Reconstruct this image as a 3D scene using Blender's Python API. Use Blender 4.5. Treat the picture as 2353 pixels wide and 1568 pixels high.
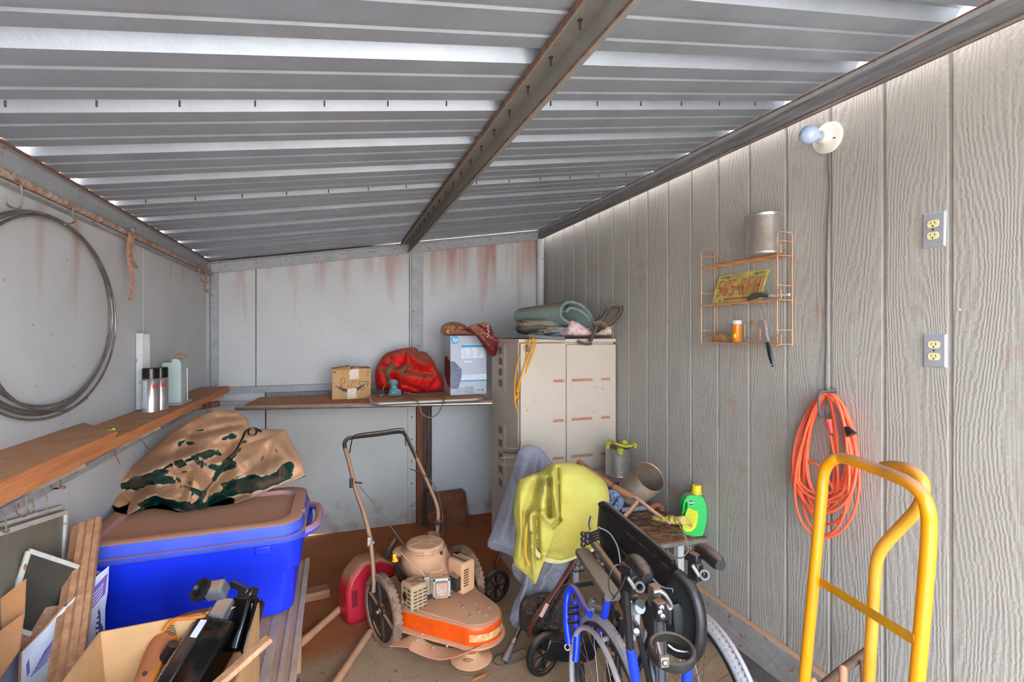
import bpy, bmesh, math, random
from mathutils import Vector, Matrix, noise
random.seed(7)
for _o in list(bpy.data.objects): bpy.data.objects.remove(_o, do_unlink=True)
SC = bpy.context.scene
COL = SC.collection
PI = math.pi

# ---------------------------------------------------------------- camera
FPX = 1130.0; CXP = 1176.5; HYP = 766.0; TH = math.atan(406/FPX); EYE = 1.63
cam_data = bpy.data.cameras.new('camera'); cam = bpy.data.objects.new('camera', cam_data); COL.objects.link(cam)
cam_data.sensor_width = 36.0; cam_data.sensor_fit = 'HORIZONTAL'; cam_data.lens = 36.0*FPX/2353
cam_data.shift_y = -(784-HYP)/2353; cam_data.clip_start = 0.02
cam.location = (0, 0, EYE); cam.rotation_euler = (PI/2, 0, -TH)
SC.camera = cam
# ---------------------------------------------------------------- light
world = bpy.data.worlds.new('sky'); SC.world = world; world.use_nodes = True
wn = world.node_tree.nodes; wl = world.node_tree.links; wn.clear()
wo = wn.new('ShaderNodeOutputWorld'); wb = wn.new('ShaderNodeBackground')
sky = wn.new('ShaderNodeTexSky'); sky.sky_type = 'NISHITA'; sky.sun_disc = False
sky.sun_elevation = math.radians(52); sky.sun_rotation = math.radians(-20); sky.air_density = 1.0; sky.dust_density = 4.0; sky.ozone_density = 1.0
mixw = wn.new('ShaderNodeMixRGB'); mixw.inputs[0].default_value = 0.55; mixw.inputs[2].default_value = (4.75, 5.3, 6.1, 1)
wl.new(sky.outputs[0], mixw.inputs[1]); wl.new(mixw.outputs[0], wb.inputs[0]); wb.inputs[1].default_value = 0.42
wl.new(wb.outputs[0], wo.inputs[0])
sun_d = bpy.data.lights.new('sun', 'SUN'); sun_d.energy = 4.0; sun_d.angle = math.radians(0.6); sun_d.color = (1, .95, .87)
sun = bpy.data.objects.new('sun', sun_d); COL.objects.link(sun)
sun.rotation_euler = (math.radians(-40), 0, math.radians(-8))     # high, from beyond the back wall
SC.view_settings.view_transform = 'Standard'; SC.view_settings.look = 'None'
SC.view_settings.gamma = 1.0; SC.view_settings.use_curve_mapping = False
SC.view_settings.exposure = 2.72

# ---------------------------------------------------------------- helpers
_s, _c = math.sin(TH), math.cos(TH)
def ray(px, py):
    u = (px-CXP)/FPX; v = (HYP-py)/FPX
    return Vector((_s+u*_c, _c-u*_s, v))
def at(px, py, X=None, Y=None, Z=None, d=None):
    r = ray(px, py)
    if d is not None: t = d
    elif X is not None: t = X/r[0]
    elif Y is not None: t = Y/r[1]
    else: t = (Z-EYE)/r[2]
    return Vector((r[0]*t, r[1]*t, EYE+r[2]*t))
def V(*a): return Vector(a)
def basis(ax):
    ax = Vector(ax).normalized()
    h = Vector((0, 0, 1)) if abs(ax.z) < .9 else Vector((1, 0, 0))
    u = h.cross(ax).normalized(); v = ax.cross(u).normalized()
    return u, v, ax
def rotz(a): return Matrix.Rotation(a, 3, 'Z')
def spline(pts, k=6, closed=False):
    P = [Vector(p) for p in pts]; n = len(P); out = []
    rng = n if closed else n-1
    for i in range(rng):
        p1, p2 = P[i], P[(i+1) % n]
        p0 = P[(i-1) % n] if (closed or i > 0) else p1*2-p2
        p3 = P[(i+2) % n] if (closed or i+2 < n) else p2*2-p1
        for j in range(k):
            t = j/k
            out.append(0.5*((2*p1)+(p2-p0)*t+(2*p0-5*p1+4*p2-p3)*t*t+(3*p1-p0-3*p2+p3)*t**3))
    if not closed: out.append(P[-1])
    return out
class MB:
    def __init__(s, M=None):
        s.v = []; s.f = []; s.M = M or Matrix.Identity(4); s.mi = []; s.cur = 0
    def add(s, vs, fs):
        b = len(s.v); s.v += [s.M @ Vector(v) for v in vs]
        s.f += [tuple(b+i for i in f) for f in fs]; s.mi += [s.cur]*len(fs); return s
    def box(s, c, size, R=None):
        c = Vector(c); hx, hy, hz = size[0]/2, size[1]/2, size[2]/2
        vs = [Vector((x, y, z)) for x in (-hx, hx) for y in (-hy, hy) for z in (-hz, hz)]
        if R is not None: vs = [R @ v for v in vs]
        return s.add([v+c for v in vs], [(0, 1, 3, 2), (4, 6, 7, 5), (0, 4, 5, 1), (2, 3, 7, 6), (0, 2, 6, 4), (1, 5, 7, 3)])
    def hexa(s, b4, t4):     # bottom four and top four corners, both counter-clockwise
        return s.add(list(b4)+list(t4), [(3, 2, 1, 0), (4, 5, 6, 7), (0, 1, 5, 4), (1, 2, 6, 5), (2, 3, 7, 6), (3, 0, 4, 7)])
    def bar(s, p0, p1, w, h, up=(0, 0, 1)):
        p0, p1 = Vector(p0), Vector(p1); a = (p1-p0).normalized(); u = Vector(up).cross(a)
        if u.length < 1e-4: u = Vector((1, 0, 0)).cross(a)
        u.normalize(); v = a.cross(u)
        u = u*w/2; v = v*h/2
        return s.hexa([p0-u-v, p0+u-v, p0+u+v, p0-u+v], [p1-u-v, p1+u-v, p1+u+v, p1-u+v])
    def lathe(s, base, axis, prof, n=24, sx=1, sy=1):
        u, v, w = basis(axis); base = Vector(base); vs = []; fs = []
        for r, h in prof:
            for i in range(n):
                a = 2*PI*i/n; vs.append(base+w*h+u*(r*sx*math.cos(a))+v*(r*sy*math.sin(a)))
        for k in range(len(prof)-1):
            for i in range(n):
                j = (i+1) % n; fs.append((k*n+i, k*n+j, (k+1)*n+j, (k+1)*n+i))
        closed = tuple(prof[0]) == tuple(prof[-1]) and len(prof) > 2
        if prof[0][0] > 1e-5 and not closed: fs.append(tuple(reversed(range(n))))
        if prof[-1][0] > 1e-5 and not closed: fs.append(tuple(range((len(prof)-1)*n, len(prof)*n)))
        return s.add(vs, fs)
    def cyl(s, p0, p1, r, r2=None, n=16):
        p0, p1 = Vector(p0), Vector(p1); L = (p1-p0).length
        return s.lathe(p0, p1-p0, [(r, 0), (r if r2 is None else r2, L)], n)
    def tube(s, pts, r, n=10, closed=False, k=0, flat=1.0, up=None):
        P = spline(pts, k, closed) if k else [Vector(p) for p in pts]
        m = len(P); vs = []; fs = []
        T = []
        for i in range(m):
            a = P[(i-1) % m] if (closed or i > 0) else P[i]; b = P[(i+1) % m] if (closed or i < m-1) else P[i]
            t = (b-a); T.append(t.normalized() if t.length > 1e-9 else Vector((0, 0, 1)))
        u = basis(T[0])[0] if up is None else Vector(up)
        for i in range(m):
            u = (u-T[i]*u.dot(T[i]))
            u = u.normalized() if u.length > 1e-6 else basis(T[i])[0]
            v = T[i].cross(u)
            rr = r(i/(m-1)) if callable(r) else r
            for q in range(n):
                a = 2*PI*q/n; vs.append(P[i]+u*(rr*math.cos(a))+v*(rr*flat*math.sin(a)))
        for i in range(m if closed else m-1):
            for q in range(n):
                a0 = i*n+q; a1 = i*n+(q+1) % n; b0 = ((i+1) % m)*n+q; b1 = ((i+1) % m)*n+(q+1) % n
                fs.append((a0, a1, b1, b0))
        if not closed:
            fs.append(tuple(reversed(range(n)))); fs.append(tuple(range((m-1)*n, m*n)))
        return s.add(vs, fs)
    def torus(s, c, axis, R, r, n=40, m=10, sq=1.0):
        u, v, w = basis(axis); c = Vector(c); vs = []; fs = []
        for i in range(n):
            a = 2*PI*i/n; d = u*math.cos(a)+v*math.sin(a)
            for j in range(m):
                b = 2*PI*j/m; vs.append(c+d*(R+r*math.cos(b))+w*(r*sq*math.sin(b)))
        for i in range(n):
            for j in range(m):
                fs.append((i*m+j, ((i+1) % n)*m+j, ((i+1) % n)*m+(j+1) % m, i*m+(j+1) % m))
        return s.add(vs, fs)
    def ball(s, c, r, n=16, m=10, R=None):
        if not hasattr(r, '__len__'): r = (r, r, r)
        c = Vector(c); vs = []; fs = []
        for i in range(m+1):
            p = PI*i/m
            for j in range(n):
                a = 2*PI*j/n; q = Vector((r[0]*math.sin(p)*math.cos(a), r[1]*math.sin(p)*math.sin(a), r[2]*math.cos(p)))
                vs.append(c+(R @ q if R is not None else q))
        for i in range(m):
            for j in range(n): fs.append((i*n+j, (i+1)*n+j, (i+1)*n+(j+1) % n, i*n+(j+1) % n))
        return s.add(vs, fs)
    def prism(s, pts, o, u, v, w):      # 2-D outline on u,v at o, pushed by vector w
        o, u, v, w = map(Vector, (o, u, v, w)); n = len(pts)
        a = [o+u*p[0]+v*p[1] for p in pts]
        fs = [tuple(range(n)), tuple(reversed(range(n, 2*n)))]+[(i, i+n, (i+1) % n+n, (i+1) % n) for i in range(n)]
        return s.add(a+[p+w for p in a], fs)
    def grid(s, fn, nu, nv, thick=None):
        vs = [Vector(fn(i/nu, j/nv)) for i in range(nu+1) for j in range(nv+1)]
        fs = [(i*(nv+1)+j, (i+1)*(nv+1)+j, (i+1)*(nv+1)+j+1, i*(nv+1)+j+1) for i in range(nu) for j in range(nv)]
        if thick:
            n = len(vs); t = Vector(thick); vs += [q+t for q in vs]
            fs += [tuple(n+i for i in reversed(f)) for f in list(fs)]
            ed = [j for j in range(nv+1)]+[i*(nv+1)+nv for i in range(1, nu+1)]+[nu*(nv+1)+j for j in range(nv-1, -1, -1)]+[i*(nv+1) for i in range(nu-1, 0, -1)]
            for a, b in zip(ed, ed[1:]+ed[:1]): fs.append((b, a, a+n, b+n))
        return s.add(vs, fs)
    def build(s, name, mats, parent=None, smooth=35, bevel=0, seg=2, sub=0):
        me = bpy.data.meshes.new(name); off = Vector((0, 0, 0))
        q = parent
        while q is not None: off = off+q.location; q = q.parent
        me.from_pydata([v-off for v in s.v], [], s.f); me.update()
        if not isinstance(mats, (list, tuple)): mats = [mats]
        for m in mats: me.materials.append(m)
        for p, i in zip(me.polygons, s.mi): p.material_index = i
        bm = bmesh.new(); bm.from_mesh(me); bmesh.ops.recalc_face_normals(bm, faces=bm.faces)
        bm.to_mesh(me); bm.free()
        if smooth:
            for p in me.polygons: p.use_smooth = True
            if smooth < 180: me.set_sharp_from_angle(angle=math.radians(smooth))
        o = bpy.data.objects.new(name, me); COL.objects.link(o)
        if parent: o.parent = parent
        if bevel:
            b = o.modifiers.new('b', 'BEVEL'); b.width = bevel; b.segments = seg; b.limit_method = 'ANGLE'; b.angle_limit = math.radians(40); b.harden_normals = False
        if sub:
            b = o.modifiers.new('s', 'SUBSURF'); b.levels = sub; b.render_levels = sub
        return o
def tag(o, label, cat, group=None, kind=None):
    o['label'] = label; o['category'] = cat
    if group: o['group'] = group
    if kind: o['kind'] = kind
    return o
def thing(name, loc, label, cat, group=None):
    o = bpy.data.objects.new(name, None); COL.objects.link(o); o.location = loc; o.empty_display_size = .05
    return tag(o, label, cat, group)
def struct(o): o['kind'] = 'structure'; return o
def lab(o, t): o['label'] = t; return o
def text_mesh(txt, size, depth=.0006, bold=0.0, shear=0):
    cu = bpy.data.curves.new('t', 'FONT'); cu.body = txt; cu.size = size; cu.extrude = depth; cu.offset = bold; cu.shear = shear
    cu.align_x = 'CENTER'; cu.align_y = 'CENTER'; cu.resolution_u = 3
    ob = bpy.data.objects.new('t', cu); COL.objects.link(ob)
    me = bpy.data.meshes.new_from_object(ob.evaluated_get(bpy.context.evaluated_depsgraph_get()))
    vs = [v.co.copy() for v in me.vertices]; fs = [tuple(p.vertices) for p in me.polygons]
    bpy.data.objects.remove(ob, do_unlink=True); bpy.data.meshes.remove(me); bpy.data.curves.remove(cu)
    return vs, fs
def add_text(mb, txt, size, o, u, v, **k):
    vs, fs = text_mesh(txt, size, **k); u = Vector(u).normalized(); v = Vector(v).normalized(); w = u.cross(v); o = Vector(o)
    mb.add([o+u*p.x+v*p.y+w*p.z for p in vs], fs); return mb

# ---------------------------------------------------------------- materials
def lin(c):
    return tuple(((x/255)/12.92 if x/255 <= .04045 else ((x/255+.055)/1.055)**2.4) for x in c)+(1,)
DUST = (206, 152, 112)
def mat(name, rgb, rough=.6, metal=0, var=.12, vs=9, rgb2=None, bump=0, bs=60, dust=0, dlo=.35, dhi=.8, dcol=DUST, stretch=None, spec=.5, alpha=1, trans=0, fleck=0, dna=.5, dns=14):
    m = bpy.data.materials.new(name); m.use_nodes = True; nt = m.node_tree; N = nt.nodes; L = nt.links
    b = N['Principled BSDF']; b.inputs['Roughness'].default_value = rough; b.inputs['Metallic'].default_value = metal
    b.inputs['Specular IOR Level'].default_value = spec
    if trans: b.inputs['Transmission Weight'].default_value = trans
    if alpha < 1: b.inputs['Alpha'].default_value = alpha
    geo = N.new('ShaderNodeNewGeometry'); pos = geo.outputs['Position']
    if stretch:
        mp = N.new('ShaderNodeVectorMath'); mp.operation = 'MULTIPLY'; mp.inputs[1].default_value = stretch; L.new(pos, mp.inputs[0]); pos = mp.outputs[0]
    n1 = N.new('ShaderNodeTexNoise'); n1.inputs['Scale'].default_value = vs; n1.inputs['Detail'].default_value = 6; n1.inputs['Roughness'].default_value = .65; L.new(pos, n1.inputs['Vector'])
    c1 = lin(rgb); c2 = lin(rgb2) if rgb2 else tuple(x*(1-var*2.2) for x in c1[:3])+(1,)
    mr = N.new('ShaderNodeMapRange'); mr.inputs[1].default_value = .35; mr.inputs[2].default_value = .68; L.new(n1.outputs[0], mr.inputs[0])
    mx = N.new('ShaderNodeMixRGB'); mx.inputs[1].default_value = c1; mx.inputs[2].default_value = c2; L.new(mr.outputs[0], mx.inputs[0])
    out = mx.outputs[0]; rsock = None
    if fleck:
        nf = N.new('ShaderNodeTexNoise'); nf.inputs['Scale'].default_value = 28; nf.inputs['Detail'].default_value = 5; L.new(geo.outputs['Position'], nf.inputs['Vector'])
        mf = N.new('ShaderNodeMapRange'); mf.inputs[1].default_value = .66-fleck*.1; mf.inputs[2].default_value = .74-fleck*.1; L.new(nf.outputs[0], mf.inputs[0])
        xf = N.new('ShaderNodeMixRGB'); L.new(mf.outputs[0], xf.inputs[0]); L.new(out, xf.inputs[1]); xf.inputs[2].default_value = lin((150, 96, 66)); out = xf.outputs[0]
    if dust:
        sx = N.new('ShaderNodeSeparateXYZ'); L.new(geo.outputs['Normal'], sx.inputs[0])
        n2 = N.new('ShaderNodeTexNoise'); n2.inputs['Scale'].default_value = dns; n2.inputs['Detail'].default_value = 5; L.new(geo.outputs['Position'], n2.inputs['Vector'])
        ad = N.new('ShaderNodeMath'); ad.operation = 'MULTIPLY_ADD'; ad.inputs[1].default_value = dna; L.new(n2.outputs[0], ad.inputs[0])
        sb = N.new('ShaderNodeMath'); sb.operation = 'SUBTRACT'; sb.inputs[1].default_value = dna/2; L.new(sx.outputs[2], sb.inputs[0]); L.new(sb.outputs[0], ad.inputs[2])
        md = N.new('ShaderNodeMapRange'); md.inputs[1].default_value = dlo; md.inputs[2].default_value = dhi; md.inputs[4].default_value = dust; L.new(ad.outputs[0], md.inputs[0])
        xd = N.new('ShaderNodeMixRGB'); L.new(md.outputs[0], xd.inputs[0]); L.new(out, xd.inputs[1]); xd.inputs[2].default_value = lin(dcol); out = xd.outputs[0]
        rr = N.new('ShaderNodeMapRange'); rr.inputs[3].default_value = rough; rr.inputs[4].default_value = .95; L.new(md.outputs[0], rr.inputs[0]); L.new(rr.outputs[0], b.inputs['Roughness'])
        if metal:
            rm = N.new('ShaderNodeMapRange'); rm.inputs[3].default_value = metal; rm.inputs[4].default_value = 0; L.new(md.outputs[0], rm.inputs[0]); L.new(rm.outputs[0], b.inputs['Metallic'])
    L.new(out, b.inputs['Base Color'])
    if bump:
        n3 = N.new('ShaderNodeTexNoise'); n3.inputs['Scale'].default_value = bs; n3.inputs['Detail'].default_value = 4; L.new(pos, n3.inputs['Vector'])
        bp = N.new('ShaderNodeBump'); bp.inputs['Strength'].default_value = bump; bp.inputs['Distance'].default_value = .01; L.new(n3.outputs[0], bp.inputs['Height']); L.new(bp.outputs[0], b.inputs['Normal'])
    return m
def wood(name, rgb, rgb2, stretch=(3, 30, 30), rough=.7, **k):
    return mat(name, rgb, rough, rgb2=rgb2, stretch=stretch, vs=1.6, bump=.25, bs=3, **k)
# ================================================================ the setting
XL, XR, YB, YF = -0.905, 1.857, 4.27, -0.85  # YF: unseen front end lengthened so roof and walls dim the near surfaces
Z0, SL = 2.168, 0.158
def roofz(x): return Z0+(x-XL)*SL

def siding_material():
    m = bpy.data.materials.new('embossed_siding'); m.use_nodes = True; nt = m.node_tree; N = nt.nodes; L = nt.links
    b = N['Principled BSDF']; b.inputs['Roughness'].default_value = .62; b.inputs['Specular IOR Level'].default_value = .35
    geo = N.new('ShaderNodeNewGeometry'); sp = N.new('ShaderNodeSeparateXYZ'); L.new(geo.outputs['Position'], sp.inputs[0])
    def M(op, a, bb=None, c=None):
        n = N.new('ShaderNodeMath'); n.operation = op
        for i, q in enumerate((a, bb, c)):
            if q is None: continue
            if isinstance(q, (int, float)): n.inputs[i].default_value = q
            else: L.new(q, n.inputs[i])
        return n.outputs[0]
    y = sp.outputs[1]; z = sp.outputs[2]
    pl = M('FLOOR', M('DIVIDE', M('SUBTRACT', y, 1.012), .2032))
    wn_ = N.new('ShaderNodeTexWhiteNoise'); wn_.noise_dimensions = '1D'; L.new(pl, wn_.inputs['W'])
    zz = M('ADD', M('MULTIPLY', z, .16), M('MULTIPLY', wn_.outputs[0], 9.0))
    cv = N.new('ShaderNodeCombineXYZ'); L.new(y, cv.inputs[0]); L.new(zz, cv.inputs[1])
    n0 = N.new('ShaderNodeTexNoise'); n0.inputs['Scale'].default_value = 5.5; n0.inputs['Detail'].default_value = 1.2; L.new(cv.outputs[0], n0.inputs['Vector'])
    cv2 = N.new('ShaderNodeCombineXYZ'); L.new(y, cv2.inputs[0]); L.new(M('MULTIPLY', zz, 12), cv2.inputs[1])
    n1 = N.new('ShaderNodeTexNoise'); n1.inputs['Scale'].default_value = 30; n1.inputs['Detail'].default_value = 3; L.new(cv2.outputs[0], n1.inputs['Vector'])
    ph = M('ADD', M('MULTIPLY', n0.outputs[0], 130), M('ADD', M('MULTIPLY', y, 420), M('MULTIPLY', n1.outputs[0], 7)))
    ring = M('SINE', ph)
    cv3 = N.new('ShaderNodeCombineXYZ'); L.new(M('MULTIPLY', y, 150), cv3.inputs[0]); L.new(M('MULTIPLY', zz, 40), cv3.inputs[1])
    n2 = N.new('ShaderNodeTexNoise'); n2.inputs['Scale'].default_value = 1; n2.inputs['Detail'].default_value = 3; L.new(cv3.outputs[0], n2.inputs['Vector'])
    hgt = M('ADD', M('MULTIPLY', ring, .35), M('MULTIPLY', n2.outputs[0], 1.5))
    bp = N.new('ShaderNodeBump'); bp.inputs['Strength'].default_value = .5; bp.inputs['Distance'].default_value = .0024; L.new(hgt, bp.inputs['Height']); L.new(bp.outputs[0], b.inputs['Normal'])
    n3 = N.new('ShaderNodeTexNoise'); n3.inputs['Scale'].default_value = 2.2; n3.inputs['Detail'].default_value = 7; L.new(geo.outputs['Position'], n3.inputs['Vector'])
    mx = N.new('ShaderNodeMixRGB'); mx.inputs[1].default_value = lin((180, 174, 164)); mx.inputs[2].default_value = lin((156, 151, 143)); L.new(n3.outputs[0], mx.inputs[0])
    # browner tone in the embossed valleys and rust-coloured dirt low down and in blotches
    vr = N.new('ShaderNodeMapRange'); vr.inputs[1].default_value = .1; vr.inputs[2].default_value = .7; vr.inputs[3].default_value = .35; vr.inputs[4].default_value = 0; L.new(hgt, vr.inputs[0])
    m2 = N.new('ShaderNodeMixRGB'); L.new(vr.outputs[0], m2.inputs[0]); L.new(mx.outputs[0], m2.inputs[1]); m2.inputs[2].default_value = lin((130, 112, 98))
    n4 = N.new('ShaderNodeTexNoise'); n4.inputs['Scale'].default_value = 5; n4.inputs['Detail'].default_value = 6; L.new(geo.outputs['Position'], n4.inputs['Vector'])
    r4 = N.new('ShaderNodeMapRange'); r4.inputs[1].default_value = .66; r4.inputs[2].default_value = .8; r4.inputs[4].default_value = .7; L.new(n4.outputs[0], r4.inputs[0])
    m3 = N.new('ShaderNodeMixRGB'); L.new(r4.outputs[0], m3.inputs[0]); L.new(m2.outputs[0], m3.inputs[1]); m3.inputs[2].default_value = lin((168, 126, 98))
    L.new(m3.outputs[0], b.inputs['Base Color'])
    return m
def panel_material(name, base=(210, 209, 208), streak=True):
    m = bpy.data.materials.new(name); m.use_nodes = True; nt = m.node_tree; N = nt.nodes; L = nt.links
    b = N['Principled BSDF']; b.inputs['Roughness'].default_value = .5; b.inputs['Specular IOR Level'].default_value = .4
    geo = N.new('ShaderNodeNewGeometry'); sp = N.new('ShaderNodeSeparateXYZ'); L.new(geo.outputs['Position'], sp.inputs[0])
    n1 = N.new('ShaderNodeTexNoise'); n1.inputs['Scale'].default_value = 2.5; n1.inputs['Detail'].default_value = 8; n1.inputs['Roughness'].default_value = .6; L.new(geo.outputs['Position'], n1.inputs['Vector'])
    mx = N.new('ShaderNodeMixRGB'); mx.inputs[1].default_value = lin(base); mx.inputs[2].default_value = lin(tuple(int(x*.86) for x in base)); L.new(n1.outputs[0], mx.inputs[0])
    # rust wash: noise stretched in z, stronger under the eaves rail
    st = N.new('ShaderNodeVectorMath'); st.operation = 'MULTIPLY'; st.inputs[1].default_value = (9, 9, .9); L.new(geo.outputs['Position'], st.inputs[0])
    n2 = N.new('ShaderNodeTexNoise'); n2.inputs['Scale'].default_value = 1; n2.inputs['Detail'].default_value = 3; L.new(st.outputs[0], n2.inputs['Vector'])
    hz = N.new('ShaderNodeMapRange'); hz.inputs[1].default_value = 1.55; hz.inputs[2].default_value = 2.35; hz.inputs[3].default_value = -.22; hz.inputs[4].default_value = .13; L.new(sp.outputs[2], hz.inputs[0])
    ad = N.new('ShaderNodeMath'); ad.operation = 'ADD'; L.new(n2.outputs[0], ad.inputs[0]); L.new(hz.outputs[0], ad.inputs[1])
    r2 = N.new('ShaderNodeMapRange'); r2.inputs[1].default_value = .52; r2.inputs[2].default_value = .8; r2.inputs[4].default_value = .75 if streak else .2; L.new(ad.outputs[0], r2.inputs[0])
    m2 = N.new('ShaderNodeMixRGB'); L.new(r2.outputs[0], m2.inputs[0]); L.new(mx.outputs[0], m2.inputs[1]); m2.inputs[2].default_value = lin((166, 112, 86))
    # splashed red dirt near the ground
    lo = N.new('ShaderNodeMapRange'); lo.inputs[1].default_value = .02; lo.inputs[2].default_value = .5; lo.inputs[3].default_value = .3; lo.inputs[4].default_value = 0; L.new(sp.outputs[2], lo.inputs[0])
    n3 = N.new('ShaderNodeTexNoise'); n3.inputs['Scale'].default_value = 7; n3.inputs['Detail'].default_value = 6; L.new(geo.outputs['Position'], n3.inputs['Vector'])
    ad2 = N.new('ShaderNodeMath'); ad2.operation = 'ADD'; L.new(n3.outputs[0], ad2.inputs[0]); L.new(lo.outputs[0], ad2.inputs[1])
    r3 = N.new('ShaderNodeMapRange'); r3.inputs[1].default_value = .74; r3.inputs[2].default_value = .95; r3.inputs[4].default_value = .6; L.new(ad2.outputs[0], r3.inputs[0])
    m3 = N.new('ShaderNodeMixRGB'); L.new(r3.outputs[0], m3.inputs[0]); L.new(m2.outputs[0], m3.inputs[1]); m3.inputs[2].default_value = lin((138, 100, 78))
    # small dark scuffs
    v = N.new('ShaderNodeTexVoronoi'); v.inputs['Scale'].default_value = 16; L.new(geo.outputs['Position'], v.inputs['Vector'])
    rv = N.new('ShaderNodeMapRange'); rv.inputs[1].default_value = .06; rv.inputs[2].default_value = .085; rv.inputs[3].default_value = .55; rv.inputs[4].default_value = 0; L.new(v.outputs[0], rv.inputs[0])
    m4 = N.new('ShaderNodeMixRGB'); L.new(rv.outputs[0], m4.inputs[0]); L.new(m3.outputs[0], m4.inputs[1]); m4.inputs[2].default_value = lin((110, 100, 92))
    L.new(m4.outputs[0], b.inputs['Base Color'])
    bp = N.new('ShaderNodeBump'); bp.inputs['Strength'].default_value = .15; bp.inputs['Distance'].default_value = .01; L.new(n1.outputs[0], bp.inputs['Height']); L.new(bp.outputs[0], b.inputs['Normal'])
    return m
def floor_material():
    m = bpy.data.materials.new('floor_ground'); m.use_nodes = True; nt = m.node_tree; N = nt.nodes; L = nt.links
    b = N['Principled BSDF']; b.inputs['Roughness'].default_value = .95; b.inputs['Specular IOR Level'].default_value = .15
    geo = N.new('ShaderNodeNewGeometry'); sp = N.new('ShaderNodeSeparateXYZ'); L.new(geo.outputs['Position'], sp.inputs[0])
    n1 = N.new('ShaderNodeTexNoise'); n1.inputs['Scale'].default_value = 60; n1.inputs['Detail'].default_value = 6; n1.inputs['Roughness'].default_value = .7; L.new(geo.outputs['Position'], n1.inputs['Vector'])
    n2 = N.new('ShaderNodeTexNoise'); n2.inputs['Scale'].default_value = 4; n2.inputs['Detail'].default_value = 6; L.new(geo.outputs['Position'], n2.inputs['Vector'])
    conc = N.new('ShaderNodeMixRGB'); conc.inputs[1].default_value = lin((156, 128, 98)); conc.inputs[2].default_value = lin((214, 180, 142)); L.new(n1.outputs[0], conc.inputs[0])
    c2 = N.new('ShaderNodeMixRGB'); c2.blend_type = 'MULTIPLY'; c2.inputs[0].default_value = .5; L.new(conc.outputs[0], c2.inputs[1])
    cr = N.new('ShaderNodeMapRange'); cr.inputs[1].default_value = .3; cr.inputs[2].default_value = .7; cr.inputs[3].default_value = .55; cr.inputs[4].default_value = 1.1; L.new(n2.outputs[0], cr.inputs[0]); L.new(cr.outputs[0], c2.inputs[2])
    dirt = N.new('ShaderNodeMixRGB'); dirt.inputs[1].default_value = lin((160, 92, 54)); dirt.inputs[2].default_value = lin((190, 120, 78)); L.new(n2.outputs[0], dirt.inputs[0])
    # red soil drifts in from the back; edge runs from front-left to back-right
    e = N.new('ShaderNodeMath'); e.operation = 'MULTIPLY_ADD'; e.inputs[1].default_value = -.40; L.new(sp.outputs[0], e.inputs[0]); L.new(sp.outputs[1], e.inputs[2])
    e2 = N.new('ShaderNodeMath'); e2.operation = 'MULTIPLY_ADD'; e2.inputs[1].default_value = .35; L.new(n2.outputs[0], e2.inputs[0]); L.new(e.outputs[0], e2.inputs[2])
    er = N.new('ShaderNodeMapRange'); er.inputs[1].default_value = 2.78; er.inputs[2].default_value = 2.92; L.new(e2.outputs[0], er.inputs[0])
    mm = N.new('ShaderNodeMixRGB'); L.new(er.outputs[0], mm.inputs[0]); L.new(c2.outputs[0], mm.inputs[1]); L.new(dirt.outputs[0], mm.inputs[2])
    L.new(mm.outputs[0], b.inputs['Base Color'])
    bp = N.new('ShaderNodeBump'); bp.inputs['Strength'].default_value = .8; bp.inputs['Distance'].default_value = .006; L.new(n1.outputs[0], bp.inputs['Height']); L.new(bp.outputs[0], b.inputs['Normal'])
    return m
def galv_material():
    m = mat('galvanised_roof_sheet', (178, 187, 198), .46, metal=.6, var=.07, vs=5, bump=.06, bs=90)
    return m
M_SIDING = siding_material(); M_PANEL = panel_material('painted_steel_panel'); M_DOORP = panel_material('pale_painted_door', (206, 203, 194), False)
M_FLOOR = floor_material(); M_GALV = galv_material()
M_TRIM = mat('grey_painted_steel_trim', (168, 170, 172), .5, var=.1, vs=12, dust=.7, dlo=.5, dhi=.9, fleck=.4)
M_BEAM = mat('weathered_beam', (142, 141, 142), .6, var=.25, vs=1.6, stretch=(40, 3, 40), dust=.2, fleck=.05)
M_BEAM2 = mat('dusty_steel_channel', (142, 140, 134), .6, var=.1, vs=10, fleck=.1)
M_RUST = mat('rusty_edge', (134, 98, 78), .85, var=.3, vs=30)
M_DUSTY = mat('dust_layer', (176, 118, 82), .95, var=.12, vs=20, bump=.3, bs=90)
M_REDWOOD = mat('red_brown_wood', (142, 84, 54), .8, var=.3, vs=3, stretch=(20, 20, 1.5))
M_DARKWOOD = mat('old_dark_wood', (96, 74, 64), .85, var=.35, vs=3, stretch=(20, 20, 1.5))
M_SCREW = mat('dark_screw', (84, 76, 70), .5, metal=.6)
M_WHITEP = mat('chalky_white_paint', (204, 203, 200), .6, var=.08, dust=.5, fleck=.3)

# floor slab and ground outside
mb = MB(); mb.box(((XL+XR)/2, (YF+YB)/2+.2, -.06), (XR-XL+.6, YB-YF+.8, .12)); struct(mb.build('floor', M_FLOOR, smooth=0))
M_GROUND = mat('outside_ground', (176, 168, 158), .95, var=.15, vs=3, bump=.3, bs=20)
mb = MB(); mb.box((0, 0, -.11), (60, 60, .1)); struct(mb.build('floor_outside', M_GROUND, smooth=0))

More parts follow.
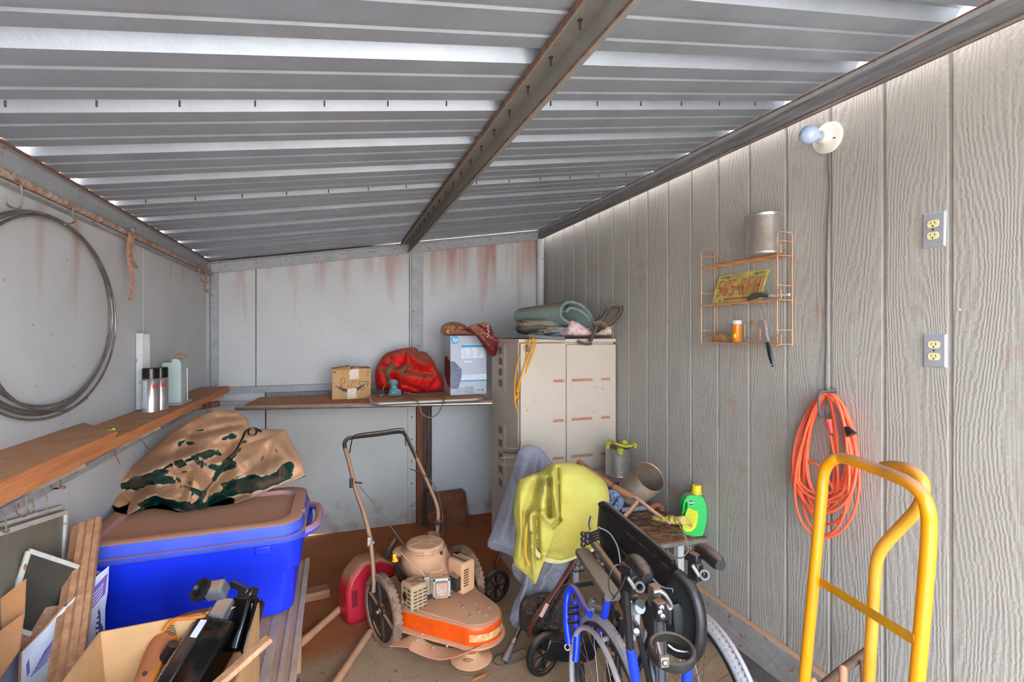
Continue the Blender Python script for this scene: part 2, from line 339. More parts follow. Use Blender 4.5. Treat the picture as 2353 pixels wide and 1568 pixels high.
# right wall: grooved siding, grooves every 0.2032 m
mb = MB(); prof = []
gy = [1.677-1.857*math.tan(TH)+.2032*k for k in range(-12, 17)]
y = YF; prof.append((0, YF))
for g in gy:
    if g-.006 <= YF or g+.006 >= YB: continue
    prof += [(0, g-.009), (.009, g-.0065), (.009, g+.0055), (0, g+.008)]
prof.append((0, YB+.06)); n = len(prof)
vs = [(XR+a, b, z) for z in (.085, 3.0) for a, b in prof]+[(XR+.05, YF, .085), (XR+.05, YB+.06, .085), (XR+.05, YF, 3.0), (XR+.05, YB+.06, 3.0)]
fs = [(i, i+1, n+i+1, n+i) for i in range(n-1)]
b0 = 2*n; fs += [(b0, b0+1, b0+3, b0+2), (0, b0, b0+2, n), (n-1, 2*n-1, b0+3, b0+1)]
mb.add(vs, fs); struct(mb.build('wall_right', M_SIDING, smooth=30))
M_CURB = mat('concrete_curb', (128, 122, 116), .9, var=.2, vs=9, bump=.4, bs=60)
mb = MB(); mb.box((XR+.06, (YF+YB)/2, .055), (.12, YB-YF, .11)); struct(mb.build('trim_4', M_CURB, smooth=0))
# base board along the right wall with a ledge of red dust on its top
M_BASE = mat('dirty_grey_board', (168, 164, 160), .75, var=.14, vs=6, stretch=(6, 2, 6), fleck=.5, dust=.9, dlo=.3, dhi=.7)
mb = MB(); mb.box((XR-.018, (YF+YB)/2, .187), (.034, YB-YF, .155)); struct(mb.build('baseboard_right', M_BASE, smooth=0, bevel=.004))

# left wall panels
def wall_panels(name, seams, fixed, z0, ztop, axis, matl, t=.03, gap=.008):
    mb = MB()
    for a, b in zip(seams[:-1], seams[1:]):
        a2, b2 = a+gap/2, b-gap/2
        if axis == 'y': mb.hexa([(fixed-t, a2, z0), (fixed, a2, z0), (fixed, b2, z0), (fixed-t, b2, z0)], [(fixed-t, a2, ztop), (fixed, a2, ztop), (fixed, b2, ztop), (fixed-t, b2, ztop)])
        else:
            mb.hexa([(a2, fixed, z0), (b2, fixed, z0), (b2, fixed+t, z0), (a2, fixed+t, z0)],
                    [(a2, fixed, ztop(a2)), (b2, fixed, ztop(b2)), (b2, fixed+t, ztop(b2)), (a2, fixed+t, ztop(a2))])
    return struct(mb.build(name, matl, smooth=0))
ysm = at(329, 700, X=XL).y
wall_panels('wall_left', [YF, 1.0, ysm, YB+.03], XL, 0.0, 2.145, 'y', M_PANEL)
mb = MB(); mb.box((XL-.045, (YF+YB)/2, 1.06), (.02, YB-YF, 2.1)); struct(mb.build('wall_left_light_block', M_RUST, smooth=0))  # added sheet outside the panels, keeps daylight out of the seams
mb = MB(); mb.box(((XL+XR)/2, YB+.075, 1.3), (XR-XL, .02, 2.1)); struct(mb.build('wall_back_light_block', M_RUST, smooth=0))  # added dark sheet outside, so the back wall seams show no daylight
# back wall: upper panels, lower panels and the old door with daylight under it
xs = [XL, at(588, 760, Y=YB).x, at(941, 700, Y=YB).x, XR]
zl = 1.18
mb = MB()
for a, b in zip(xs[:-1], xs[1:]):
    a2, b2 = a+.003, b-.003
    mb.hexa([(a2, YB, zl), (b2, YB, zl), (b2, YB+.03, zl), (a2, YB+.03, zl)], [(a2, YB, roofz(a2)-.02), (b2, YB, roofz(b2)-.02), (b2, YB+.03, roofz(b2)-.02), (a2, YB+.03, roofz(a2)-.02)])
xd0 = at(612, 1000, Y=YB).x; xd1 = at(936, 1000, Y=YB).x; xd2 = at(955, 1000, Y=YB).x; xd3 = at(986, 1000, Y=YB).x
mb.hexa([(XL, YB, 0), (xd0-.01, YB, 0), (xd0-.01, YB+.03, 0), (XL, YB+.03, 0)], [(XL, YB, zl), (xd0-.01, YB, zl), (xd0-.01, YB+.03, zl), (XL, YB+.03, zl)])
mb.hexa([(xd3, YB, .0), (XR, YB, .0), (XR, YB+.03, .0), (xd3, YB+.03, .0)], [(xd3, YB, zl), (XR, YB, zl), (XR, YB+.03, zl), (xd3, YB+.03, zl)])
mb.box(((xd2+xd3)/2, YB+.045, .6), (xd3-xd2+.1, .02, 1.2))  # added strip behind the posts, shuts daylight out of the stile gap
struct(mb.build('wall_back', M_PANEL, smooth=0))
mb = MB(); mb.hexa([(xd0, YB-.004, .02), (xd1, YB-.004, -.016), (xd1, YB+.02, -.016), (xd0, YB+.02, .02)], [(xd0, YB-.004, zl-.06), (xd1, YB-.004, zl-.06), (xd1, YB+.02, zl-.06), (xd0, YB+.02, zl-.06)])
d1 = struct(mb.build('door_1', M_DOORP, smooth=0))
mb = MB(); mb.hexa([(xd1+.001, YB-.012, .0), (xd2, YB-.012, .0), (xd2, YB+.024, .0), (xd1+.001, YB+.024, .0)], [(xd1+.001, YB-.012, zl-.03), (xd2, YB-.012, zl-.03), (xd2, YB+.024, zl-.03), (xd1+.001, YB+.024, zl-.03)])
jm = mb.build('door_stile', M_DOORP, d1, smooth=0)
mb = MB()
for k in range(6): mb.lathe(((xd1+xd2)/2, YB-.012, .15+k*.19), (0, -1, 0), [(.007, 0), (.006, .003), (0, .004)], 8)
mb.build('rivet', M_SCREW, jm)
mb = MB(); mb.box(((xd0+xd1)/2, YB-.012, zl-.045), (xd1-xd0, .03, .06)); struct(mb.build('trim_1', M_BEAM, smooth=0))
mb = MB(); mb.box((xd2+.028, YB-.025, .56), (.05, .06, 1.12)); struct(mb.build('trim_2', M_REDWOOD, smooth=0, bevel=.003))
mb = MB(); mb.box((xd3-.035, YB-.015, .56), (.055, .05, 1.12)); mb.box((xd3+.012, YB-.006, .56), (.02, .02, 1.12)); struct(mb.build('trim_3', M_DARKWOOD, smooth=0, bevel=.003))
# eaves channel on top of the back wall
mb = MB()
def slopebar(x0, x1, y0, y1, dz0, dz1):
    mb.hexa([(x0, y0, roofz(x0)+dz0), (x1, y0, roofz(x1)+dz0), (x1, y1, roofz(x1)+dz0), (x0, y1, roofz(x0)+dz0)],
            [(x0, y0, roofz(x0)+dz1), (x1, y0, roofz(x1)+dz1), (x1, y1, roofz(x1)+dz1), (x0, y1, roofz(x0)+dz1)])
slopebar(XL, 1.80, YB-.022, YB-.002, -.088, -.012)
slopebar(XL, 1.80, YB-.05, YB-.022, -.020, -.012)
slopebar(XL, 1.80, YB-.036, YB-.022, -.093, -.085)
struct(mb.build('trim_5', M_TRIM, smooth=0))
mb = MB(); slopebar(XL, 1.8, YB-.052, YB-.02, -.012, -.006); struct(mb.build('trim_6', M_RUST, smooth=0))
mb = MB()
for k in range(13):
    x = XL+.12+k*.21; mb.lathe((x, YB-.022, roofz(x)-.045), (0, -1, 0), [(.005, 0), (.004, .004), (0, .005)], 6)
struct(mb.build('trim_7', M_SCREW))
# shelf rail at mid height on the back wall
mb = MB(); mb.box(((XL+1.1)/2, YB-.012, 1.19), (1.1-XL, .024, .045)); mb.box(((XL+1.1)/2, YB-.02, 1.216), (1.1-XL, .042, .008)); struct(mb.build('trim_8', M_TRIM, smooth=0))
# uprights
def upright(name, px0, px1, z0, z1, m, dep=.03):
    a = at(px0, 700, Y=YB).x; b = at(px1, 700, Y=YB).x
    mb = MB(); mb.box(((a+b)/2, YB-dep/2, (z0+z1)/2), (b-a, dep, z1-z0)); return struct(mb.build(name, m, smooth=0, bevel=.003))
upright('trim_9', 945, 971, 1.22, roofz(.6)-.09, M_TRIM, .022)
mb = MB(); mb.box((XL+.012, YB-.045, 1.07), (.024, .05, 2.14)); mb.box((XL+.045, YB-.012, 1.62), (.05, .024, .92)); struct(mb.build('trim_10', M_TRIM, smooth=0, bevel=.002))
a = at(1241, 700, Y=YB-.03); mb = MB(); mb.cyl((a.x, YB-.035, 0), (a.x, YB-.035, roofz(a.x)-.09), .034); struct(mb.build('trim_11', M_WHITEP))
upright('trim_12', 1257, 1268, .1, roofz(1.83)-.06, M_WHITEP, .03)
upright('trim_13', 1252, 1257, .1, roofz(1.8)-.09, M_REDWOOD, .02)
# left eaves channel
mb = MB(); zt = 2.167
mb.box((XL+.010, (YF+YB)/2, zt-.055), (.008, YB-YF, .11))
mb.box((XL+.020, (YF+YB)/2, zt-.004), (.024, YB-YF, .008))
mb.box((XL+.016, (YF+YB)/2, zt-.108), (.03, YB-YF, .008))
struct(mb.build('trim_14', M_TRIM, smooth=0))
mb = MB(); mb.box((XL+.020, (YF+YB)/2, zt+.0015), (.026, YB-YF, .003)); mb.box((XL+.033, (YF+YB)/2, zt-.003), (.003, YB-YF, .010)); struct(mb.build('trim_15', M_RUST, smooth=0))
M_FLAKE = mat('flaking_paint_rail', (186, 178, 164), .8, rgb2=(150, 86, 52), vs=30, bump=.5, bs=50)
mb = MB(); mb.cyl((XL+.03, YF, zt-.088), (XL+.03, YB-.05, zt-.088), .013); struct(mb.build('trim_16', M_FLAKE))
# hanging rail low on the left wall
mb = MB(); mb.box((XL+.01, (YF+3.9)/2, 1.12), (.018, 3.9-YF, .03)); mb.box((XL+.006, (YF+3.9)/2, 1.14), (.012, 3.9-YF, .01)); struct(mb.build('trim_17', M_TRIM, smooth=0))

# roof sheets: 0.30 m ribs, ribs run across the room
def roof_sheet(name, y0, y1, dz=0.0, x0=XL+.024, x1=1.812):
    pr = []; k0 = int((y0-1.213)/.312)-2
    def addp(y, h):
        if y0 <= y <= y1: pr.append((y, h))
    pr.append((y0, 0))
    for k in range(k0, k0+26):
        a = 1.213+.312*k
        for dy, h in ((0, 0), (.022, .032), (.056, .032), (.078, 0), (.138, 0), (.144, .0045), (.156, .0045), (.162, 0), (.238, 0), (.244, .0045), (.256, .0045), (.262, 0)): addp(a+dy, h)
    pr.append((y1, 0)); n = len(pr)
    vs = [(x, y, roofz(x)+h+dz) for x in (x0, x1) for y, h in pr]
    vs += [(x, y, z+.0015) for x, y, z in vs]
    fs = [(i, i+1, n+i+1, n+i) for i in range(n-1)]+[(2*n+i, 3*n+i, 3*n+i+1, 2*n+i+1) for i in range(n-1)]
    mb = MB(); mb.add(vs, fs); return struct(mb.build(name, M_GALV, smooth=0))
roof_sheet('ceiling', YF, YB+.1)
# middle purlin
mb = MB(); xm = .595; zr = roofz(xm)-.004
mb.box((xm, (YF+YB)/2, zr-.040), (.006, YB-YF-.05, .076))
mb.hexa([(xm-.07, YF, roofz(xm-.07)-.012), (xm, YF, zr-.008), (xm, YB-.05, zr-.008), (xm-.07, YB-.05, roofz(xm-.07)-.012)], [(xm-.07, YF, roofz(xm-.07)-.004), (xm, YF, zr), (xm, YB-.05, zr), (xm-.07, YB-.05, roofz(xm-.07)-.004)])
mb.box((xm-.006, (YF+YB)/2, zr-.078), (.018, YB-YF-.05, .006))
mb.box((xm-.071, (YF+YB)/2, roofz(xm-.07)-.013), (.004, YB-YF-.05, .018))
struct(mb.build('trim_18', M_BEAM2, smooth=0))
mb = MB(); mb.box((xm-.015, (YF+YB)/2, zr-.078), (.0025, YB-YF-.05, .008)); mb.box((xm-.0745, (YF+YB)/2, roofz(xm-.07)-.013), (.003, YB-YF-.05, .016)); struct(mb.build('trim_19', M_RUST, smooth=0))
mb = MB()
for k in range(22):
    y = .55+k*.17; mb.cyl((xm-.04, y, roofz(xm-.04)-.012), (xm-.04, y, roofz(xm-.04)-.036), .0028, n=6); mb.lathe((xm-.04, y, roofz(xm-.04)-.012), (0, 0, -1), [(.006, 0), (.006, .004), (0, .005)], 8)
for yy in (1.531, 2.467):
    for k in range(14):
        x = -.75+k*.18
        if abs(x-.56) > .07: mb.cyl((x, yy, roofz(x)), (x, yy, roofz(x)-.016), .0025, n=6)
struct(mb.build('trim_20', M_SCREW))
# right header: board on a channel, standing off the wall so daylight falls down the siding
mb = MB(); mb.box((1.800, (YF+YB)/2, 2.548), (.03, YB-YF, .072)); struct(mb.build('trim_21', M_BEAM, smooth=0, bevel=.003))
mb = MB(); mb.box((1.782, (YF+YB)/2, 2.578), (.010, YB-YF, .020)); struct(mb.build('trim_22', M_TRIM, smooth=0))
mb = MB(); mb.box((1.776, (YF+YB)/2, 2.586), (.004, YB-YF, .006)); mb.box((1.7855, (YF+YB)/2, 2.512), (.003, YB-YF, .004)); mb.box((1.8145, (YF+YB)/2, 2.512), (.003, YB-YF, .004)); struct(mb.build('trim_23', M_RUST, smooth=0))
# ---------------------------------------------------------------- cloth helper: closed padded form from an outline with real folds
def segd(px, py, s):
    x0, y0, x1, y1 = s[:4]; dx, dy = x1-x0, y1-y0; q = dx*dx+dy*dy
    t = max(0, min(1, ((px-x0)*dx+(py-y0)*dy)/q)) if q else 0
    return math.hypot(px-x0-dx*t, py-y0-dy*t)
def resample(pts, n, smooth=True):
    P = [Vector((p[0], p[1], 0)) for p in pts]
    if smooth: P = spline(P, 8, True)
    L = [0]
    for a, b in zip(P, P[1:]+P[:1]): L.append(L[-1]+(b-a).length)
    out = []; j = 0; P2 = P+P[:1]
    for i in range(n):
        t = L[-1]*i/n
        while L[j+1] < t: j += 1
        out.append(P2[j].lerp(P2[j+1], (t-L[j])/max(1e-9, L[j+1]-L[j])))
    return out
def cloth_mb(pts, d, bulge, ridges=(), nz=.0, nf=.03, cr=0.0, crf=.02, n=150, rings=30, back=.04, prof=.6, c=None, smooth=True, seed=0, vor=0, vf=.02, tri=()):
    O = resample(pts, n, smooth)
    if c is None:
        c = Vector((0, 0, 0))
        for p in O: c += p/len(O)
    else: c = Vector((c[0], c[1], 0))
    df = d if callable(d) else (lambda x, y: d)
    vs = []; fs = []
    def disp(x, y):
        h = 0
        for s in ridges:
            q = segd(x, y, s); w, a = s[4], s[5]
            h += a*(math.exp(-(q/w)) if len(s) > 6 else math.exp(-(q/w)**2))
        if nz: h += nz*noise.noise(Vector((x*nf, y*nf, seed)))
        for (ang, wl, am, ph, wr) in tri:      # crisp straight creases: triangle waves at several angles
            a = math.radians(ang); q = (x*math.cos(a)+y*math.sin(a))/wl+ph+wr*noise.noise(Vector((x*.012, y*.012, ph*7)))
            h += am*(abs((q % 1)*2-1)-.5)
        if vor:
            dd = noise.voronoi(Vector((x*vf+.35*noise.noise(Vector((x*.02, y*.02, 3))), y*vf*1.35, seed)))[0]
            h -= vor*(dd[0]+.25*dd[1])
        if cr: h += cr*(1-2*abs(noise.noise(Vector((x*crf, y*crf*1.3, seed+5)))))+cr*.5*(1-2*abs(noise.noise(Vector((x*crf*2.3, y*crf*2.1, seed+9)))))
        return h
    for side in (0, 1):
        for k in range(rings+1):
            if side and k == rings: continue
            r = math.sin(k/rings*PI/2)
            if k == 0:
                q = [c]
            else: q = [c+(p-c)*r for p in O]
            for p in q:
                pr = (1-r*r)**prof if r < 1 else 0
                w = 1-r**6
                off = (-(bulge*pr+disp(p.x, p.y)*w) if not side else back*pr)
                P3 = at(p.x, p.y, d=df(p.x, p.y)+off); vs.append(P3)
    def idx(side, k, i):
        if k == rings: side = 0
        base = 0 if side == 0 else 1+rings*n
        return base if k == 0 else base+1+(k-1)*n+i % n
    for side in (0, 1):
        for k in range(rings):
            for i in range(n):
                if k == 0: f = (idx(side, 0, 0), idx(side, 1, i), idx(side, 1, i+1))
                else: f = (idx(side, k, i), idx(side, k+1, i), idx(side, k+1, i+1), idx(side, k, i+1))
                fs.append(f)
    mb = MB(); mb.add(vs, fs)
    return mb
def rloop(cx, cy, w, d, r, n=8):
    out = []
    for sx, sy, a0 in ((1, 1, 0), (-1, 1, 90), (-1, -1, 180), (1, -1, 270)):
        for i in range(n+1):
            a = math.radians(a0+90*i/n); out.append((cx+sx*(w/2-r)+r*math.cos(a), cy+sy*(d/2-r)+r*math.sin(a)))
    return out
def loft(mb, loops, cap0=True, cap1=True):
    n = len(loops[0]); vs = [p for l in loops for p in l]; fs = []
    for k in range(len(loops)-1):
        for i in range(n):
            j = (i+1) % n; fs.append((k*n+i, k*n+j, (k+1)*n+j, (k+1)*n+i))
    if cap0: fs.append(tuple(reversed(range(n))))
    if cap1: fs.append(tuple(range((len(loops)-1)*n, len(loops)*n)))
    return mb.add(vs, fs)

# ================================================================ left side
M_WIRE = mat('dull_steel_wire', (148, 140, 132), .45, metal=.7, var=.2, vs=20)
M_OLDSTEEL = mat('rust_flecked_steel', (160, 140, 124), .6, metal=.3, var=.25, vs=25)
M_ROPE = mat('frayed_rope', (196, 150, 122), .95, var=.2, vs=60, bump=.8, bs=250)
M_PINE = wood('dusty_pine', (206, 134, 82), (172, 100, 56), (30, 2, 30))
M_SHELFD = mat('shelf_thick_dust', (190, 134, 94), .95, var=.12, vs=12, bump=.3, bs=70)
M_BLUE = mat('blue_plastic', (22, 52, 226), .38, var=.05, vs=3, spec=.5)
M_BLUELID = mat('dusty_blue_plastic', (70, 90, 215), .6, var=.1, vs=6, dust=.97, dlo=.25, dhi=.6, dcol=(200, 142, 104))
M_TARP = mat('dark_green_tarpaulin', (16, 52, 46), .22, var=.2, vs=9, dust=.97, dlo=.30, dhi=.42, dcol=(206, 154, 114), bump=.05, bs=40, dna=.16, dns=5)
M_CARD = mat('cardboard', (206, 160, 108), .85, var=.1, vs=6, dust=.4, dlo=.6, dhi=.95)
M_CARDB = mat('brown_cardboard', (190, 132, 86), .85, var=.14, vs=5, dust=.5)
M_BLACK = mat('black_plastic', (26, 27, 30), .32, var=.2, vs=20, dust=.4, dlo=.8, dhi=1.25)
M_BLACKG = mat('glossy_black_plastic', (10, 10, 12), .12, var=.1, dust=.25, dlo=.85, dhi=1.25)
M_GREYPL = mat('grey_plastic', (92, 94, 98), .5, var=.15, dust=.5, dlo=.5, dhi=1.0)
M_ORANGEPL = mat('orange_plastic', (220, 122, 34), .5, var=.1, dust=.9, dlo=.35, dhi=.8, dcol=(160, 96, 60))
M_WHITEC = mat('white_glossy_card', (214, 216, 224), .5, var=.04)
M_PURPLE = mat('purple_print', (128, 96, 178), .5, var=.05)
M_NAVY = mat('navy_print', (70, 66, 128), .5, var=.1)
M_REDPR = mat('red_print', (170, 70, 60), .5, var=.3, vs=40)
M_ALU = mat('painted_window_frame', (206, 200, 188), .55, var=.12, vs=20, fleck=.3, dust=.5)
M_GLASSD = mat('dusty_window_glass', (126, 118, 102), .5, var=.15, vs=5, spec=.6)
M_GLASSD2 = mat('dark_dusty_glass', (66, 62, 52), .5, var=.25, vs=5, spec=.6)
M_PLANK = wood('rough_wood_moulding', (196, 146, 106), (160, 108, 72), (30, 30, 3))
M_SAGE = mat('pale_green_plastic', (176, 190, 184), .5, var=.06, dust=.6)
M_CANSIL = mat('silver_can', (200, 200, 204), .22, metal=.85, var=.04)
M_TEXTG = mat('small_print', (150, 146, 156), .6, var=.5, vs=160, rgb2=(206, 204, 208))

# wire hoop hanging on the left wall
hc = at(121, 722, X=XL+.02); hr = (at(121, 498, X=XL+.02).z-at(121, 948, X=XL+.02).z)/2
t = thing('wire_coil', (XL+.02, hc.y, hc.z), 'large hoop of coiled steel wire hung flat on the left wall', 'wire coil')
yr = abs(at(259, 722, X=XL+.02).y-hc.y)
mb = MB()
for k, (dr, dy, dz, sx) in enumerate(((0, 0, 0, 1), (-.008, .004, .002, 1), (-.018, .012, .006, .985), (.004, -.012, -.012, 1.03))):
    pts = []
    for i in range(90):
        a = 2*PI*i/90; wob = 1+.006*math.sin(3*a+k)
        pts.append((XL+.012+.005*k, hc.y+dy+(yr+dr)*sx*wob*math.cos(a), hc.z+dz+(hr+dr)*wob*math.sin(a)))
    mb.tube(pts, .0042, 8, closed=True)
mb.build('wire_loops', M_WIRE, t)
mb = MB(); P = [at(x, y, X=XL+.03) for x, y in ((-30, 840), (-5, 880), (20, 910), (60, 935), (110, 943), (160, 940), (200, 915))]
mb.tube(P, .0042, 8, k=6); mb.build('loose_end', M_WIRE, t)
# wire hooks on the eaves rail
def hook(pts, label, X=XL+.035, grp=None, r=.003):
    P = [at(x, y, X=X) for x, y in pts]; mb = MB(); mb.tube(P, r, 8, k=4)
    o = mb.build('wire_hook', M_OLDSTEEL); tag(o, label, 'hook', grp); return o
hook(((30, 395), (38, 412), (48, 424), (50, 450), (46, 478), (30, 478), (16, 470), (12, 455)), 'bent wire hook under the left eaves, nearest the camera', X=XL+.045)
hook(((160, 465), (168, 478), (167, 495), (172, 510), (150, 516)), 'bent wire hook that carries the big wire coil', X=XL+.05)
# ropes
def rope(pts, r=.007, X=XL+.05):
    P = spline([at(x, y, X=X) for x, y in pts], 10)
    mb = MB(); off = []
    for ph in (0, 2.1, 4.2):
        q = []
        for i, p in enumerate(P):
            a = ph+i*.55; q.append(p+Vector((math.cos(a)*r*.55, math.sin(a)*r*.55, 0)))
        mb.tube(q, r*.6, 6)
    return mb
t = thing('rope', at(300, 545, X=XL+.05), 'frayed rope end hanging by a hook from the left eaves beside the wire coil', 'rope')
rope(((299, 535), (296, 560), (294, 585), (300, 620), (305, 650), (299, 690))).build('long_strand', M_ROPE, t)
rope(((300, 537), (304, 560), (301, 590), (307, 605), (313, 616))).build('short_strand', M_ROPE, t)
mb = MB(); mb.torus(at(298, 532, X=XL+.05), (0, 1, .3), .014, .003, 20, 8); mb.cyl(at(280, 530, X=XL+.02), at(296, 533, X=XL+.05), .003); mb.build('hook', M_WIRE, t)
mb = rope(((456, 616), (462, 607), (470, 610), (472, 630), (474, 650), (468, 648), (461, 640), (458, 625), (460, 612)), r=.005)
P = [at(x, y, X=XL+.06) for x, y in ((470, 612), (474, 640), (471, 665), (476, 672))]; mb.tube(P, .005, 6, k=4)
o = mb.build('rope_loop', M_ROPE); tag(o, 'small knotted rope loop in the far left corner under the eaves', 'rope')

# shelf boards along the left wall
mb = MB(); xf = -.725
mb.hexa([(XL, .4, 1.252), (xf, .4, 1.252), (xf, 4.05, 1.212), (XL, 4.05, 1.212)], [(XL, .4, 1.282), (xf, .4, 1.282), (xf, 4.05, 1.246), (XL, 4.05, 1.246)])
t = thing('wall_shelf', (XL, 2.5, 1.25), 'long dust-covered plank shelf running along the left wall', 'shelf')
mb.build('board', M_SHELFD, t, smooth=0, bevel=.003)
mb = MB(); mb.hexa([(xf, .4, 1.250), (xf+.012, .4, 1.250), (xf+.012, 4.0, 1.210), (xf, 4.0, 1.210)], [(xf, .4, 1.285), (xf+.012, .4, 1.285), (xf+.012, 4.0, 1.248), (xf, 4.0, 1.248)])
mb.build('front_edge', M_PINE, t, smooth=0, bevel=.002)
for y in (1.2, 1.9, 2.6, 3.3):
    mb = MB(); mb.prism([(0, 0), (.17, .09), (.17, .115), (0, .115)], (XL, y, 1.105+(3.3-y)*.012), (1, 0, 0), (0, 0, 1), (0, .018, 0)); mb.build('bracket', M_OLDSTEEL, t, smooth=0)
mb = MB(); mb.hexa([(XL, .4, 1.283), (xf+.02, .4, 1.283), (xf+.005, 2.06, 1.266), (XL, 2.32, 1.266)], [(XL, .4, 1.308), (xf+.02, .4, 1.308), (xf+.005, 2.06, 1.290), (XL, 2.32, 1.290)])
t = thing('moulded_board', (XL, 1.6, 1.28), 'dusty board with a moulded pine edge lying on the near end of the left shelf', 'board')
mb.build('board', M_SHELFD, t, smooth=0, bevel=.002)
mb = MB()
for dz, dx, r in ((.004, .0, .007), (.016, .004, .008)): mb.cyl((xf+.02+dx, .4, 1.285+dz), (xf+.005+dx, 2.06, 1.268+dz), r, n=10)
mb.build('moulding', M_PINE, t)
mb = MB(); p = at(235, 998, Z=1.272)
mb.lathe(p+V(-.0, -.03, .008), (.25, 1, 0), [(0, 0), (.004, .006), (.006, .02), (.004, .05), (.002, .062), (.006, .075)], 10)
tag(mb.build('fishing_lure', mat('lime_plastic', (204, 214, 70), .4, dust=.3)), 'small lime green fishing lure on the left shelf', 'lure')
# long thin pins and bent hooks through the hanging rail
for i, (x, y, l) in enumerate(((95, 1118, 26), (315, 1005, 20), (245, 1040, 24))):
    pass
hk = [((60, 1140), (62, 1165), (70, 1180), (78, 1172), (74, 1150)), ((30, 1150), (40, 1180), (55, 1188), (66, 1180)), ((100, 1120), (108, 1150), (105, 1180)), ((262, 1030), (270, 1055), (276, 1068)), ((318, 1000), (330, 1018), (342, 1032), (350, 1036)), ((4, 1175), (12, 1190), (14, 1222), (4, 1220))]
wh = ['second from the left', 'just left of the window sash', 'right above the screened window corner', 'below the middle of the left shelf', 'highest up, below the spray can', 'at the left edge of the photo']
for i, q in enumerate(hk): hook(q, 'thin bent hook on the rail under the shelf, '+wh[i], X=XL+.04, r=.0022)
p = at(130, 1098, X=XL+.04); mb = MB(); mb.box(p+V(0, 0, -.012), (.02, .012, .05)); mb.box(p+V(.008, 0, -.035), (.03, .012, .008))
tag(mb.build('metal_clip', M_OLDSTEEL, bevel=.001), 'small rusty metal clip on the rail under the near shelf', 'clip')

# spray cans
def spray(name, p, label, silver=True, h=.208, r=.036):
    t = thing(name, p, label, 'spray can')
    mb = MB(); mb.lathe(p, (0, 0, 1), [(r-.002, 0), (r+.0008, .002), (r+.0008, .006), (r-.0005, .009), (r-.0005, h*.74), (r+.0006, h*.75), (r-.003, h*.77)], 36)
    mb.build('can', M_CANSIL, t)
    mb = MB(); mb.lathe(p+V(0, 0, h*.765), (0, 0, 1), [(r-.001, 0), (r-.001, h*.22), (r-.004, h*.235), (0, h*.235)], 32); mb.build('cap', M_BLACKG, t)
    mb = MB()
    for a0, a1, z0, z1, m in ((200, 262, .10, .72, 0), (296, 322, .55, .63, 1)):
        mb.cur = m
        u0, u1 = math.radians(a0), math.radians(a1)
        mb.grid(lambda u, v: p+V((r+.0004)*math.cos(u0+(u1-u0)*u), (r+.0004)*math.sin(u0+(u1-u0)*u), h*(z0+(z1-z0)*v)), 10, 2)
    mb.build('printed_label', [M_TEXTG, mat('red_mark', (200, 40, 50), .5)], t)
    return t
pc = at(347, 945, Z=1.262); spray('spray_can', V(pc.x, pc.y, pc.z-.004), 'silver spray can with black cap standing on the left shelf')
p2 = pc+V(.012, .08, -.006); spray('spray_can', p2, 'second spray can half hidden behind the silver one on the left shelf')
# fluted white plastic strip behind the cans
p = at(331, 768, X=XL+.02); mb = MB(); hz = p.z-1.262
mb.box((XL+.014, p.y, 1.262+hz/2), (.022, .10, hz))
for k in range(6): mb.cyl((XL+.026, p.y-.045+k*.018, 1.262), (XL+.026, p.y-.045+k*.018, p.z), .005, n=8)
mb.box((XL+.018, p.y, p.z+.002), (.034, .108, .004))
tag(mb.build('fluted_plastic_strip', M_WHITEP), 'white fluted plastic strip standing against the left wall behind the spray can', 'strip')
# pale green organiser
q0 = at(370, 934, Z=1.25)
t = thing('plastic_organiser', q0, 'pale green plastic organiser with a folded paper on the left shelf', 'organiser')
Yo = q0.y+.02
A = at(371, 826, Y=Yo); B = at(416, 826, Y=Yo); C_ = at(416, 926, Y=Yo)
w_ = B.x-A.x; zt_ = at(395, 828, Y=Yo).z; zb = 1.258
mb = MB(); mb.prism([(0, 0), (w_, 0), (w_, zt_-zb-.015), (w_-.012, zt_-zb+.006), (w_*.55, zt_-zb+.008), (w_*.5, zt_-zb-.012), (w_*.02, zt_-zb-.012)], (A.x, Yo, zb), (1, 0, 0), (0, 0, 1), (0, .09, 0)); mb.build('front_panel', M_SAGE, t, bevel=.003)
mb = MB(); mb.box((A.x+w_/2, Yo+.05, zb-.006), (w_+.03, .2, .02)); mb.build('base', M_SAGE, t, bevel=.003)
mb = MB(); mb.prism([(0, 0), (.012, 0), (.012, 1.44-1.26), (.0, 1.44-1.26)], (A.x+w_+.0, Yo+.10, zb), (0, 1, 0), (0, 0, 1), (.006, 0, 0))
mb.prism([(0, 0), (.24, .0), (.24, .19), (.12, .19), (.09, .17), (0, .17)], (A.x+w_*.2, Yo+.10, zb), (0, 1, 0), (0, 0, 1), (.008, 0, 0)); mb.build('back_panel', M_WHITEP, t, bevel=.002)
mb = MB(); mb.grid(lambda u, v: V(A.x+w_*.45+.07*u, Yo+.03+.02*v, zt_+.006+.03*math.sin(u*PI)*(.4+.6*v)), 8, 4, thick=(0, 0, .002)); mb.build('torn_paper', M_ROPE, t)
# wood offcuts in the corner
mb = MB(); a = at(440, 938, Z=1.17); b = at(503, 928, Z=1.19); mb.bar(a, b, .04, .035)
tag(mb.build('timber_offcut', M_REDWOOD, smooth=0, bevel=.002), 'short reddish timber offcut in the corner where the two shelves meet, lower one', 'offcut')
mb = MB(); a = at(452, 922, Z=1.225); b = at(503, 909, Z=1.225); mb.bar(a, b, .06, .02)
tag(mb.build('timber_offcut', M_PINE, smooth=0, bevel=.002), 'flat broken timber offcut lying above the other one in the shelf corner', 'offcut')

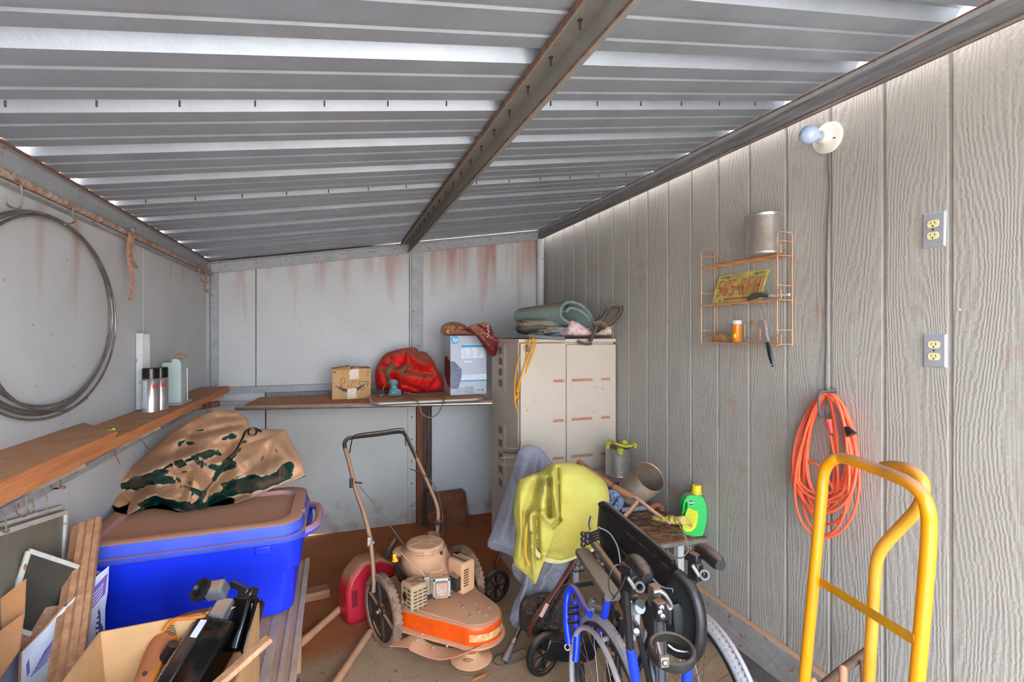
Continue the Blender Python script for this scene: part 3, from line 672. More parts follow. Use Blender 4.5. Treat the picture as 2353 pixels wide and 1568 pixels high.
# ---------------------------------------------------------------- bench under the tote
bx1 = -.118
t = thing('bench', (-.5, 1.6, 0), 'low dusty wooden bench top carrying the blue tote and the box of tools', 'bench')
mb = MB(); mb.box(((XL+bx1)/2, 1.6, .489), (bx1-XL-.01, 2.1, .035)); mb.build('top', mat('dusty_bench_top', (200, 160, 128), .9, var=.12, vs=5, bump=.2, bs=50), t, smooth=0, bevel=.004)
mb = MB()
for x, w, h in ((bx1-.012, .022, .005), (bx1-.052, .016, .004), (bx1-.10, .03, .003)): mb.box((x, 1.6, .5065+h/2), (w, 2.1, h))
mb.build('edge_moulding', mat('dusty_light_moulding', (206, 176, 150), .85, var=.15, vs=8), t, smooth=0, bevel=.003)
for x in (XL+.06, bx1-.06):
    for y in (.62, 2.58):
        mb = MB(); mb.box((x, y, .236), (.05, .05, .472)); mb.build('leg', M_PLANK, t, smooth=0, bevel=.004)
mb = MB(); p = V(bx1+.002, 1.70, .5); mb.box(p, (.006, .07, .02)); mb.cyl(p+V(.004, -.035, .008), p+V(.004, .035, .008), .005, n=8); mb.build('hinge', M_WIRE, t)

# ---------------------------------------------------------------- blue storage tote with lid
cx, cy = (-.872-.125)/2, 2.365; W, D = .747, .51; zb, zt_ = .512, .845
t = thing('storage_tote', (cx, cy, zb), 'large bright blue plastic storage tote with a dusty lid against the left wall', 'storage tote')
def L(w, d, r, z, dx=0): return [(x, y, z) for x, y in rloop(cx+dx, cy, w, d, r, 10)]
mb = MB(); loft(mb, [L(W-.11, D-.09, .05, zb), L(W-.07, D-.05, .07, zb+.012), L(W-.060, D-.050, .075, zb+.05), L(W-.048, D-.044, .075, zb+.170), L(W-.014, D-.012, .075, zb+.186), L(W-.004, D-.004, .075, zt_-.03), L(W, D, .075, zt_)])
mb.build('tub', M_BLUE, t, smooth=50)
mb = MB(); mb.box((cx+.235, cy-D/2+.003, zt_-.055), (.055, .012, .035)); mb.build('wall_rib', M_BLUE, t, bevel=.008, seg=3)
mb = MB()
loft(mb, [L(W+.012, D+.012, .08, zt_-.035), L(W+.022, D+.022, .085, zt_-.03), L(W+.022, D+.022, .085, zt_-.012), L(W-.01, D-.01, .08, zt_-.010)], True, True)
mb.build('tub_rim', M_BLUELID, t, smooth=50)
mb = MB(); loft(mb, [L(W+.004, D+.004, .085, zt_-.008), L(W+.006, D+.006, .085, zt_+.0), L(W-.004, D-.004, .085, zt_+.034), L(W-.03, D-.03, .08, zt_+.040), L(W-.10, D-.10, .08, zt_+.038), L(W-.12, D-.12, .07, zt_+.022), L(W-.14, D-.14, .06, zt_+.020)])
mb.build('lid', M_BLUELID, t, smooth=40)
hx = cx+W/2
mb = MB(); P = [(hx-.02, cy-.20, zt_-.03), (hx+.035, cy-.15, zt_-.028), (hx+.055, cy-.08, zt_-.026), (hx+.055, cy+.06, zt_-.026), (hx+.035, cy+.13, zt_-.028), (hx-.02, cy+.18, zt_-.03)]
mb.tube(P, .017, 8, k=5, flat=1.0); mb.build('handle', M_BLUELID, t)
mb = MB(); mb.prism([(-.03, -.21), (.02, -.19), (.03, -.05), (.03, .03), (.02, .17), (-.03, .19)], (hx, cy, zt_-.045), (1, 0, 0), (0, 1, 0), (0, 0, .008)); mb.build('handle_web', M_BLUE, t)
mb = MB(); mb.box((hx-.012, cy-.09, zt_+.022), (.035, .05, .032)); mb.build('lid_latch', M_BLUELID, t, bevel=.006)

# ---------------------------------------------------------------- tarpaulin bundle on the lid
pts = [(254, 1122), (268, 1098), (330, 1052), (372, 1012), (405, 985), (452, 958), (500, 942), (548, 946), (568, 962), (575, 985), (610, 986), (655, 988), (668, 1015), (690, 1050), (704, 1094), (672, 1108), (630, 1122), (585, 1142), (520, 1166), (462, 1180), (404, 1196), (352, 1184), (300, 1190), (262, 1200), (256, 1160)]
R = [(258, 1130, 420, 1120, 16, -.05), (470, 1175, 690, 1105, 16, -.06), (270, 1110, 470, 1035, 14, .05), (262, 1195, 340, 1110, 12, -.07), (300, 1130, 390, 1110, 16, -.05), (560, 1005, 455, 1185, 10, .05), (545, 1040, 440, 1190, 9, -.06), (620, 1015, 680, 1060, 12, .04), (620, 1020, 600, 1080, 10, -.04), (520, 1110, 660, 1060, 14, .05), (490, 1160, 690, 1095, 20, -.05),
     (350, 1140, 440, 1160, 8, .035), (345, 1135, 395, 1185, 8, -.04), (430, 1010, 540, 990, 14, .04), (440, 1000, 560, 975, 8, -.05), (500, 960, 560, 955, 8, -.05), (560, 960, 540, 1040, 10, .04), (380, 1060, 500, 1030, 10, .03), (460, 1060, 430, 1150, 9, .04), (570, 1060, 610, 1120, 10, .025), (640, 1060, 640, 1110, 8, .03)]
mb = cloth_mb(pts, lambda x, y: 2.06+(1196-y)*.0023, .13, R, tri=((28, 118, .075, .1, .5), (-62, 150, .085, .35, .5), (75, 96, .045, .6, .6), (-20, 70, .030, .2, .7), (50, 47, .014, .7, .6)), nz=.006, nf=.05, n=280, rings=80, back=.10, prof=.55, c=(470, 1090), smooth=False, seed=3)
for v in mb.v: v.z = max(v.z, zt_+.044)
t = thing('tarpaulin', V(-.5, 2.45, zt_+.044), 'crumpled dark green tarpaulin caked in brown dust on top of the blue tote', 'tarpaulin')
mb.build('folded_sheet', M_TARP, t, smooth=30)
mb = MB(); P = [at(x, y, d=2.16) for x, y in ((600, 992), (583, 984), (566, 990), (556, 1010), (540, 1038), (520, 1056))]; mb.tube(P, .010, 8, k=6, flat=.35); mb.build('edge_hem', M_BLACKG, t)
mb = MB(); mb.torus(at(580, 993, d=2.12), (0.2, -1, .4), .016, .004, 24, 8); mb.build('grommet', M_BLACKG, t)

# ---------------------------------------------------------------- wooden moulding plank leaning on the tote
a0 = at(112, 1850, d=1.16); a1 = at(203, 1204, d=1.72); ax = (a1-a0).normalized(); u = V(_c, -_s, 0); u = (u-ax*u.dot(ax)).normalized(); w = u.cross(ax)
prof = [(-.042, 0), (.042, 0), (.042, -.014), (.030, -.018), (.022, -.013), (.008, -.020), (-.004, -.013), (-.016, -.020), (-.028, -.014), (-.042, -.012)]
mb = MB(); mb.prism([(p[0], p[1]) for p in prof], a0, u, w if w.dot(V(_s, _c, 0)) > 0 else -w, a1-a0)
tag(mb.build('wooden_moulding', M_PLANK, smooth=20), 'weathered length of wooden moulding leaning against the front of the blue tote', 'plank')

# ---------------------------------------------------------------- open cardboard box of old electronics
bxa, bxb, bya, byb, z0b, z1b = -.60, -.225, 1.16, 1.69, .515, .80
t = thing('cardboard_box', (-.4, 1.4, z0b), 'open cardboard box full of old electronics in front of the blue tote', 'box')
th = .005
mb = MB(); mb.box(((bxa+bxb)/2, (bya+byb)/2, z0b+.003), (bxb-bxa, byb-bya, .005)); mb.build('bottom', M_CARD, t, smooth=0)
mb = MB(); mb.hexa([(bxa, byb, z0b), (bxb, byb, z0b), (bxb, byb+th, z0b), (bxa, byb+th, z0b)], [(bxa-.02, byb, z1b-.01), (bxb, byb, z1b), (bxb, byb+th, z1b), (bxa-.02, byb+th, z1b-.01)]); mb.build('side_panel', M_CARD, t, smooth=0)
mb = MB(); mb.hexa([(bxb, bya, z0b), (bxb+th, bya, z0b), (bxb+th, byb, z0b), (bxb, byb, z0b)], [(bxb+.0, bya, z1b), (bxb+.0+th, bya, z1b), (bxb+th, byb, z1b), (bxb, byb, z1b)]); mb.build('side_panel', M_CARD, t, smooth=0)
mb = MB(); mb.hexa([(bxa-th, bya, z0b), (bxa, bya, z0b), (bxa, byb, z0b), (bxa-th, byb, z0b)], [(bxa-.02-th, bya, z1b-.03), (bxa-.02, bya, z1b-.03), (bxa-.02, byb, z1b-.01), (bxa-.02-th, byb, z1b-.01)]); mb.build('side_panel', M_CARD, t, smooth=0)
mb = MB(); mb.box(((bxa+bxb)/2, bya, (z0b+z1b)/2-.03), (bxb-bxa, th, z1b-z0b-.06)); mb.build('side_panel', M_CARD, t, smooth=0)
# stick lying over the box corner
mb = MB(); a = at(470, 1600, d=1.13); b = at(620, 1466, d=1.24); mb.bar(a, b, .028, .014); c_ = b+(b-a).normalized()*.02
tag(mb.build('wooden_stick', M_PLANK, smooth=0, bevel=.003), 'dirty flat wooden stick lying across the near corner of the tool box', 'stick')
# camcorder
def frame(p0, p1, side):
    ax = (p1-p0).normalized(); u = Vector(side); u = (u-ax*u.dot(ax)).normalized(); w = u.cross(ax); return ax, u, w
p0 = at(405, 1590, d=1.33); p1 = at(525, 1390, d=1.53); ax, u, w = frame(p0, p1, (_c, -_s, 0)); Ln = (p1-p0).length
if w.dot(V(_s, _c, 0)) > 0: w = -w          # w towards the camera
RM = Matrix((u, w, ax)).transposed()
def loc(a, b, c): return p0+u*a+w*b+ax*c
t = thing('video_camera', loc(0, 0, 0), 'old black shoulder video camera standing in the cardboard box', 'video camera')
mb = MB(); mb.box(loc(.035, 0, Ln*.32), (.085, .09, Ln*.85), RM); mb.build('body', M_BLACKG, t, bevel=.012, seg=3)
mb = MB(); mb.box(loc(-.018, .012, Ln*.35), (.040, .075, Ln*.78), RM); mb.build('control_panel', M_BLACK, t, bevel=.006)
mb = MB(); mb.box(loc(-.045, .004, Ln*.33), (.022, .06, Ln*.72), RM); mb.build('side_grip', M_GREYPL, t, bevel=.006)
mb = MB()
for k in range(6): mb.lathe(loc(-.046, .034, Ln*(.0+.09*k)), w, [(.0045, 0), (.004, .003), (0, .004)], 10)
mb.build('button', M_GREYPL, t)
mb = MB(); mb.box(loc(-.012, .052, Ln*.58), (.02, .004, .05), RM); mb.build('display', M_WHITEC, t, bevel=.002)
e = at(492, 1440, d=1.47); mb = MB(); mb.box(e, (.075, .05, .09), RM); mb.box(at(512, 1405, d=1.49), (.05, .05, .06), RM); mb.build('viewfinder_body', M_GREYPL, t, bevel=.006)
mb = MB(); mb.bar(at(473, 1360, d=1.50), at(520, 1353, d=1.50), .045, .05, up=w); mb.build('viewfinder_tube', M_GREYPL, t, bevel=.01, seg=3)
mb = MB(); mb.lathe(at(475, 1362, d=1.50), at(455, 1354, d=1.48)-at(475, 1362, d=1.50), [(.022, 0), (.022, .01), (.033, .018), (.033, .03), (.024, .032), (.02, .02)], 24); mb.build('eyecup', M_BLACK, t)
mb = MB(); mb.tube([at(x, y, d=1.46) for x, y in ((455, 1475), (448, 1450), (456, 1425), (470, 1412))], .006, 8, k=5); mb.build('cable', M_BLACK, t)
# second black device
t = thing('camera_lens_unit', at(560, 1440, d=1.5), 'glossy black clamshell camera unit standing beside the video camera in the box', 'camera')
q0, q1 = at(535, 1500, d=1.46), at(568, 1372, d=1.54); ax, u, w = frame(q0, q1, (_c, -_s, 0)); RM = Matrix((u, w, ax)).transposed(); Ln = (q1-q0).length
mb = MB(); mb.box(q0+ax*Ln*.5, (.06, .07, Ln), RM); mb.build('body', M_BLACKG, t, bevel=.012, seg=3)
mb = MB(); mb.box(q0+ax*Ln*.45+u*.042, (.014, .06, Ln*.95), RM); mb.build('hinged_cover', M_BLACKG, t, bevel=.005)
mb = MB(); mb.box(q1+ax*.012+u*.0, (.045, .05, .03), RM); mb.build('neck', M_BLACK, t, bevel=.006)
mb = MB(); a_, b_ = at(538, 1342, d=1.55), at(578, 1362, d=1.53); mb.bar(a_, b_, .05, .018, up=ax); mb.build('lens_hood', M_BLACK, t, bevel=.004)
mb = MB(); mb.tube([at(x, y, d=1.52) for x, y in ((588, 1378), (598, 1376), (600, 1388), (592, 1398), (586, 1410))], .003, 8, k=5); mb.build('strap_ring', M_BLACKG, t)
# orange power tool
t = thing('power_tool', at(400, 1470, d=1.45), 'dusty orange power tool lying in the cardboard box left of the video camera', 'power tool')
P = [at(x, y, d=dd) for x, y, dd in ((300, 1640, 1.26), (335, 1560, 1.33), (360, 1500, 1.40), (392, 1455, 1.46), (432, 1436, 1.5), (472, 1428, 1.53))]
mb = MB(); mb.tube(P, lambda s: .022+.022*s, 16, k=6, flat=.8); mb.build('housing', M_ORANGEPL, t)
mb = MB(); mb.tube([at(x, y, d=1.42) for x, y in ((375, 1450), (400, 1425), (440, 1420), (470, 1415))], .006, 8, k=5); mb.build('seam_ridge', M_ORANGEPL, t)
mb = MB()
for i in range(5):
    for j in range(5):
        p = at(378+i*5+j*1.5, 1443+j*5-i*1.2, d=1.43); mb.ball(p, .0022, 6, 4)
mb.build('vent_hole', M_BLACK, t)
mb = MB(); mb.tube([at(x, y, d=1.38) for x, y in ((398, 1480), (385, 1500), (372, 1520))], .014, 10, k=4); mb.build('trigger', M_BLACK, t)
mb = MB(); mb.lathe(at(333, 1548, d=1.30), V(-_s, -_c, .2), [(.006, 0), (.006, .003), (0, .003)], 12); mb.build('screw', M_SCREW, t)

# ---------------------------------------------------------------- printed white carton
t = thing('printed_carton', at(180, 1500, d=1.25), 'flattened white food carton with purple printing behind the wooden moulding', 'carton')
def pxpanel(mb, pts, d, th):
    P = [at(x, y, d=(d(x, y) if callable(d) else d)) for x, y in pts]; n = len(P); tv = V(_s, _c, 0)*th
    mb.add(P+[p+tv for p in P], [tuple(range(n)), tuple(reversed(range(n, 2*n)))]+[(i, i+n, (i+1) % n+n, (i+1) % n) for i in range(n)]); return mb
dR = lambda x, y: 1.48+(x-150)*.0014
dL = lambda x, y: 1.48-(150-x)*.0005
mb = MB(); pxpanel(mb, [(150, 1395), (205, 1340), (249, 1302), (246, 1360), (240, 1400), (239, 1470), (214, 1560), (150, 1640)], dR, .003); mb.build('right_panel', M_WHITEC, t, smooth=0)
mb = MB(); pxpanel(mb, [(52, 1640), (44, 1560), (48, 1500), (100, 1448), (142, 1397), (150, 1395), (150, 1640)], dL, .003); mb.build('left_panel', M_WHITEC, t, smooth=0)
e_ = .002
mb = MB(); pxpanel(mb, [(205, 1363), (247, 1318), (241, 1365), (204, 1410), (195, 1412)], lambda x, y: dR(x, y)-e_, .001)
mb.cur = 1
for k in range(6): pxpanel(mb, [(209, 1372+k*8), (238-k, 1340+k*8), (238-k, 1343+k*8), (209, 1375+k*8)], lambda x, y: dR(x, y)-e_*1.6, .0005)
mb.build('purple_band', [M_PURPLE, M_WHITEC], t, smooth=0)
mb = MB()
for cx_, cy_, rx, ry in ((222, 1422, 9, 30), (229, 1460, 9, 28)): pxpanel(mb, [(cx_+rx*math.cos(a*PI/9), cy_+ry*math.sin(a*PI/9)) for a in range(18)], lambda x, y: dR(x, y)-e_, .001)
mb.cur = 1
for k in range(7): pxpanel(mb, [(218+(k % 2)*3, 1400+k*12), (228-(k % 2)*3, 1398+k*12), (226, 1405+k*12), (220, 1406+k*12)], lambda x, y: dR(x, y)-e_*1.6, .0005)
mb.build('oval_logo', [M_NAVY, M_WHITEC], t, smooth=0)
mb = MB(); pxpanel(mb, [(196, 1440), (208, 1430), (214, 1480), (206, 1530), (188, 1545)], lambda x, y: dR(x, y)-e_, .001); mb.build('food_picture', M_REDPR, t, smooth=0)
mb = MB()
for k in range(7): pxpanel(mb, [(100-k*5, 1500+k*9), (128-k*3, 1462+k*9), (128-k*3, 1465+k*9), (100-k*5, 1503+k*9)], lambda x, y: dL(x, y)-e_, .0006)
pxpanel(mb, [(124, 1470), (134, 1448), (147, 1425), (147, 1480), (132, 1510)], lambda x, y: dL(x, y)-e_, .0008)
pxpanel(mb, [(60, 1530), (66, 1515), (68, 1545), (62, 1556)], lambda x, y: dL(x, y)-e_, .0008)
mb.build('side_print', [M_PURPLE], t, smooth=0)
mb = MB(); mb.tube([at(x, y, d=1.425) for x, y in ((44, 1568), (47, 1500), (100, 1447), (145, 1396))], .003, 6); mb.build('torn_edge', M_CARDB, t)

# ---------------------------------------------------------------- window frames leaning at the left wall
def win(name, corners, label, fw, gm, depths, mid=None):
    P = [at(x, y, d=dd) for (x, y), dd in zip(corners, depths)]
    t = thing(name, P[3], label, 'window frame')
    for a, b, nm in ((0, 1, 'top_rail'), (1, 2, 'side_rail'), (2, 3, 'bottom_rail'), (3, 0, 'side_rail')):
        mb = MB(); mb.bar(P[a], P[b], fw, fw*.8, up=(P[1]-P[0]).cross(P[2]-P[1])); mb.build(nm, M_ALU, t, smooth=0, bevel=.002)
    mb = MB(); n_ = (P[1]-P[0]).cross(P[2]-P[1]).normalized()*.002; mb.add([p-n_ for p in P]+[p+n_ for p in P], [(0, 1, 2, 3), (7, 6, 5, 4), (0, 4, 5, 1), (1, 5, 6, 2), (2, 6, 7, 3), (3, 7, 4, 0)]); mb.build('glass_pane', gm, t, smooth=0)
    return t
A = V(-.875, 1.2, 1.075); 
def wp(px, py, X): return at(px, py, X=X)
c1 = [wp(-160, 1275, -.885), wp(148, 1178, -.885), wp(138, 1345, -.872), wp(-150, 1640, -.872)]
P = c1; t = thing('window_sash', P[3], 'large old window sash with dusty glass leaning on the left wall below the shelf', 'window frame')
for a, b, nm in ((0, 1, 'top_rail'), (1, 2, 'side_rail'), (2, 3, 'bottom_rail'), (3, 0, 'side_rail')):
    mb = MB(); up = (P[1]-P[0]).cross(P[2]-P[1]); mb.bar(P[a], P[b], .016, .02, up=up)
    if nm == 'top_rail': mb.bar(P[a]+V(-.01, 0, .02), P[b]+V(-.01, 0, .02), .012, .014, up=up)
    mb.build(nm, M_ALU, t, smooth=0, bevel=.002)
n_ = (P[1]-P[0]).cross(P[2]-P[1]).normalized()*.002
mb = MB(); mb.add([p-n_ for p in P]+[p+n_ for p in P], [(0, 1, 2, 3), (7, 6, 5, 4), (0, 4, 5, 1), (1, 5, 6, 2), (2, 6, 7, 3), (3, 7, 4, 0)]); mb.build('glass_pane', M_GLASSD, t, smooth=0)
win('window_sash', [(66, 1266), (235, 1322), (212, 1500), (10, 1440)], 'smaller window sash with dark dusty glass standing in the brown carton at far left', .013, M_GLASSD2, [1.46, 1.66, 1.62, 1.40])
# brown carton at far left
t = thing('brown_carton', at(20, 1450, d=1.3), 'brown cardboard carton at the lower left edge of the photo', 'box')
mb = MB(); pxpanel(mb, [(-60, 1420), (0, 1377), (56, 1333), (52, 1420), (30, 1500), (-60, 1600)], 1.365, .006); mb.build('side_panel', M_CARDB, t, smooth=0)
mb = MB(); pxpanel(mb, [(-60, 1500), (0, 1450), (52, 1412), (40, 1500), (0, 1560), (-60, 1620)], 1.335, .006); mb.build('inner_flap', M_CARDB, t, smooth=0)
mb = MB(); p = [at(52, 1405, d=1.47), at(152, 1388, d=1.52), at(132, 1475, d=1.48), at(20, 1500, d=1.42)]; w = V(.0, .05, -.02)
mb.hexa(p, [q+w for q in p]); 
tag(mb.build('paper_wrapped_block', mat('brown_textured_paper', (140, 98, 76), .9, rgb2=(176, 132, 104), vs=60, bump=.5, bs=120), smooth=0, bevel=.002), 'flat red-brown paper packet inside the carton at far left', 'packet')
mb = MB(); mb.box((-.76, 1.22, .632), (.20, .46, .24)); tag(mb.build('dark_storage_crate', mat('dark_crate', (34, 30, 26), .8), smooth=0, bevel=.006), 'dark crate standing on the bench under the flattened white carton', 'crate')
# ================================================================ back shelf and cabinet
M_TUBE = mat('chromed_tube', (190, 186, 178), .3, metal=.8, var=.1, vs=20, dust=.8, dlo=.5, dhi=.9)
M_REDNY = mat('red_nylon', (226, 26, 22), .75, var=.1, vs=8, dust=.85, dlo=.30, dhi=.75, dcol=(168, 92, 60), bump=.1, bs=60)
M_WEB = mat('khaki_webbing', (120, 96, 62), .8, var=.15, vs=30)
M_TEAL = mat('teal_plastic', (70, 140, 152), .4, var=.1, dust=.85, dlo=.35, dhi=.85)
M_CORDG = mat('dusty_grey_cord', (128, 108, 88), .7, var=.1)
M_TAPE = mat('clear_packing_tape', (214, 186, 156), .15, var=.1, vs=60, bump=.3, bs=90)
M_INK = mat('dark_ink', (52, 54, 58), .6)
M_MARKER = mat('red_marker', (158, 62, 38), .7)
M_GREYBOX = mat('light_grey_carton', (186, 192, 204), .4, var=.06, vs=3, dust=.3, dlo=.6, dhi=1.0)
M_HPBLUE = mat('sky_blue_print', (70, 160, 215), .5)
M_CLOTHR = mat('dark_red_quilted_cloth', (132, 34, 38), .8, var=.25, vs=30, dust=.7, dlo=.35, dhi=.85, bump=.4, bs=60)
M_BROCADE = mat('floral_brocade', (150, 78, 62), .7, rgb2=(204, 164, 120), vs=28, bump=.3, bs=80)
M_CAB = mat('beige_plastic_cabinet', (198, 182, 164), .6, var=.05, vs=2.5, fleck=-.25, dust=.8, dlo=.6, dhi=.9, bump=.03, bs=200)
M_CABD = mat('louvre_recess_dust', (186, 130, 98), .9)
M_FELT = mat('grey_green_felt', (150, 168, 160), .95, var=.25, vs=120, bump=.9, bs=260, dust=.9, dlo=.30, dhi=.7, dcol=(140, 122, 96))
M_TOOL = mat('dusty_dark_tool', (84, 76, 64), .6, var=.25, vs=20, dust=.8, dlo=.35, dhi=.85)
M_YCORD = mat('yellow_cord', (238, 160, 14), .5, var=.1, vs=30)
M_BAG = mat('printed_plastic_bag', (222, 216, 212), .4, rgb2=(206, 120, 116), vs=34)
M_BAG2 = mat('floral_plastic_bag', (226, 214, 200), .4, rgb2=(190, 130, 70), vs=26)

# shelf tops (two folding table tops lying on a rail)
ZS = 1.138
c = [at(566, 934, Z=ZS), at(868, 927, Z=ZS), at(1128, 920, Z=ZS)]
t = thing('shelf_board', (0, 4.0, ZS), 'long dusty board shelf with a metal tube edge along the back wall', 'shelf')
fl, fr = at(560, 933, Z=ZS), at(1130, 921, Z=ZS)
bl, br = V(-.55, YB-.06, ZS), V(1.10, YB-.06, ZS)
mb = MB(); mb.hexa([p-V(0, 0, .018) for p in (fl, fr, br, bl)], (fl, fr, br, bl)); mb.build('board', M_SHELFD, t, smooth=0, bevel=.002)
mb = MB(); mb.tube([fl+V(-.05, .02, -.018), fl+V(0, -.008, -.018), fr+V(0, -.008, -.018)], .013, 12); mb.build('edge_tube', M_TUBE, t)
for x in (-.3, .45, 1.0):
    mb = MB(); y1 = fl.y+(fr.y-fl.y)*(x-fl.x)/(fr.x-fl.x); mb.bar((x, y1+.03, ZS-.03), (x, YB-.01, ZS-.03), .02, .02); mb.build('bracket', M_OLDSTEEL, t, smooth=0)
# small ledge left of it
mb = MB(); a = at(494, 912, Z=1.16); mb.bar(V(XL+.06, 4.05, 1.13), V(-.5, 4.02, 1.12), .03, .02); tag(mb.build('metal_rail', M_TRIM, smooth=0, bevel=.002), 'short dusty metal rail linking the left shelf to the back shelf', 'rail')
# second top with rounded corners
ZT = ZS+.024
def tabletop(px0, px1, py0, py1, r=.05):
    A = at(px0, py0, Z=ZT); B = at(px1, py1, Z=ZT); u = (B-A).normalized(); v = V(-u.y, u.x, 0); w = (B-A).length; D = .40
    return A, u, v, w, D
A, u, v, w, D = tabletop(856, 1112, 927, 916)
t = thing('folding_table_top', A+u*w/2, 'brown folding table top with rounded corners and metal rim lying on the back shelf', 'table top')
def rl(w_, d_, r, z): return [A+u*(x+w/2)+v*(y+D/2)+V(0, 0, z) for x, y in rloop(0, 0, w_, d_, r, 8)]
mb = MB(); loft(mb, [rl(w-.012, D-.012, .05, -.018), rl(w-.008, D-.008, .05, .0), rl(w-.02, D-.02, .05, .003)]); mb.build('top', M_SHELFD, t, smooth=30)
mb = MB(); mb.tube(rl(w, D, .055, -.008), .013, 10, closed=True); mb.build('metal_rim', M_TUBE, t)
AT, UT, VT = A, u, v
# shipping box with the arrow
z0 = ZS; p0 = at(763, 919, Z=z0); p1 = at(852, 915, Z=z0); u = (p1-p0).normalized(); v = V(-u.y, u.x, 0); W = (p1-p0).length
Hh = p0.z; zt_ = at(763, 850, d=(p0-V(0, 0, EYE)).dot(V(_s, _c, 0))).z; H = zt_-z0; D = .16
t = thing('cardboard_box', p0+u*W/2+v*D/2, 'brown shipping box with a dark curved arrow and RAGS in red marker', 'box')
mb = MB(); b4 = [p0, p0+u*W, p0+u*W+v*D, p0+v*D]; mb.hexa(b4, [q+V(0, 0, H) for q in b4]); mb.build('carton', M_CARD, t, smooth=0, bevel=.002)
mb = MB(); q = p0+V(0, 0, H)
mb.hexa([q+V(0, 0, .001), q+u*W*.48+V(0, 0, .001), q+u*W*.48+v*D+V(0, 0, .001), q+v*D+V(0, 0, .001)], [q+V(0, 0, .004), q+u*W*.45+V(0, 0, .022), q+u*W*.45+v*D*.9+V(0, 0, .024), q+v*D+V(0, 0, .004)]); mb.build('flap', M_CARDB, t, smooth=0)
mb = MB(); mb.hexa([q+u*W*.52+V(0, 0, .001), q+u*W+V(0, 0, .001), q+u*W+v*D+V(0, 0, .001), q+u*W*.52+v*D+V(0, 0, .001)], [q+u*W*.52+V(0, 0, .012), q+u*W+V(0, 0, .005), q+u*W+v*D+V(0, 0, .005), q+u*W*.52+v*D+V(0, 0, .012)]); mb.build('flap', M_CARDB, t, smooth=0)
nrm = -v
def onf(x, y, e=.001): return p0+u*W*x+V(0, 0, H*y)+nrm*e
mb = MB()
up_, lo_ = [], []
for i in range(21):
    s = i/20; x = .09+.78*s; yc = .47-.20*math.sin(PI*s)**.9+.05*s; th_ = .012+.11*math.sin(PI*s)**.8
    up_.append((x, yc+th_*.3)); lo_.append((x, yc-th_*.7))
P = [onf(x, y) for x, y in up_]+[onf(x, y) for x, y in reversed(lo_)]
n = 21; fs = [(i, i+1, 2*n-2-i, 2*n-1-i) for i in range(n-1)]
mb.add(P, fs)
for a, b, wd in (((.78, .56), (.93, .58), .035), ((.93, .59), (.905, .38), .035)):
    mb.bar(onf(*a), onf(*b), .004, .0012, up=nrm)
mb.build('curved_arrow', M_INK, t, smooth=0)
mb = MB()
for st in ([(.28, .22), (.22, .50), (.25, .62), (.19, .66)], [(.19, .64), (.27, .72), (.34, .64), (.30, .54), (.22, .47), (.30, .38), (.36, .24)], [(.37, .24), (.42, .46)], [(.42, .46), (.47, .22)], [(.375, .33), (.47, .31)],
           [(.60, .56), (.54, .60), (.50, .48), (.50, .32), (.57, .28), (.62, .40), (.56, .40)], [(.80, .55), (.73, .58), (.70, .50), (.80, .40), (.83, .32), (.76, .29), (.69, .33)], [(.17, .26), (.22, .48)]):
    mb.tube([onf(x, y) for x, y in st], .0016, 6, k=5)
mb.build('red_handwriting', M_MARKER, t)
mb = MB()
for x in (.90, .95):
    mb.bar(onf(x, .80), onf(x, .93), .0022, .0008, up=nrm); mb.bar(onf(x-.015, .89), onf(x, .94), .002, .0008, up=nrm); mb.bar(onf(x+.015, .89), onf(x, .94), .002, .0008, up=nrm)
mb.bar(onf(.88, .77), onf(.97, .77), .0022, .0008, up=nrm); mb.bar(onf(.03, .92), onf(.10, .92), .010, .0008, up=nrm)
mb.build('printed_marks', M_INK, t, smooth=0)
for y0, y1, x0, x1 in ((.66, 1.0, .44, .68), (.0, .36, .38, .62)):
    mb = MB(); mb.grid(lambda a, b: onf(x0+(x1-x0)*a+.01*math.sin(b*9), y0+(y1-y0)*b, .0025+.0008*math.sin(a*17+b*13)), 8, 8, thick=tuple(v*.002)); mb.build('tape_strip', M_TAPE, t)
mb = MB(); P = [onf(.52, 1.02, -.02)+V(0, 0, .006), onf(.6, 1.04, -.04), onf(.68, 1.02, -.05), onf(.8, 1.05, -.06), onf(.93, 1.06, -.06)]; mb.tube(P, .0022, 6, k=4); mb.build('loose_string', M_BLACK, t)

# red duffel bag
dd = 3.30
pts = [(863, 882), (862, 858), (868, 838), (884, 815), (905, 806), (932, 800), (955, 799), (962, 808), (978, 810), (995, 828), (1005, 850), (1015, 870), (1018, 885), (1008, 897), (985, 903), (950, 906), (915, 904), (885, 897), (866, 892)]
R = [(930, 806, 925, 850, 5, -.05), (935, 808, 1010, 862, 9, .05), (925, 850, 1008, 862, 6, -.05), (868, 840, 905, 812, 9, .04), (870, 842, 960, 845, 5, -.04), (922, 870, 1000, 868, 10, .05), (930, 885, 975, 900, 5, -.035), (980, 862, 968, 898, 5, .03), (990, 895, 1005, 868, 6, -.03), (865, 860, 920, 852, 9, .035), (905, 812, 900, 850, 5, .025), (945, 850, 990, 845, 5, -.02)]
mb = cloth_mb(pts, lambda x, y: 3.98-(y-800)*.0006, .17, R, tri=((20, 60, .05, .2, .6), (-50, 48, .045, .5, .6), (80, 40, .025, .1, .6), (-15, 23, .012, .3, .5)), cr=.004, crf=.05, n=220, rings=60, back=.12, prof=.5, smooth=True, seed=2)
for q in mb.v: q.z = max(q.z, ZT+.004)
t = thing('duffel_bag', at(935, 905, d=3.9), 'slumped bright red duffel bag with khaki straps on the folding table top', 'bag')
mb.build('bag_body', M_REDNY, t, smooth=50)
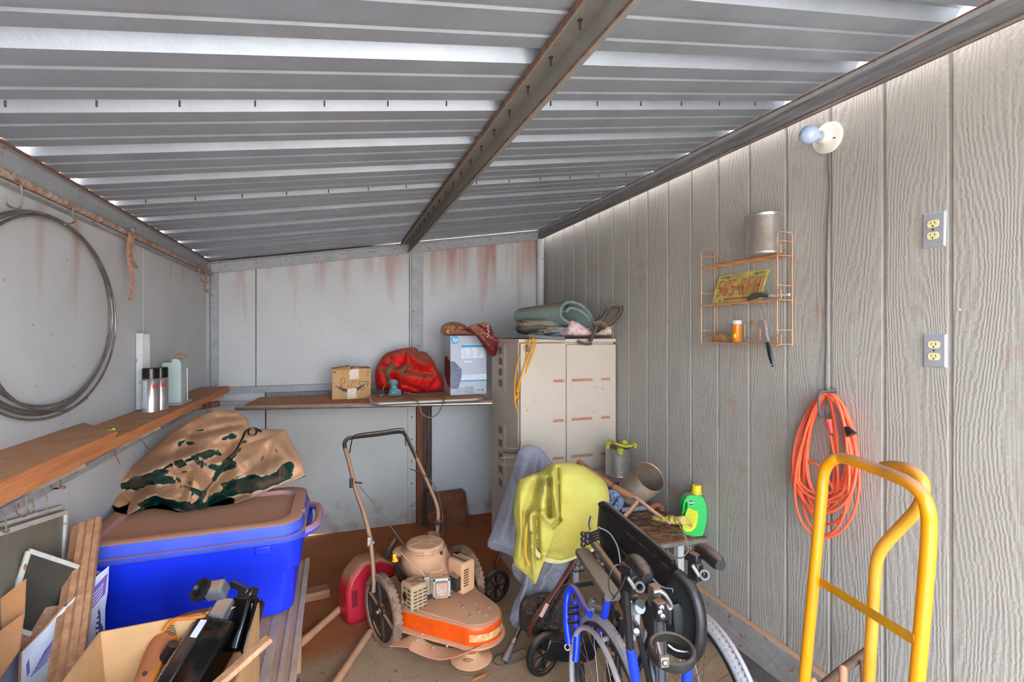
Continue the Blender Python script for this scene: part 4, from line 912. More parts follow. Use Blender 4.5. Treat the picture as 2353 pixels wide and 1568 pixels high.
def strap(pts, d, r=.009, m=M_WEB, nm='strap', par=t):
    mb = MB(); mb.tube([at(x, y, d=dq) for (x, y), dq in zip(pts, d)], r, 8, k=5, flat=.25, up=V(_c, -_s, 0)); return mb.build(nm, m, par)
strap(((903, 833), (896, 848), (890, 858), (891, 872), (889, 884)), (3.82, 3.77, 3.77, 3.79, 3.83), .022)
strap(((930, 842), (922, 852), (915, 862), (912, 874)), (3.79, 3.76, 3.77, 3.80), .022)
strap(((948, 844), (938, 838), (930, 842)), (3.78, 3.76, 3.77), .010)
# sander with cord
p = at(909, 911, Z=ZT+.006)
t = thing('palm_sander', p, 'teal palm sander with a long cord in front of the red bag', 'sander')
pb = V(p.x, p.y+.03, ZT+.006)
mb = MB(); mb.box(pb+V(0, 0, .012), (.095, .09, .020), rotz(-.2)); mb.build('pad', M_GREYPL, t, bevel=.003)
mb = MB(); loft(mb, [[pb+V(x, y, .022) for x, y in rloop(0, 0, .09, .08, .02)], [pb+V(x, y, .042) for x, y in rloop(0, 0, .085, .075, .02)], [pb+V(x, y, .052) for x, y in rloop(-.008, 0, .055, .055, .02)], [pb+V(x, y, .078) for x, y in rloop(-.01, 0, .046, .046, .02)], [pb+V(x, y, .094) for x, y in rloop(-.01, 0, .068, .064, .03)], [pb+V(x, y, .108) for x, y in rloop(-.01, 0, .066, .062, .03)], [pb+V(x, y, .120) for x, y in rloop(-.01, 0, .03, .03, .014)]]); mb.build('housing', M_TEAL, t, smooth=50)
mb = MB(); mb.box(pb+V(.015, -.046, .03), (.018, .004, .008)); mb.build('switch', M_BLACK, t)
mb = MB(); P = [pb+V(-.04, -.01, .10), at(886, 884, d=3.66), at(880, 895, d=3.65), at(884, 906, Z=ZT+.012), at(905, 913, Z=ZT+.008), at(935, 913, Z=ZT+.008), at(955, 920, Z=ZT+.012), at(963, 932, d=3.27), at(968, 948, d=3.27), at(985, 960, d=3.28), at(1005, 952, d=3.28), at(1017, 930, d=3.27), at(1019, 914, Z=ZT+.012), at(1000, 911, Z=ZT+.008), at(960, 908, Z=ZT+.008), at(928, 901, d=3.66)]
mb.tube(P, .0042, 8, k=7); mb.build('power_cord', M_CORDG, t)
mb = MB(); q = at(876, 908, Z=ZT+.012); mb.box(q, (.028, .022, .02)); mb.build('plug', M_CORDG, t, bevel=.005)

# printer carton
z0 = ZT+.004; p0 = at(1035, 909, Z=z0); p1 = at(1118, 905, Z=z0); pL = at(1012, 895, Z=z0)
u = (p1-p0).normalized(); W = (p1-p0).length; dcam = lambda p: (p-V(0, 0, EYE)).dot(V(_s, _c, 0))
zt_ = at(1035, 772, d=dcam(p0)).z; H = zt_-z0; v = V(-u.y, u.x, 0); Dp = .30
pL2 = p0+(pL-p0).normalized()*Dp; v = (pL2-p0).normalized()
t = thing('printer_carton', p0+u*W/2, 'tall grey printer carton with a round blue logo beside the cabinet', 'box')
mb = MB(); b4 = [p0, p0+u*W, p0+u*W+v*Dp, p0+v*Dp]; mb.hexa(b4, [q+V(0, 0, H) for q in b4]); mb.build('carton', M_GREYBOX, t, smooth=0, bevel=.002)
nrm = u.cross(V(0, 0, 1)).normalized()
def onf(x, y, e=.0012): return p0+u*W*x+V(0, 0, H*y)+nrm*e
def patch(mb, x0, y0, x1, y1, e=.0012): mb.add([onf(x0, y0, e), onf(x1, y0, e), onf(x1, y1, e), onf(x0, y1, e), onf(x0, y0, 0), onf(x1, y0, 0), onf(x1, y1, 0), onf(x0, y1, 0)], [(0, 1, 2, 3), (0, 4, 5, 1), (1, 5, 6, 2), (2, 6, 7, 3), (3, 7, 4, 0)])
M_PW = mat('white_print', (226, 230, 238), .4); M_PG = mat('grey_blue_picture', (120, 128, 150), .4, var=.2, vs=14); M_PM = mat('maroon_picture', (84, 44, 50), .4, var=.2, vs=20)
mb = MB(); patch(mb, .30, .62, .93, .855, .001); patch(mb, .27, .24, 1.0, .34, .001); patch(mb, .37, .545, .60, .575, .001); mb.build('white_panels', M_PW, t, smooth=0)
mb = MB(); patch(mb, .27, .222, 1.0, .245, .0016); mb.build('blue_stripe', M_HPBLUE, t, smooth=0)
mb = MB(); patch(mb, .30, .80, .93, .845, .0016); mb.build('blue_band', M_HPBLUE, t, smooth=0)
mb = MB(); mb.lathe(onf(.125, .93, 0), nrm, [(.029*W/.26, 0), (.029*W/.26, .0014), (0, .0014)], 32); mb.build('round_logo', M_HPBLUE, t, smooth=0)
mb = MB(); add_text(mb, 'hp', .044*W/.26, onf(.125, .933, .002), u, V(0, 0, 1), shear=.3, bold=.0004); mb.build('logo_lettering', M_PW, t, smooth=0)
mb = MB()
P2 = [(0, .11), (.0, .58), (.12, .56), (.31, .43), (.30, .30), (.21, .10)]
mb.add([onf(x, y, .0012) for x, y in P2]+[onf(x, y, 0) for x, y in P2], [tuple(range(6))]+[(i, i+6, (i+1) % 6+6, (i+1) % 6) for i in range(6)]); mb.build('printer_picture', M_PG, t, smooth=0)
n2 = -(v.cross(V(0, 0, 1)).normalized()); n2 = n2 if n2.dot(u) < 0 else -n2
mb = MB(); P3 = [(.0, .12), (.0, .56), (.55, .66), (.75, .62), (.75, .30), (.4, .16)]
mb.add([p0+v*Dp*x+V(0, 0, H*y)+n2*.0012 for x, y in P3], [tuple(range(6))]); mb.build('side_picture', M_PM, t, smooth=0)
mb = MB()
for k in range(7): patch(mb, .16, .05+k*.012, .45, .054+k*.012, .0016)
for k in range(6):
    for j in range(3): patch(mb, .33+j*.2, .65+k*.018, .42+j*.2+.02*(k % 3), .655+k*.018, .0016)
for k, cc in enumerate(range(3)): patch(mb, .34+k*.2, .765, .38+k*.2, .782, .0016)
mb.build('small_print', mat('grey_small_print', (150, 154, 166), .5), t, smooth=0)
for k, cc in enumerate(((40, 170, 225), (225, 60, 60), (235, 200, 40), (30, 30, 30))):
    mb = MB(); mb.lathe(onf(.74+k*.045, .07, 0), nrm, [(.005, 0), (.005, .0016), (0, .0016)], 12); mb.build('ink_dot', mat('ink_dot_%d' % k, cc, .5), t)
mb = MB(); mb.grid(lambda a, b: onf(.40+.25*a, .02+.12*b, .002+.0006*math.sin(a*19+b*11)), 6, 6); mb.build('tape_strip', mat('clear_tape', (176, 182, 192), .1, var=.1, vs=70), t)
# cloths on the carton
mb = cloth_mb([(1014, 766), (1014, 752), (1024, 744), (1040, 740), (1058, 743), (1070, 748), (1076, 755), (1100, 762), (1098, 770), (1060, 771), (1030, 771)], 3.78, .09, [(1020, 755, 1030, 770, 3, .03), (1040, 745, 1070, 755, 4, .03), (1050, 757, 1090, 766, 4, .03), (1066, 746, 1078, 752, 3, -.05)], cr=.02, crf=.12, n=120, rings=24, back=.10, seed=5)
tag(mb.build('brocade_cloth', M_BROCADE, smooth=60), 'crumpled brown and gold patterned cloth on top of the grey printer carton', 'cloth')
mb = cloth_mb([(1070, 756), (1085, 746), (1110, 742), (1122, 743), (1128, 752), (1135, 770), (1145, 778), (1144, 800), (1138, 818), (1128, 818), (1112, 800), (1100, 780), (1090, 768), (1076, 764)], lambda x, y: 3.62, .05, [(1082, 756, 1135, 808, 5, .04), (1100, 750, 1140, 780, 4, -.03), (1090, 762, 1120, 812, 4, .02)], cr=.008, crf=.09, n=140, rings=26, back=.03, seed=6)
t = thing('quilted_cloth', at(1120, 780, d=3.62), 'dark red quilted cloth hanging over the right side of the printer carton', 'cloth')
mb.build('cloth', M_CLOTHR, t, smooth=60)
mb = MB()
for k in range(9): mb.ball(at(1120+random.random()*6, 748+k*3.2, d=3.57), (.006, .003, .004), 7, 5)
mb.build('white_flower_pattern', M_PW, t)

# ---------------------------------------------------------------- cabinet
X0 = at(1193, 900, Y=3.0).x; X1 = at(1414, 900, Y=3.0).x; Y0, Y1 = 3.0, 3.60; ZC = 1.592
t = thing('storage_cabinet', ((X0+X1)/2, 3.3, 0), 'tall beige plastic storage cabinet with slotted double doors in the back right corner', 'cabinet')
mb = MB(); mb.box(((X0+X1)/2, (Y0+Y1)/2+.012, ZC/2), (X1-X0, Y1-Y0-.025, ZC)); mb.box(((X0+X1)/2, (Y0+Y1)/2, ZC-.012), (X1-X0+.01, Y1-Y0+.004, .024)); mb.build('body', M_CAB, t, smooth=0, bevel=.004)
xm_ = at(1299, 900, Y=3.0).x
def door(x0, x1, ztop, slots, yo=0):
    mb = MB(); y = Y0-.004-yo; mb.box(((x0+x1)/2, y, (ztop+.06)/2), (x1-x0-.006, .018, ztop-.06)); d = mb.build('door', M_CAB, t, smooth=0, bevel=.004)
    for a, b in slots:
        for zc in (1.315, 1.05, .80, .55):
            xa, xb = at(a, 888, Y=Y0).x, at(b, 888, Y=Y0).x
            sl = MB(); yy = y-.009
            sl.hexa([(xa, yy-.001, zc-.012), (xb, yy-.001, zc-.012), (xb, yy+.004, zc-.012), (xa, yy+.004, zc-.012)], [(xa+.004, yy-.0005, zc+.006), (xb-.012, yy-.0005, zc+.006), (xb-.012, yy+.004, zc+.006), (xa+.004, yy+.004, zc+.006)])
            sl.build('louvre_slot', M_CABD, d, smooth=0)
            s2 = MB(); s2.bar((xa-.003, yy-.001, zc+.010), (xb+.003, yy-.001, zc+.010), .003, .005); s2.bar((xa-.003, yy-.001, zc-.014), (xb+.003, yy-.001, zc-.014), .002, .002); s2.bar((xa-.003, yy-.001, zc-.014), (xa-.003, yy-.001, zc+.010), .002, .003); s2.bar((xb+.003, yy-.001, zc-.014), (xb+.003, yy-.001, zc+.010), .002, .003)
            s2.build('slot_lip', M_CAB, d, smooth=0)
    return d
door(X0, xm_-.001, ZC-.028, ((1268, 1294),), .008); door(xm_+.001, X1, ZC-.040, ((1311, 1360), (1379, 1401)))
for za, zb_, n in ((1.60, 1.22, 4), (.98, .50, 5)):
    mb = MB(); ya, yb = at(1143, 800, X=X0).y, at(1161, 800, X=X0).y
    z1_ = za if za < 1.6 else 1.555; mb.box((X0-.001, (ya+yb)/2, (z1_+zb_)/2), (.004, ya-yb, z1_-zb_)); pn = mb.build('vent_panel', M_CAB, t, smooth=0, bevel=.0015)
    for k in range(n):
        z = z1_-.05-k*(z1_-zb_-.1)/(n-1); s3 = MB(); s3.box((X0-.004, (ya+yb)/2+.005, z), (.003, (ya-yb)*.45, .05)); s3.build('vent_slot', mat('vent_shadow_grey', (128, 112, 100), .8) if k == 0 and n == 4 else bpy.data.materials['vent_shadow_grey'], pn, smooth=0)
# things on the cabinet
ZC += .001
t = thing('felt_roll', at(1310, 760, d=3.5), 'folded roll of grey-green felt underlay on top of the cabinet', 'felt roll')
axr = V(-.5, .86, -.02).normalized(); o = at(1322, 728, d=3.42)
prof = [(-.20, -.115), (-.10, -.118), (.02, -.112), (.13, -.125), (.175, -.10), (.165, -.04), (.11, .05), (.03, .105), (-.06, .115), (-.115, .07), (-.12, .0), (-.06, -.045), (.04, -.085), (.12, -.098), (.145, -.06), (.10, .01), (.03, .055), (-.04, .07), (-.075, .04)]
P = spline([V(a, b, 0) for a, b in prof], 5); uu = V(.9, .05, 0).normalized(); ws = []
mb = MB(); hw = .010; L_, R_ = [], []
for i, p in enumerate(P):
    a = P[max(0, i-1)]; b = P[min(len(P)-1, i+1)]; tn = (b-a).normalized(); nn = V(-tn.y, tn.x, 0)*hw; L_.append(p+nn); R_.append(p-nn)
def em(p, k): return o+uu*p.x*(1-.2*k)*.92+V(0, 0, 1)*(p.y*(1-.25*k)*.86-.0)+axr*(.44*k)
n = len(P); vs = []; 
for k in (0, .33, .66, 1): vs += [em(p, k) for p in L_]+[em(p, k) for p in R_]
fs = []
for s in range(3):
    b0 = s*2*n; b1 = b0+2*n
    for i in range(n-1): fs += [(b0+i, b0+i+1, b1+i+1, b1+i), (b0+n+i, b1+n+i, b1+n+i+1, b0+n+i+1)]
    fs += [(b0, b1, b1+n, b0+n), (b0+n-1, b0+2*n-1, b1+2*n-1, b1+n-1)]
for b0 in (0, 6*n):
    for i in range(n-1): fs.append((b0+i, b0+i+1, b0+n+i+1, b0+n+i))
mb.add(vs, fs); mb.build('roll', M_FELT, t, smooth=50)
for q in ():
    pass
mb = cloth_mb([(1206, 736), (1240, 733), (1290, 733), (1300, 745), (1290, 752), (1262, 754), (1230, 748), (1208, 742)], 3.5, .05, cr=.006, n=80, rings=14, back=.04); mb.build('loose_edge', M_FELT, t, smooth=60)
t = thing('electric_blower', at(1200, 760, d=3.3), 'dusty brown electric blower lying under the felt roll on the cabinet', 'power tool')
mb = MB(); a = at(1200, 752, d=3.30); mb.lathe(at(1206, 742, d=3.48), V(-.25, -.1, -1), [(.02, 0), (.042, .012), (.055, .04), (.052, .06), (.04, .075), (0, .08)], 20, sx=1.1); mb.build('motor_housing', M_TOOL, t, smooth=50)
mb = MB(); mb.tube([at(1208, 755, d=3.46), at(1235, 752, d=3.46), at(1275, 755, d=3.46)], lambda s: .040-.012*s, 12, k=4); mb.build('barrel', M_TOOL, t)
mb = MB(); mb.torus(at(1196, 743, d=3.45), V(-1, -.3, .3), .022, .004, 20, 6); mb.build('guard_ring', M_TOOL, t)
mb = MB(); mb.cyl(at(1255, 755, d=3.43), at(1320, 757, d=3.42), .016, n=14); mb.cyl(at(1250, 764, d=3.40), at(1300, 762, d=3.40), .012, n=12); tag(mb.build('metal_pipe', M_OLDSTEEL), 'grey metal pipe sticking out from under the felt roll on the cabinet', 'pipe')
mb = MB(); q = [at(1212, 769, d=3.22), at(1298, 774, d=3.26), at(1299, 782, d=3.26), at(1218, 777, d=3.22)]
w2 = V(.1, .22, 0); mb.hexa([q[3], q[2], q[2]+w2, q[3]+w2], [q[0], q[1], q[1]+w2, q[0]+w2]); tag(mb.build('tray', M_GREYPL, smooth=0, bevel=.003), 'shallow dusty grey tray on the left front corner of the cabinet top', 'tray')
mb = cloth_mb([(1296, 770), (1304, 752), (1312, 736), (1330, 742), (1352, 756), (1362, 768), (1352, 772), (1320, 772)], 3.42, .03, cr=.006, crf=.1, n=90, rings=16, back=.06, smooth=False)
for q in mb.v: q.z = max(q.z, ZC)
t = thing('plastic_bag', at(1330, 772, d=3.15), 'white printed plastic pouch with a red tab under the felt roll', 'plastic bag'); mb.build('bag', M_BAG, t, smooth=50)
mb = MB(); mb.ball(at(1310, 739, d=3.39), (.009, .004, .006), 10, 6); mb.build('red_tab', mat('red_tab', (220, 30, 60), .4), t)
mb = cloth_mb([(1262, 771), (1290, 762), (1302, 756), (1306, 764), (1302, 772), (1280, 773)], 3.40, .02, cr=.006, crf=.1, n=70, rings=12, back=.05)
for q in mb.v: q.z = max(q.z, ZC)
tag(mb.build('plastic_bag', mat('pink_blue_bag', (160, 92, 92), .4, rgb2=(110, 150, 200), vs=22)), 'crumpled pink and blue plastic bag beside the white pouch on the cabinet', 'plastic bag')
mb = cloth_mb([(1366, 771), (1378, 762), (1392, 752), (1408, 742), (1416, 752), (1417, 765), (1405, 772)], 3.55, .03, cr=.008, crf=.1, n=80, rings=14, back=.06)
for q in mb.v: q.z = max(q.z, ZC)
tag(mb.build('plastic_bag', M_BAG2), 'flower printed plastic bag at the right end of the cabinet top', 'plastic bag')
# trimmer handle
t = thing('string_trimmer', at(1385, 750, d=3.05), 'dusty looped black trimmer handle hanging over the cabinet front edge', 'tool handle')
dq = 3.36
mb = MB(); mb.tube([at(x, y, d=dq) for x, y in ((1398, 748), (1412, 735), (1424, 718), (1427, 706), (1418, 703), (1404, 706), (1393, 718), (1385, 733), (1374, 745))], .016, 12, k=6); mb.build('loop_grip', M_TOOL, t)
mb = MB(); mb.tube([at(x, y, d=dq-.01) for x, y in ((1364, 748), (1378, 744), (1392, 752))], .020, 12, k=5); mb.build('hub', M_TOOL, t)
mb = MB(); mb.tube([at(x, y, d=dq-.03) for x, y in ((1372, 750), (1364, 766), (1356, 786))], .013, 10, k=4); mb.build('arm', M_TOOL, t)
mb = MB(); mb.tube([at(x, y, d=dq-.04) for x, y in ((1328, 784), (1345, 790), (1360, 789))], .011, 10, k=4); mb.build('end_bracket', M_TOOL, t)
mb = MB(); mb.cyl(at(1370, 742, d=dq), at(1380, 726, d=dq), .008); mb.build('lever', M_BLACK, t)
# yellow cord over the corner of the cabinet
t = thing('extension_cord', V(X0, 3.0, 1.2), 'yellow extension cord draped over the left front corner of the cabinet', 'cord')
mb = MB(); dq = 3.19
for pts in (((1228, 779), (1215, 782), (1203, 800), (1190, 835), (1183, 880), (1184, 925), (1190, 948)), ((1232, 779), (1229, 800), (1218, 830), (1202, 870), (1190, 905), (1182, 925)), ((1224, 779), (1222, 800), (1212, 825), (1199, 860), (1192, 890), (1189, 915), (1192, 920)), ((1218, 780), (1210, 815), (1207, 838), (1196, 862), (1187, 900))):
    P = [at(x, y, d=dq+.02*math.sin(x)) for x, y in pts]; P.insert(0, P[0]+V(.04, .12, .006)); mb.tube(P, .0048, 8, k=6)
mb.build('cord', M_YCORD, t)
mb = MB(); mb.box(at(1213, 801, d=3.17), (.02, .02, .045)); mb.build('plug', M_CORDG, t, bevel=.004)
# ================================================================ trimmer mower
M_MDUST = mat('mower_dusty_paint', (212, 152, 110), .85, var=.12, vs=9, dust=.9, dlo=.2, dhi=.6, dcol=(214, 158, 116), bump=.1, bs=40)
M_ORANGE = mat('bright_orange_paint', (240, 86, 14), .35, var=.1, vs=10, dust=.97, dlo=.40, dhi=.62, dcol=(190, 134, 98))
M_TYRE = mat('dusty_rubber_tread', (168, 128, 100), .9, var=.3, vs=30, rgb2=(98, 86, 74))
M_HUB = mat('dark_plastic_wheel', (66, 52, 42), .5, var=.2, vs=12, dust=.6, dlo=.5, dhi=.9)
M_ENG = mat('dusty_engine_cover', (214, 162, 120), .9, var=.07, vs=7, bump=.06, bs=60)
M_ENGD = mat('engine_dark_metal', (58, 52, 46), .6, var=.3, vs=30, dust=.7, dlo=.45, dhi=.9)
M_ALUM = mat('cast_aluminium', (196, 190, 182), .4, metal=.5, var=.15, vs=20, dust=.4, dlo=.6, dhi=1)
M_YEL = mat('yellow_plastic', (248, 190, 20), .4, dust=.3, dlo=.6, dhi=1)
M_STEELT = mat('dusty_steel_tube', (124, 108, 92), .55, metal=.2, var=.2, vs=12, dust=.85, dlo=.2, dhi=.7)
M_TUBEBLK = mat('black_handle_tube', (58, 56, 54), .45, var=.2, vs=12, dust=.55, dlo=.5, dhi=.9)
O = V(.50, 2.755, 0); RV = V(.93, .367, 0).normalized(); FV = V(.367, -.93, 0).normalized()
def ml(r, f, z): return O+RV*r+FV*f+V(0, 0, z)
t = thing('trimmer_mower', O, 'dusty orange walk-behind trimmer mower with two big wheels in the middle of the floor', 'mower')
# deck: teardrop outline
def tear(s, z, nr=.135, rear=.235, dn=0):
    pts = []
    nose = (.03, .385)
    for i in range(13):
        a = math.radians(-78+156*i/12); pts.append((nose[0]+(nr*s)*math.sin(a), nose[1]+dn+(nr*s)*math.cos(a)))
    rr = rear*s
    pts += [(rr*.80, .20), (rr*1.02, .06), (rr*1.04, -.08), (rr*.9, -.18), (rr*.4, -.22), (-rr*.4, -.22), (-rr*.9, -.18), (-rr*1.05, -.08), (-rr*1.06, .06), (-rr*.86, .20)]
    return [ml(p[0], p[1], z) for p in resample_pts(pts, 90)]
def resample_pts(pts, n):
    return [(q.x, q.y) for q in resample([(a, b) for a, b in pts], n, True)]
mb = MB(); loft(mb, [tear(1.0, .125), tear(1.0, .195), tear(.985, .207), tear(.94, .216), tear(.90, .219)]); mb.build('deck', M_ORANGE, t, smooth=50)
mb = MB(); loft(mb, [tear(1.10, .112), tear(1.12, .116), tear(1.11, .124), tear(1.0, .128)]); mb.build('deck_rim', M_MDUST, t, smooth=50)
mb = MB(); loft(mb, [tear(.90, .2185), tear(.89, .2215), tear(.86, .2225)]); mb.build('deck_top_plate', M_MDUST, t, smooth=50)
for (r, f) in ((.0, .32), (.065, .34), (-.02, .41), (.04, .40), (.10, .41), (.045, .45)):
    mb = MB(); mb.lathe(ml(r, f, .222), (0, 0, 1), [(.010, 0), (.010, .003), (.006, .003), (.006, .008), (0, .009)], 6); mb.build('bolt', M_ALUM, t)
# debris guard: curved skirt in front on the left
P = [at(x, y, d=dd) for x, y, dd in ((893, 1484, 2.46), (935, 1488, 2.42), (942, 1494, 2.40), (975, 1508, 2.36), (1010, 1516, 2.33), (1045, 1510, 2.32), (1085, 1494, 2.33), (1120, 1478, 2.37))]
Q = [at(x, y, d=dd) for x, y, dd in ((940, 1462, 2.50), (952, 1455, 2.49), (962, 1460, 2.47), (985, 1478, 2.44), (1015, 1487, 2.42), (1045, 1490, 2.40), (1085, 1484, 2.39), (1128, 1462, 2.42))]
P = spline(P, 5); Q = spline(Q, 5); n = len(P)
mb = MB(); w_ = V(0, 0, -.004)
mb.add(P+Q+[p+w_ for p in P]+[q+w_ for q in Q], [(i, i+1, n+i+1, n+i) for i in range(n-1)]+[(2*n+i, 3*n+i, 3*n+i+1, 2*n+i+1) for i in range(n-1)]+[(i, 2*n+i, 2*n+i+1, i+1) for i in range(n-1)]+[(n+i, n+i+1, 3*n+i+1, 3*n+i) for i in range(n-1)])
mb.build('debris_guard', M_MDUST, t, smooth=60)
for x, y in ((958, 1472), (995, 1489), (1027, 1485), (1046, 1502), (970, 1459)):
    mb = MB(); mb.ball(at(x, y, d=2.385 if x > 980 else 2.42), .007, 8, 6); mb.build('bolt', M_ALUM, t)
mb = MB(); pts = [(1033, 1471), (1075, 1475), (1115, 1458), (1118, 1468), (1078, 1488), (1034, 1486)]
L_ = [ml(.03+(.1375)*math.sin(math.radians(a)), .385+.1375*math.cos(math.radians(a)), .148) for a in range(-50, 41, 10)]; H_ = [p+V(0, 0, .034) for p in L_]; n = len(L_)
mb.add(L_+H_, [(i, i+1, n+i+1, n+i) for i in range(n-1)]); mb.build('worn_label', mat('worn_warning_sticker', (222, 196, 140), .6, rgb2=(214, 120, 60), vs=45), t, smooth=60)
# trimmer head disc
c = at(1083, 1508, d=2.36); c.z = .075
mb = MB(); mb.lathe(c, (0, 0, 1), [(.03, -.02), (.095, -.004), (.10, .0), (.09, .006), (.045, .014), (.03, .03), (0, .03)], 40); mb.build('trimmer_head', M_MDUST, t, smooth=40)
mb = MB(); mb.cyl(c+V(-.0, .03, .01), c+V(0, .03, .04), .022); mb.ball(c+V(-.02, -.035, .014), (.03, .014, .006), 12, 6); mb.build('spindle', M_ENGD, t)
# wheels
def wheel_m(cr, r0=.180, w=.042):
    c = ml(cr, 0, .181); hub = MB(); hub.M = Matrix.Identity(4); a = RV
    wh = MB(); wh.lathe(c-a*w/2, a, [(r0-.030, 0), (r0-.010, .0), (r0, .010), (r0, w-.010), (r0-.010, w), (r0-.030, w), (r0-.032, w/2), (r0-.030, 0)], 56)
    u, v, ww = basis(a)
    for i in range(44):
        an = 2*PI*i/44
        for j, (dx) in enumerate((-.010, .010)):
            an2 = an+(PI/44 if j else 0); d = u*math.cos(an2)+v*math.sin(an2); tn = ww.cross(d)
            q = c+d*(r0+.001)+a*dx
            wh.bar(q-tn*.010-a*.006*(1 if j else -1)-d*.001, q+tn*.010+a*.006*(1 if j else -1)-d*.001, .010, .004, up=d)
    o = wh.build('tyre', M_TYRE, t, smooth=40)
    hub.lathe(c-a*.016, a, [(r0-.030, 0), (r0-.030, .036), (r0-.044, .036), (r0-.044, .004), (r0-.030, 0)], 48)
    hub.lathe(c-a*.028, a, [(.0, 0), (.014, 0), (.016, .008), (.036, .010), (.038, .05), (0, .05)], 24)
    hub.lathe(c-a*.004, a, [(0, 0), (r0-.04, 0), (r0-.04, .004), (0, .004)], 40)
    for i in range(6):
        an = 2*PI*i/6+.3; d = u*math.cos(an)+v*math.sin(an); tn = ww.cross(d)
        hub.bar(c-a*.008+d*.03, c-a*.008+d*(r0-.038), .012, .02, up=a)
    hub.build('wheel_disc', M_HUB, t, smooth=35)
    mb = MB(); mb.lathe(c-a*.032, a, [(0, -.006), (.009, -.005), (.009, .004)], 6); mb.build('axle_nut', M_ALUM, t)
wheel_m(-.285); wheel_m(.235)
mb = MB(); mb.cyl(ml(-.28, 0, .181), ml(.23, 0, .181), .011); mb.build('axle', M_ENGD, t)
# engine
E0 = ml(-.055, .04, 0)
def el(r, f, z): return E0+RV*r+FV*f+V(0, 0, z)
def eloop(w, d, r, z, dr=0, df=0): return [el(x+dr, y+df, z) for x, y in rloop(0, 0, w, d, r, 8)]
mb = MB(); loft(mb, [eloop(.20, .20, .06, .22), eloop(.20, .20, .06, .30), eloop(.23, .24, .08, .31)]); mb.build('engine_block', M_ENGD, t)
mb = MB(); loft(mb, [eloop(.255, .34, .12, .305, .02, .07), eloop(.275, .36, .13, .318, .02, .07), eloop(.28, .35, .13, .36, .012, .055), eloop(.26, .28, .12, .40, 0, .015), eloop(.24, .245, .118, .43), eloop(.235, .235, .115, .445)]); mb.build('shroud', M_ENG, t, smooth=55)
mb = MB(); mb.lathe(el(0, 0, .443), (0, 0, 1), [(.116, 0), (.118, .008), (.112, .016), (.108, .018), (.104, .034), (.094, .043), (.05, .046), (0, .047)], 48); cov = mb.build('recoil_cover', M_ENG, t, smooth=35)
mb = MB(); mb.torus(el(0, 0, .488), (0, 0, 1), .028, .0022, 24, 6); mb.torus(el(0, 0, .484), (0, 0, 1), .088, .0018, 40, 6)
for i in range(6):
    a = i*PI/3+.2; mb.bar(el(.028*math.cos(a), .028*math.sin(a), .490), el(.092*math.cos(a), .092*math.sin(a), .486), .003, .003)
mb.build('cover_rib', mat('light_dust_rib', (216, 176, 140), .9), cov)
mb = MB()
for k in range(60):
    a = 2*PI*k/60
    if k % 20 in (18, 19, 0): continue
    for j, (rr, zz) in enumerate(((.1125, .459), (.1075, .467), (.1062, .473))): mb.ball(el(rr*math.cos(a), rr*math.sin(a), zz), .0022, 5, 4)
mb.build('vent_hole', M_BLACK, cov)
mb = MB(); mb.box(el(.03, .112, .455), (.018, .012, .02), rotz(.2)); mb.build('cover_clip', M_ENGD, t, bevel=.003)
# raised badge frame on shroud nose
mb = MB(); mb.tube([at(x, y, d=dd) for x, y, dd in ((1012, 1285, 2.53), (1018, 1300, 2.50), (1014, 1312, 2.49), (990, 1316, 2.48))], .0025, 6, k=5); mb.build('shroud_edge_line', M_ENG, t)
mb = MB(); mb.tube([at(x, y, d=dd) for x, y, dd in ((921, 1270, 2.56), (940, 1290, 2.52), (962, 1308, 2.49), (978, 1328, 2.48))], .003, 6, k=5); mb.build('shroud_edge_line', M_ENG, t)
mb = MB(); mb.ball(at(922, 1268, d=2.76), (.05, .06, .022), 14, 8); mb.build('side_lug', M_ENG, t)
# muffler guard
RM = Matrix((RV, FV, V(0, 0, 1))).transposed()
c = at(952, 1364, d=2.44)
RMM = rotz(.42)
mb = MB(); mb.box(c, (.095, .105, .125), RMM); g = mb.build('muffler_guard', mat('muffler_tan_metal', (186, 160, 120), .7, var=.15, vs=20, dust=.8, dlo=.4, dhi=.8), t, bevel=.012, seg=3)
for j in range(6):
    for i in range(3):
        mb = MB(); q = c+RMM @ V(-.028+i*.028, -.0535, .035-j*.017); mb.box(q, (.02, .003, .006), RMM)
        if i == 2: mb.box(q, (.0205, .0035, .0065), RMM)
        mb.build('vent_slot', M_ENGD, g, bevel=.001)
for j in range(5):
    for i in range(2):
        mb = MB(); q = c+RMM @ V(-.049, -.028+i*.036, .04-j*.02); mb.box(q, (.003, .022, .008), RMM); mb.build('vent_slot', M_ENGD, g, bevel=.001)
mb = MB(); mb.lathe(c+RMM @ V(-.0485, .008, .0), RMM @ V(-1, 0, 0), [(.017, 0), (.017, .003), (0, .003)], 16); mb.build('exhaust_hole', M_BLACK, g)
for j in range(3):
    mb = MB(); mb.box(c+RMM @ V(-.02+.02*j, .015-.02*j, .0635), (.012, .045, .002), RMM @ rotz(.5)); mb.build('vent_slot', M_ENGD, g)
mb = MB(); add_text(mb, 'HOT', .026, c+RMM @ V(.01, .005, .0645), RMM @ V(-.9, -.4, 0), RMM @ V(.4, -.9, 0), bold=.0004); mb.build('embossed_word', M_ENGD, g)
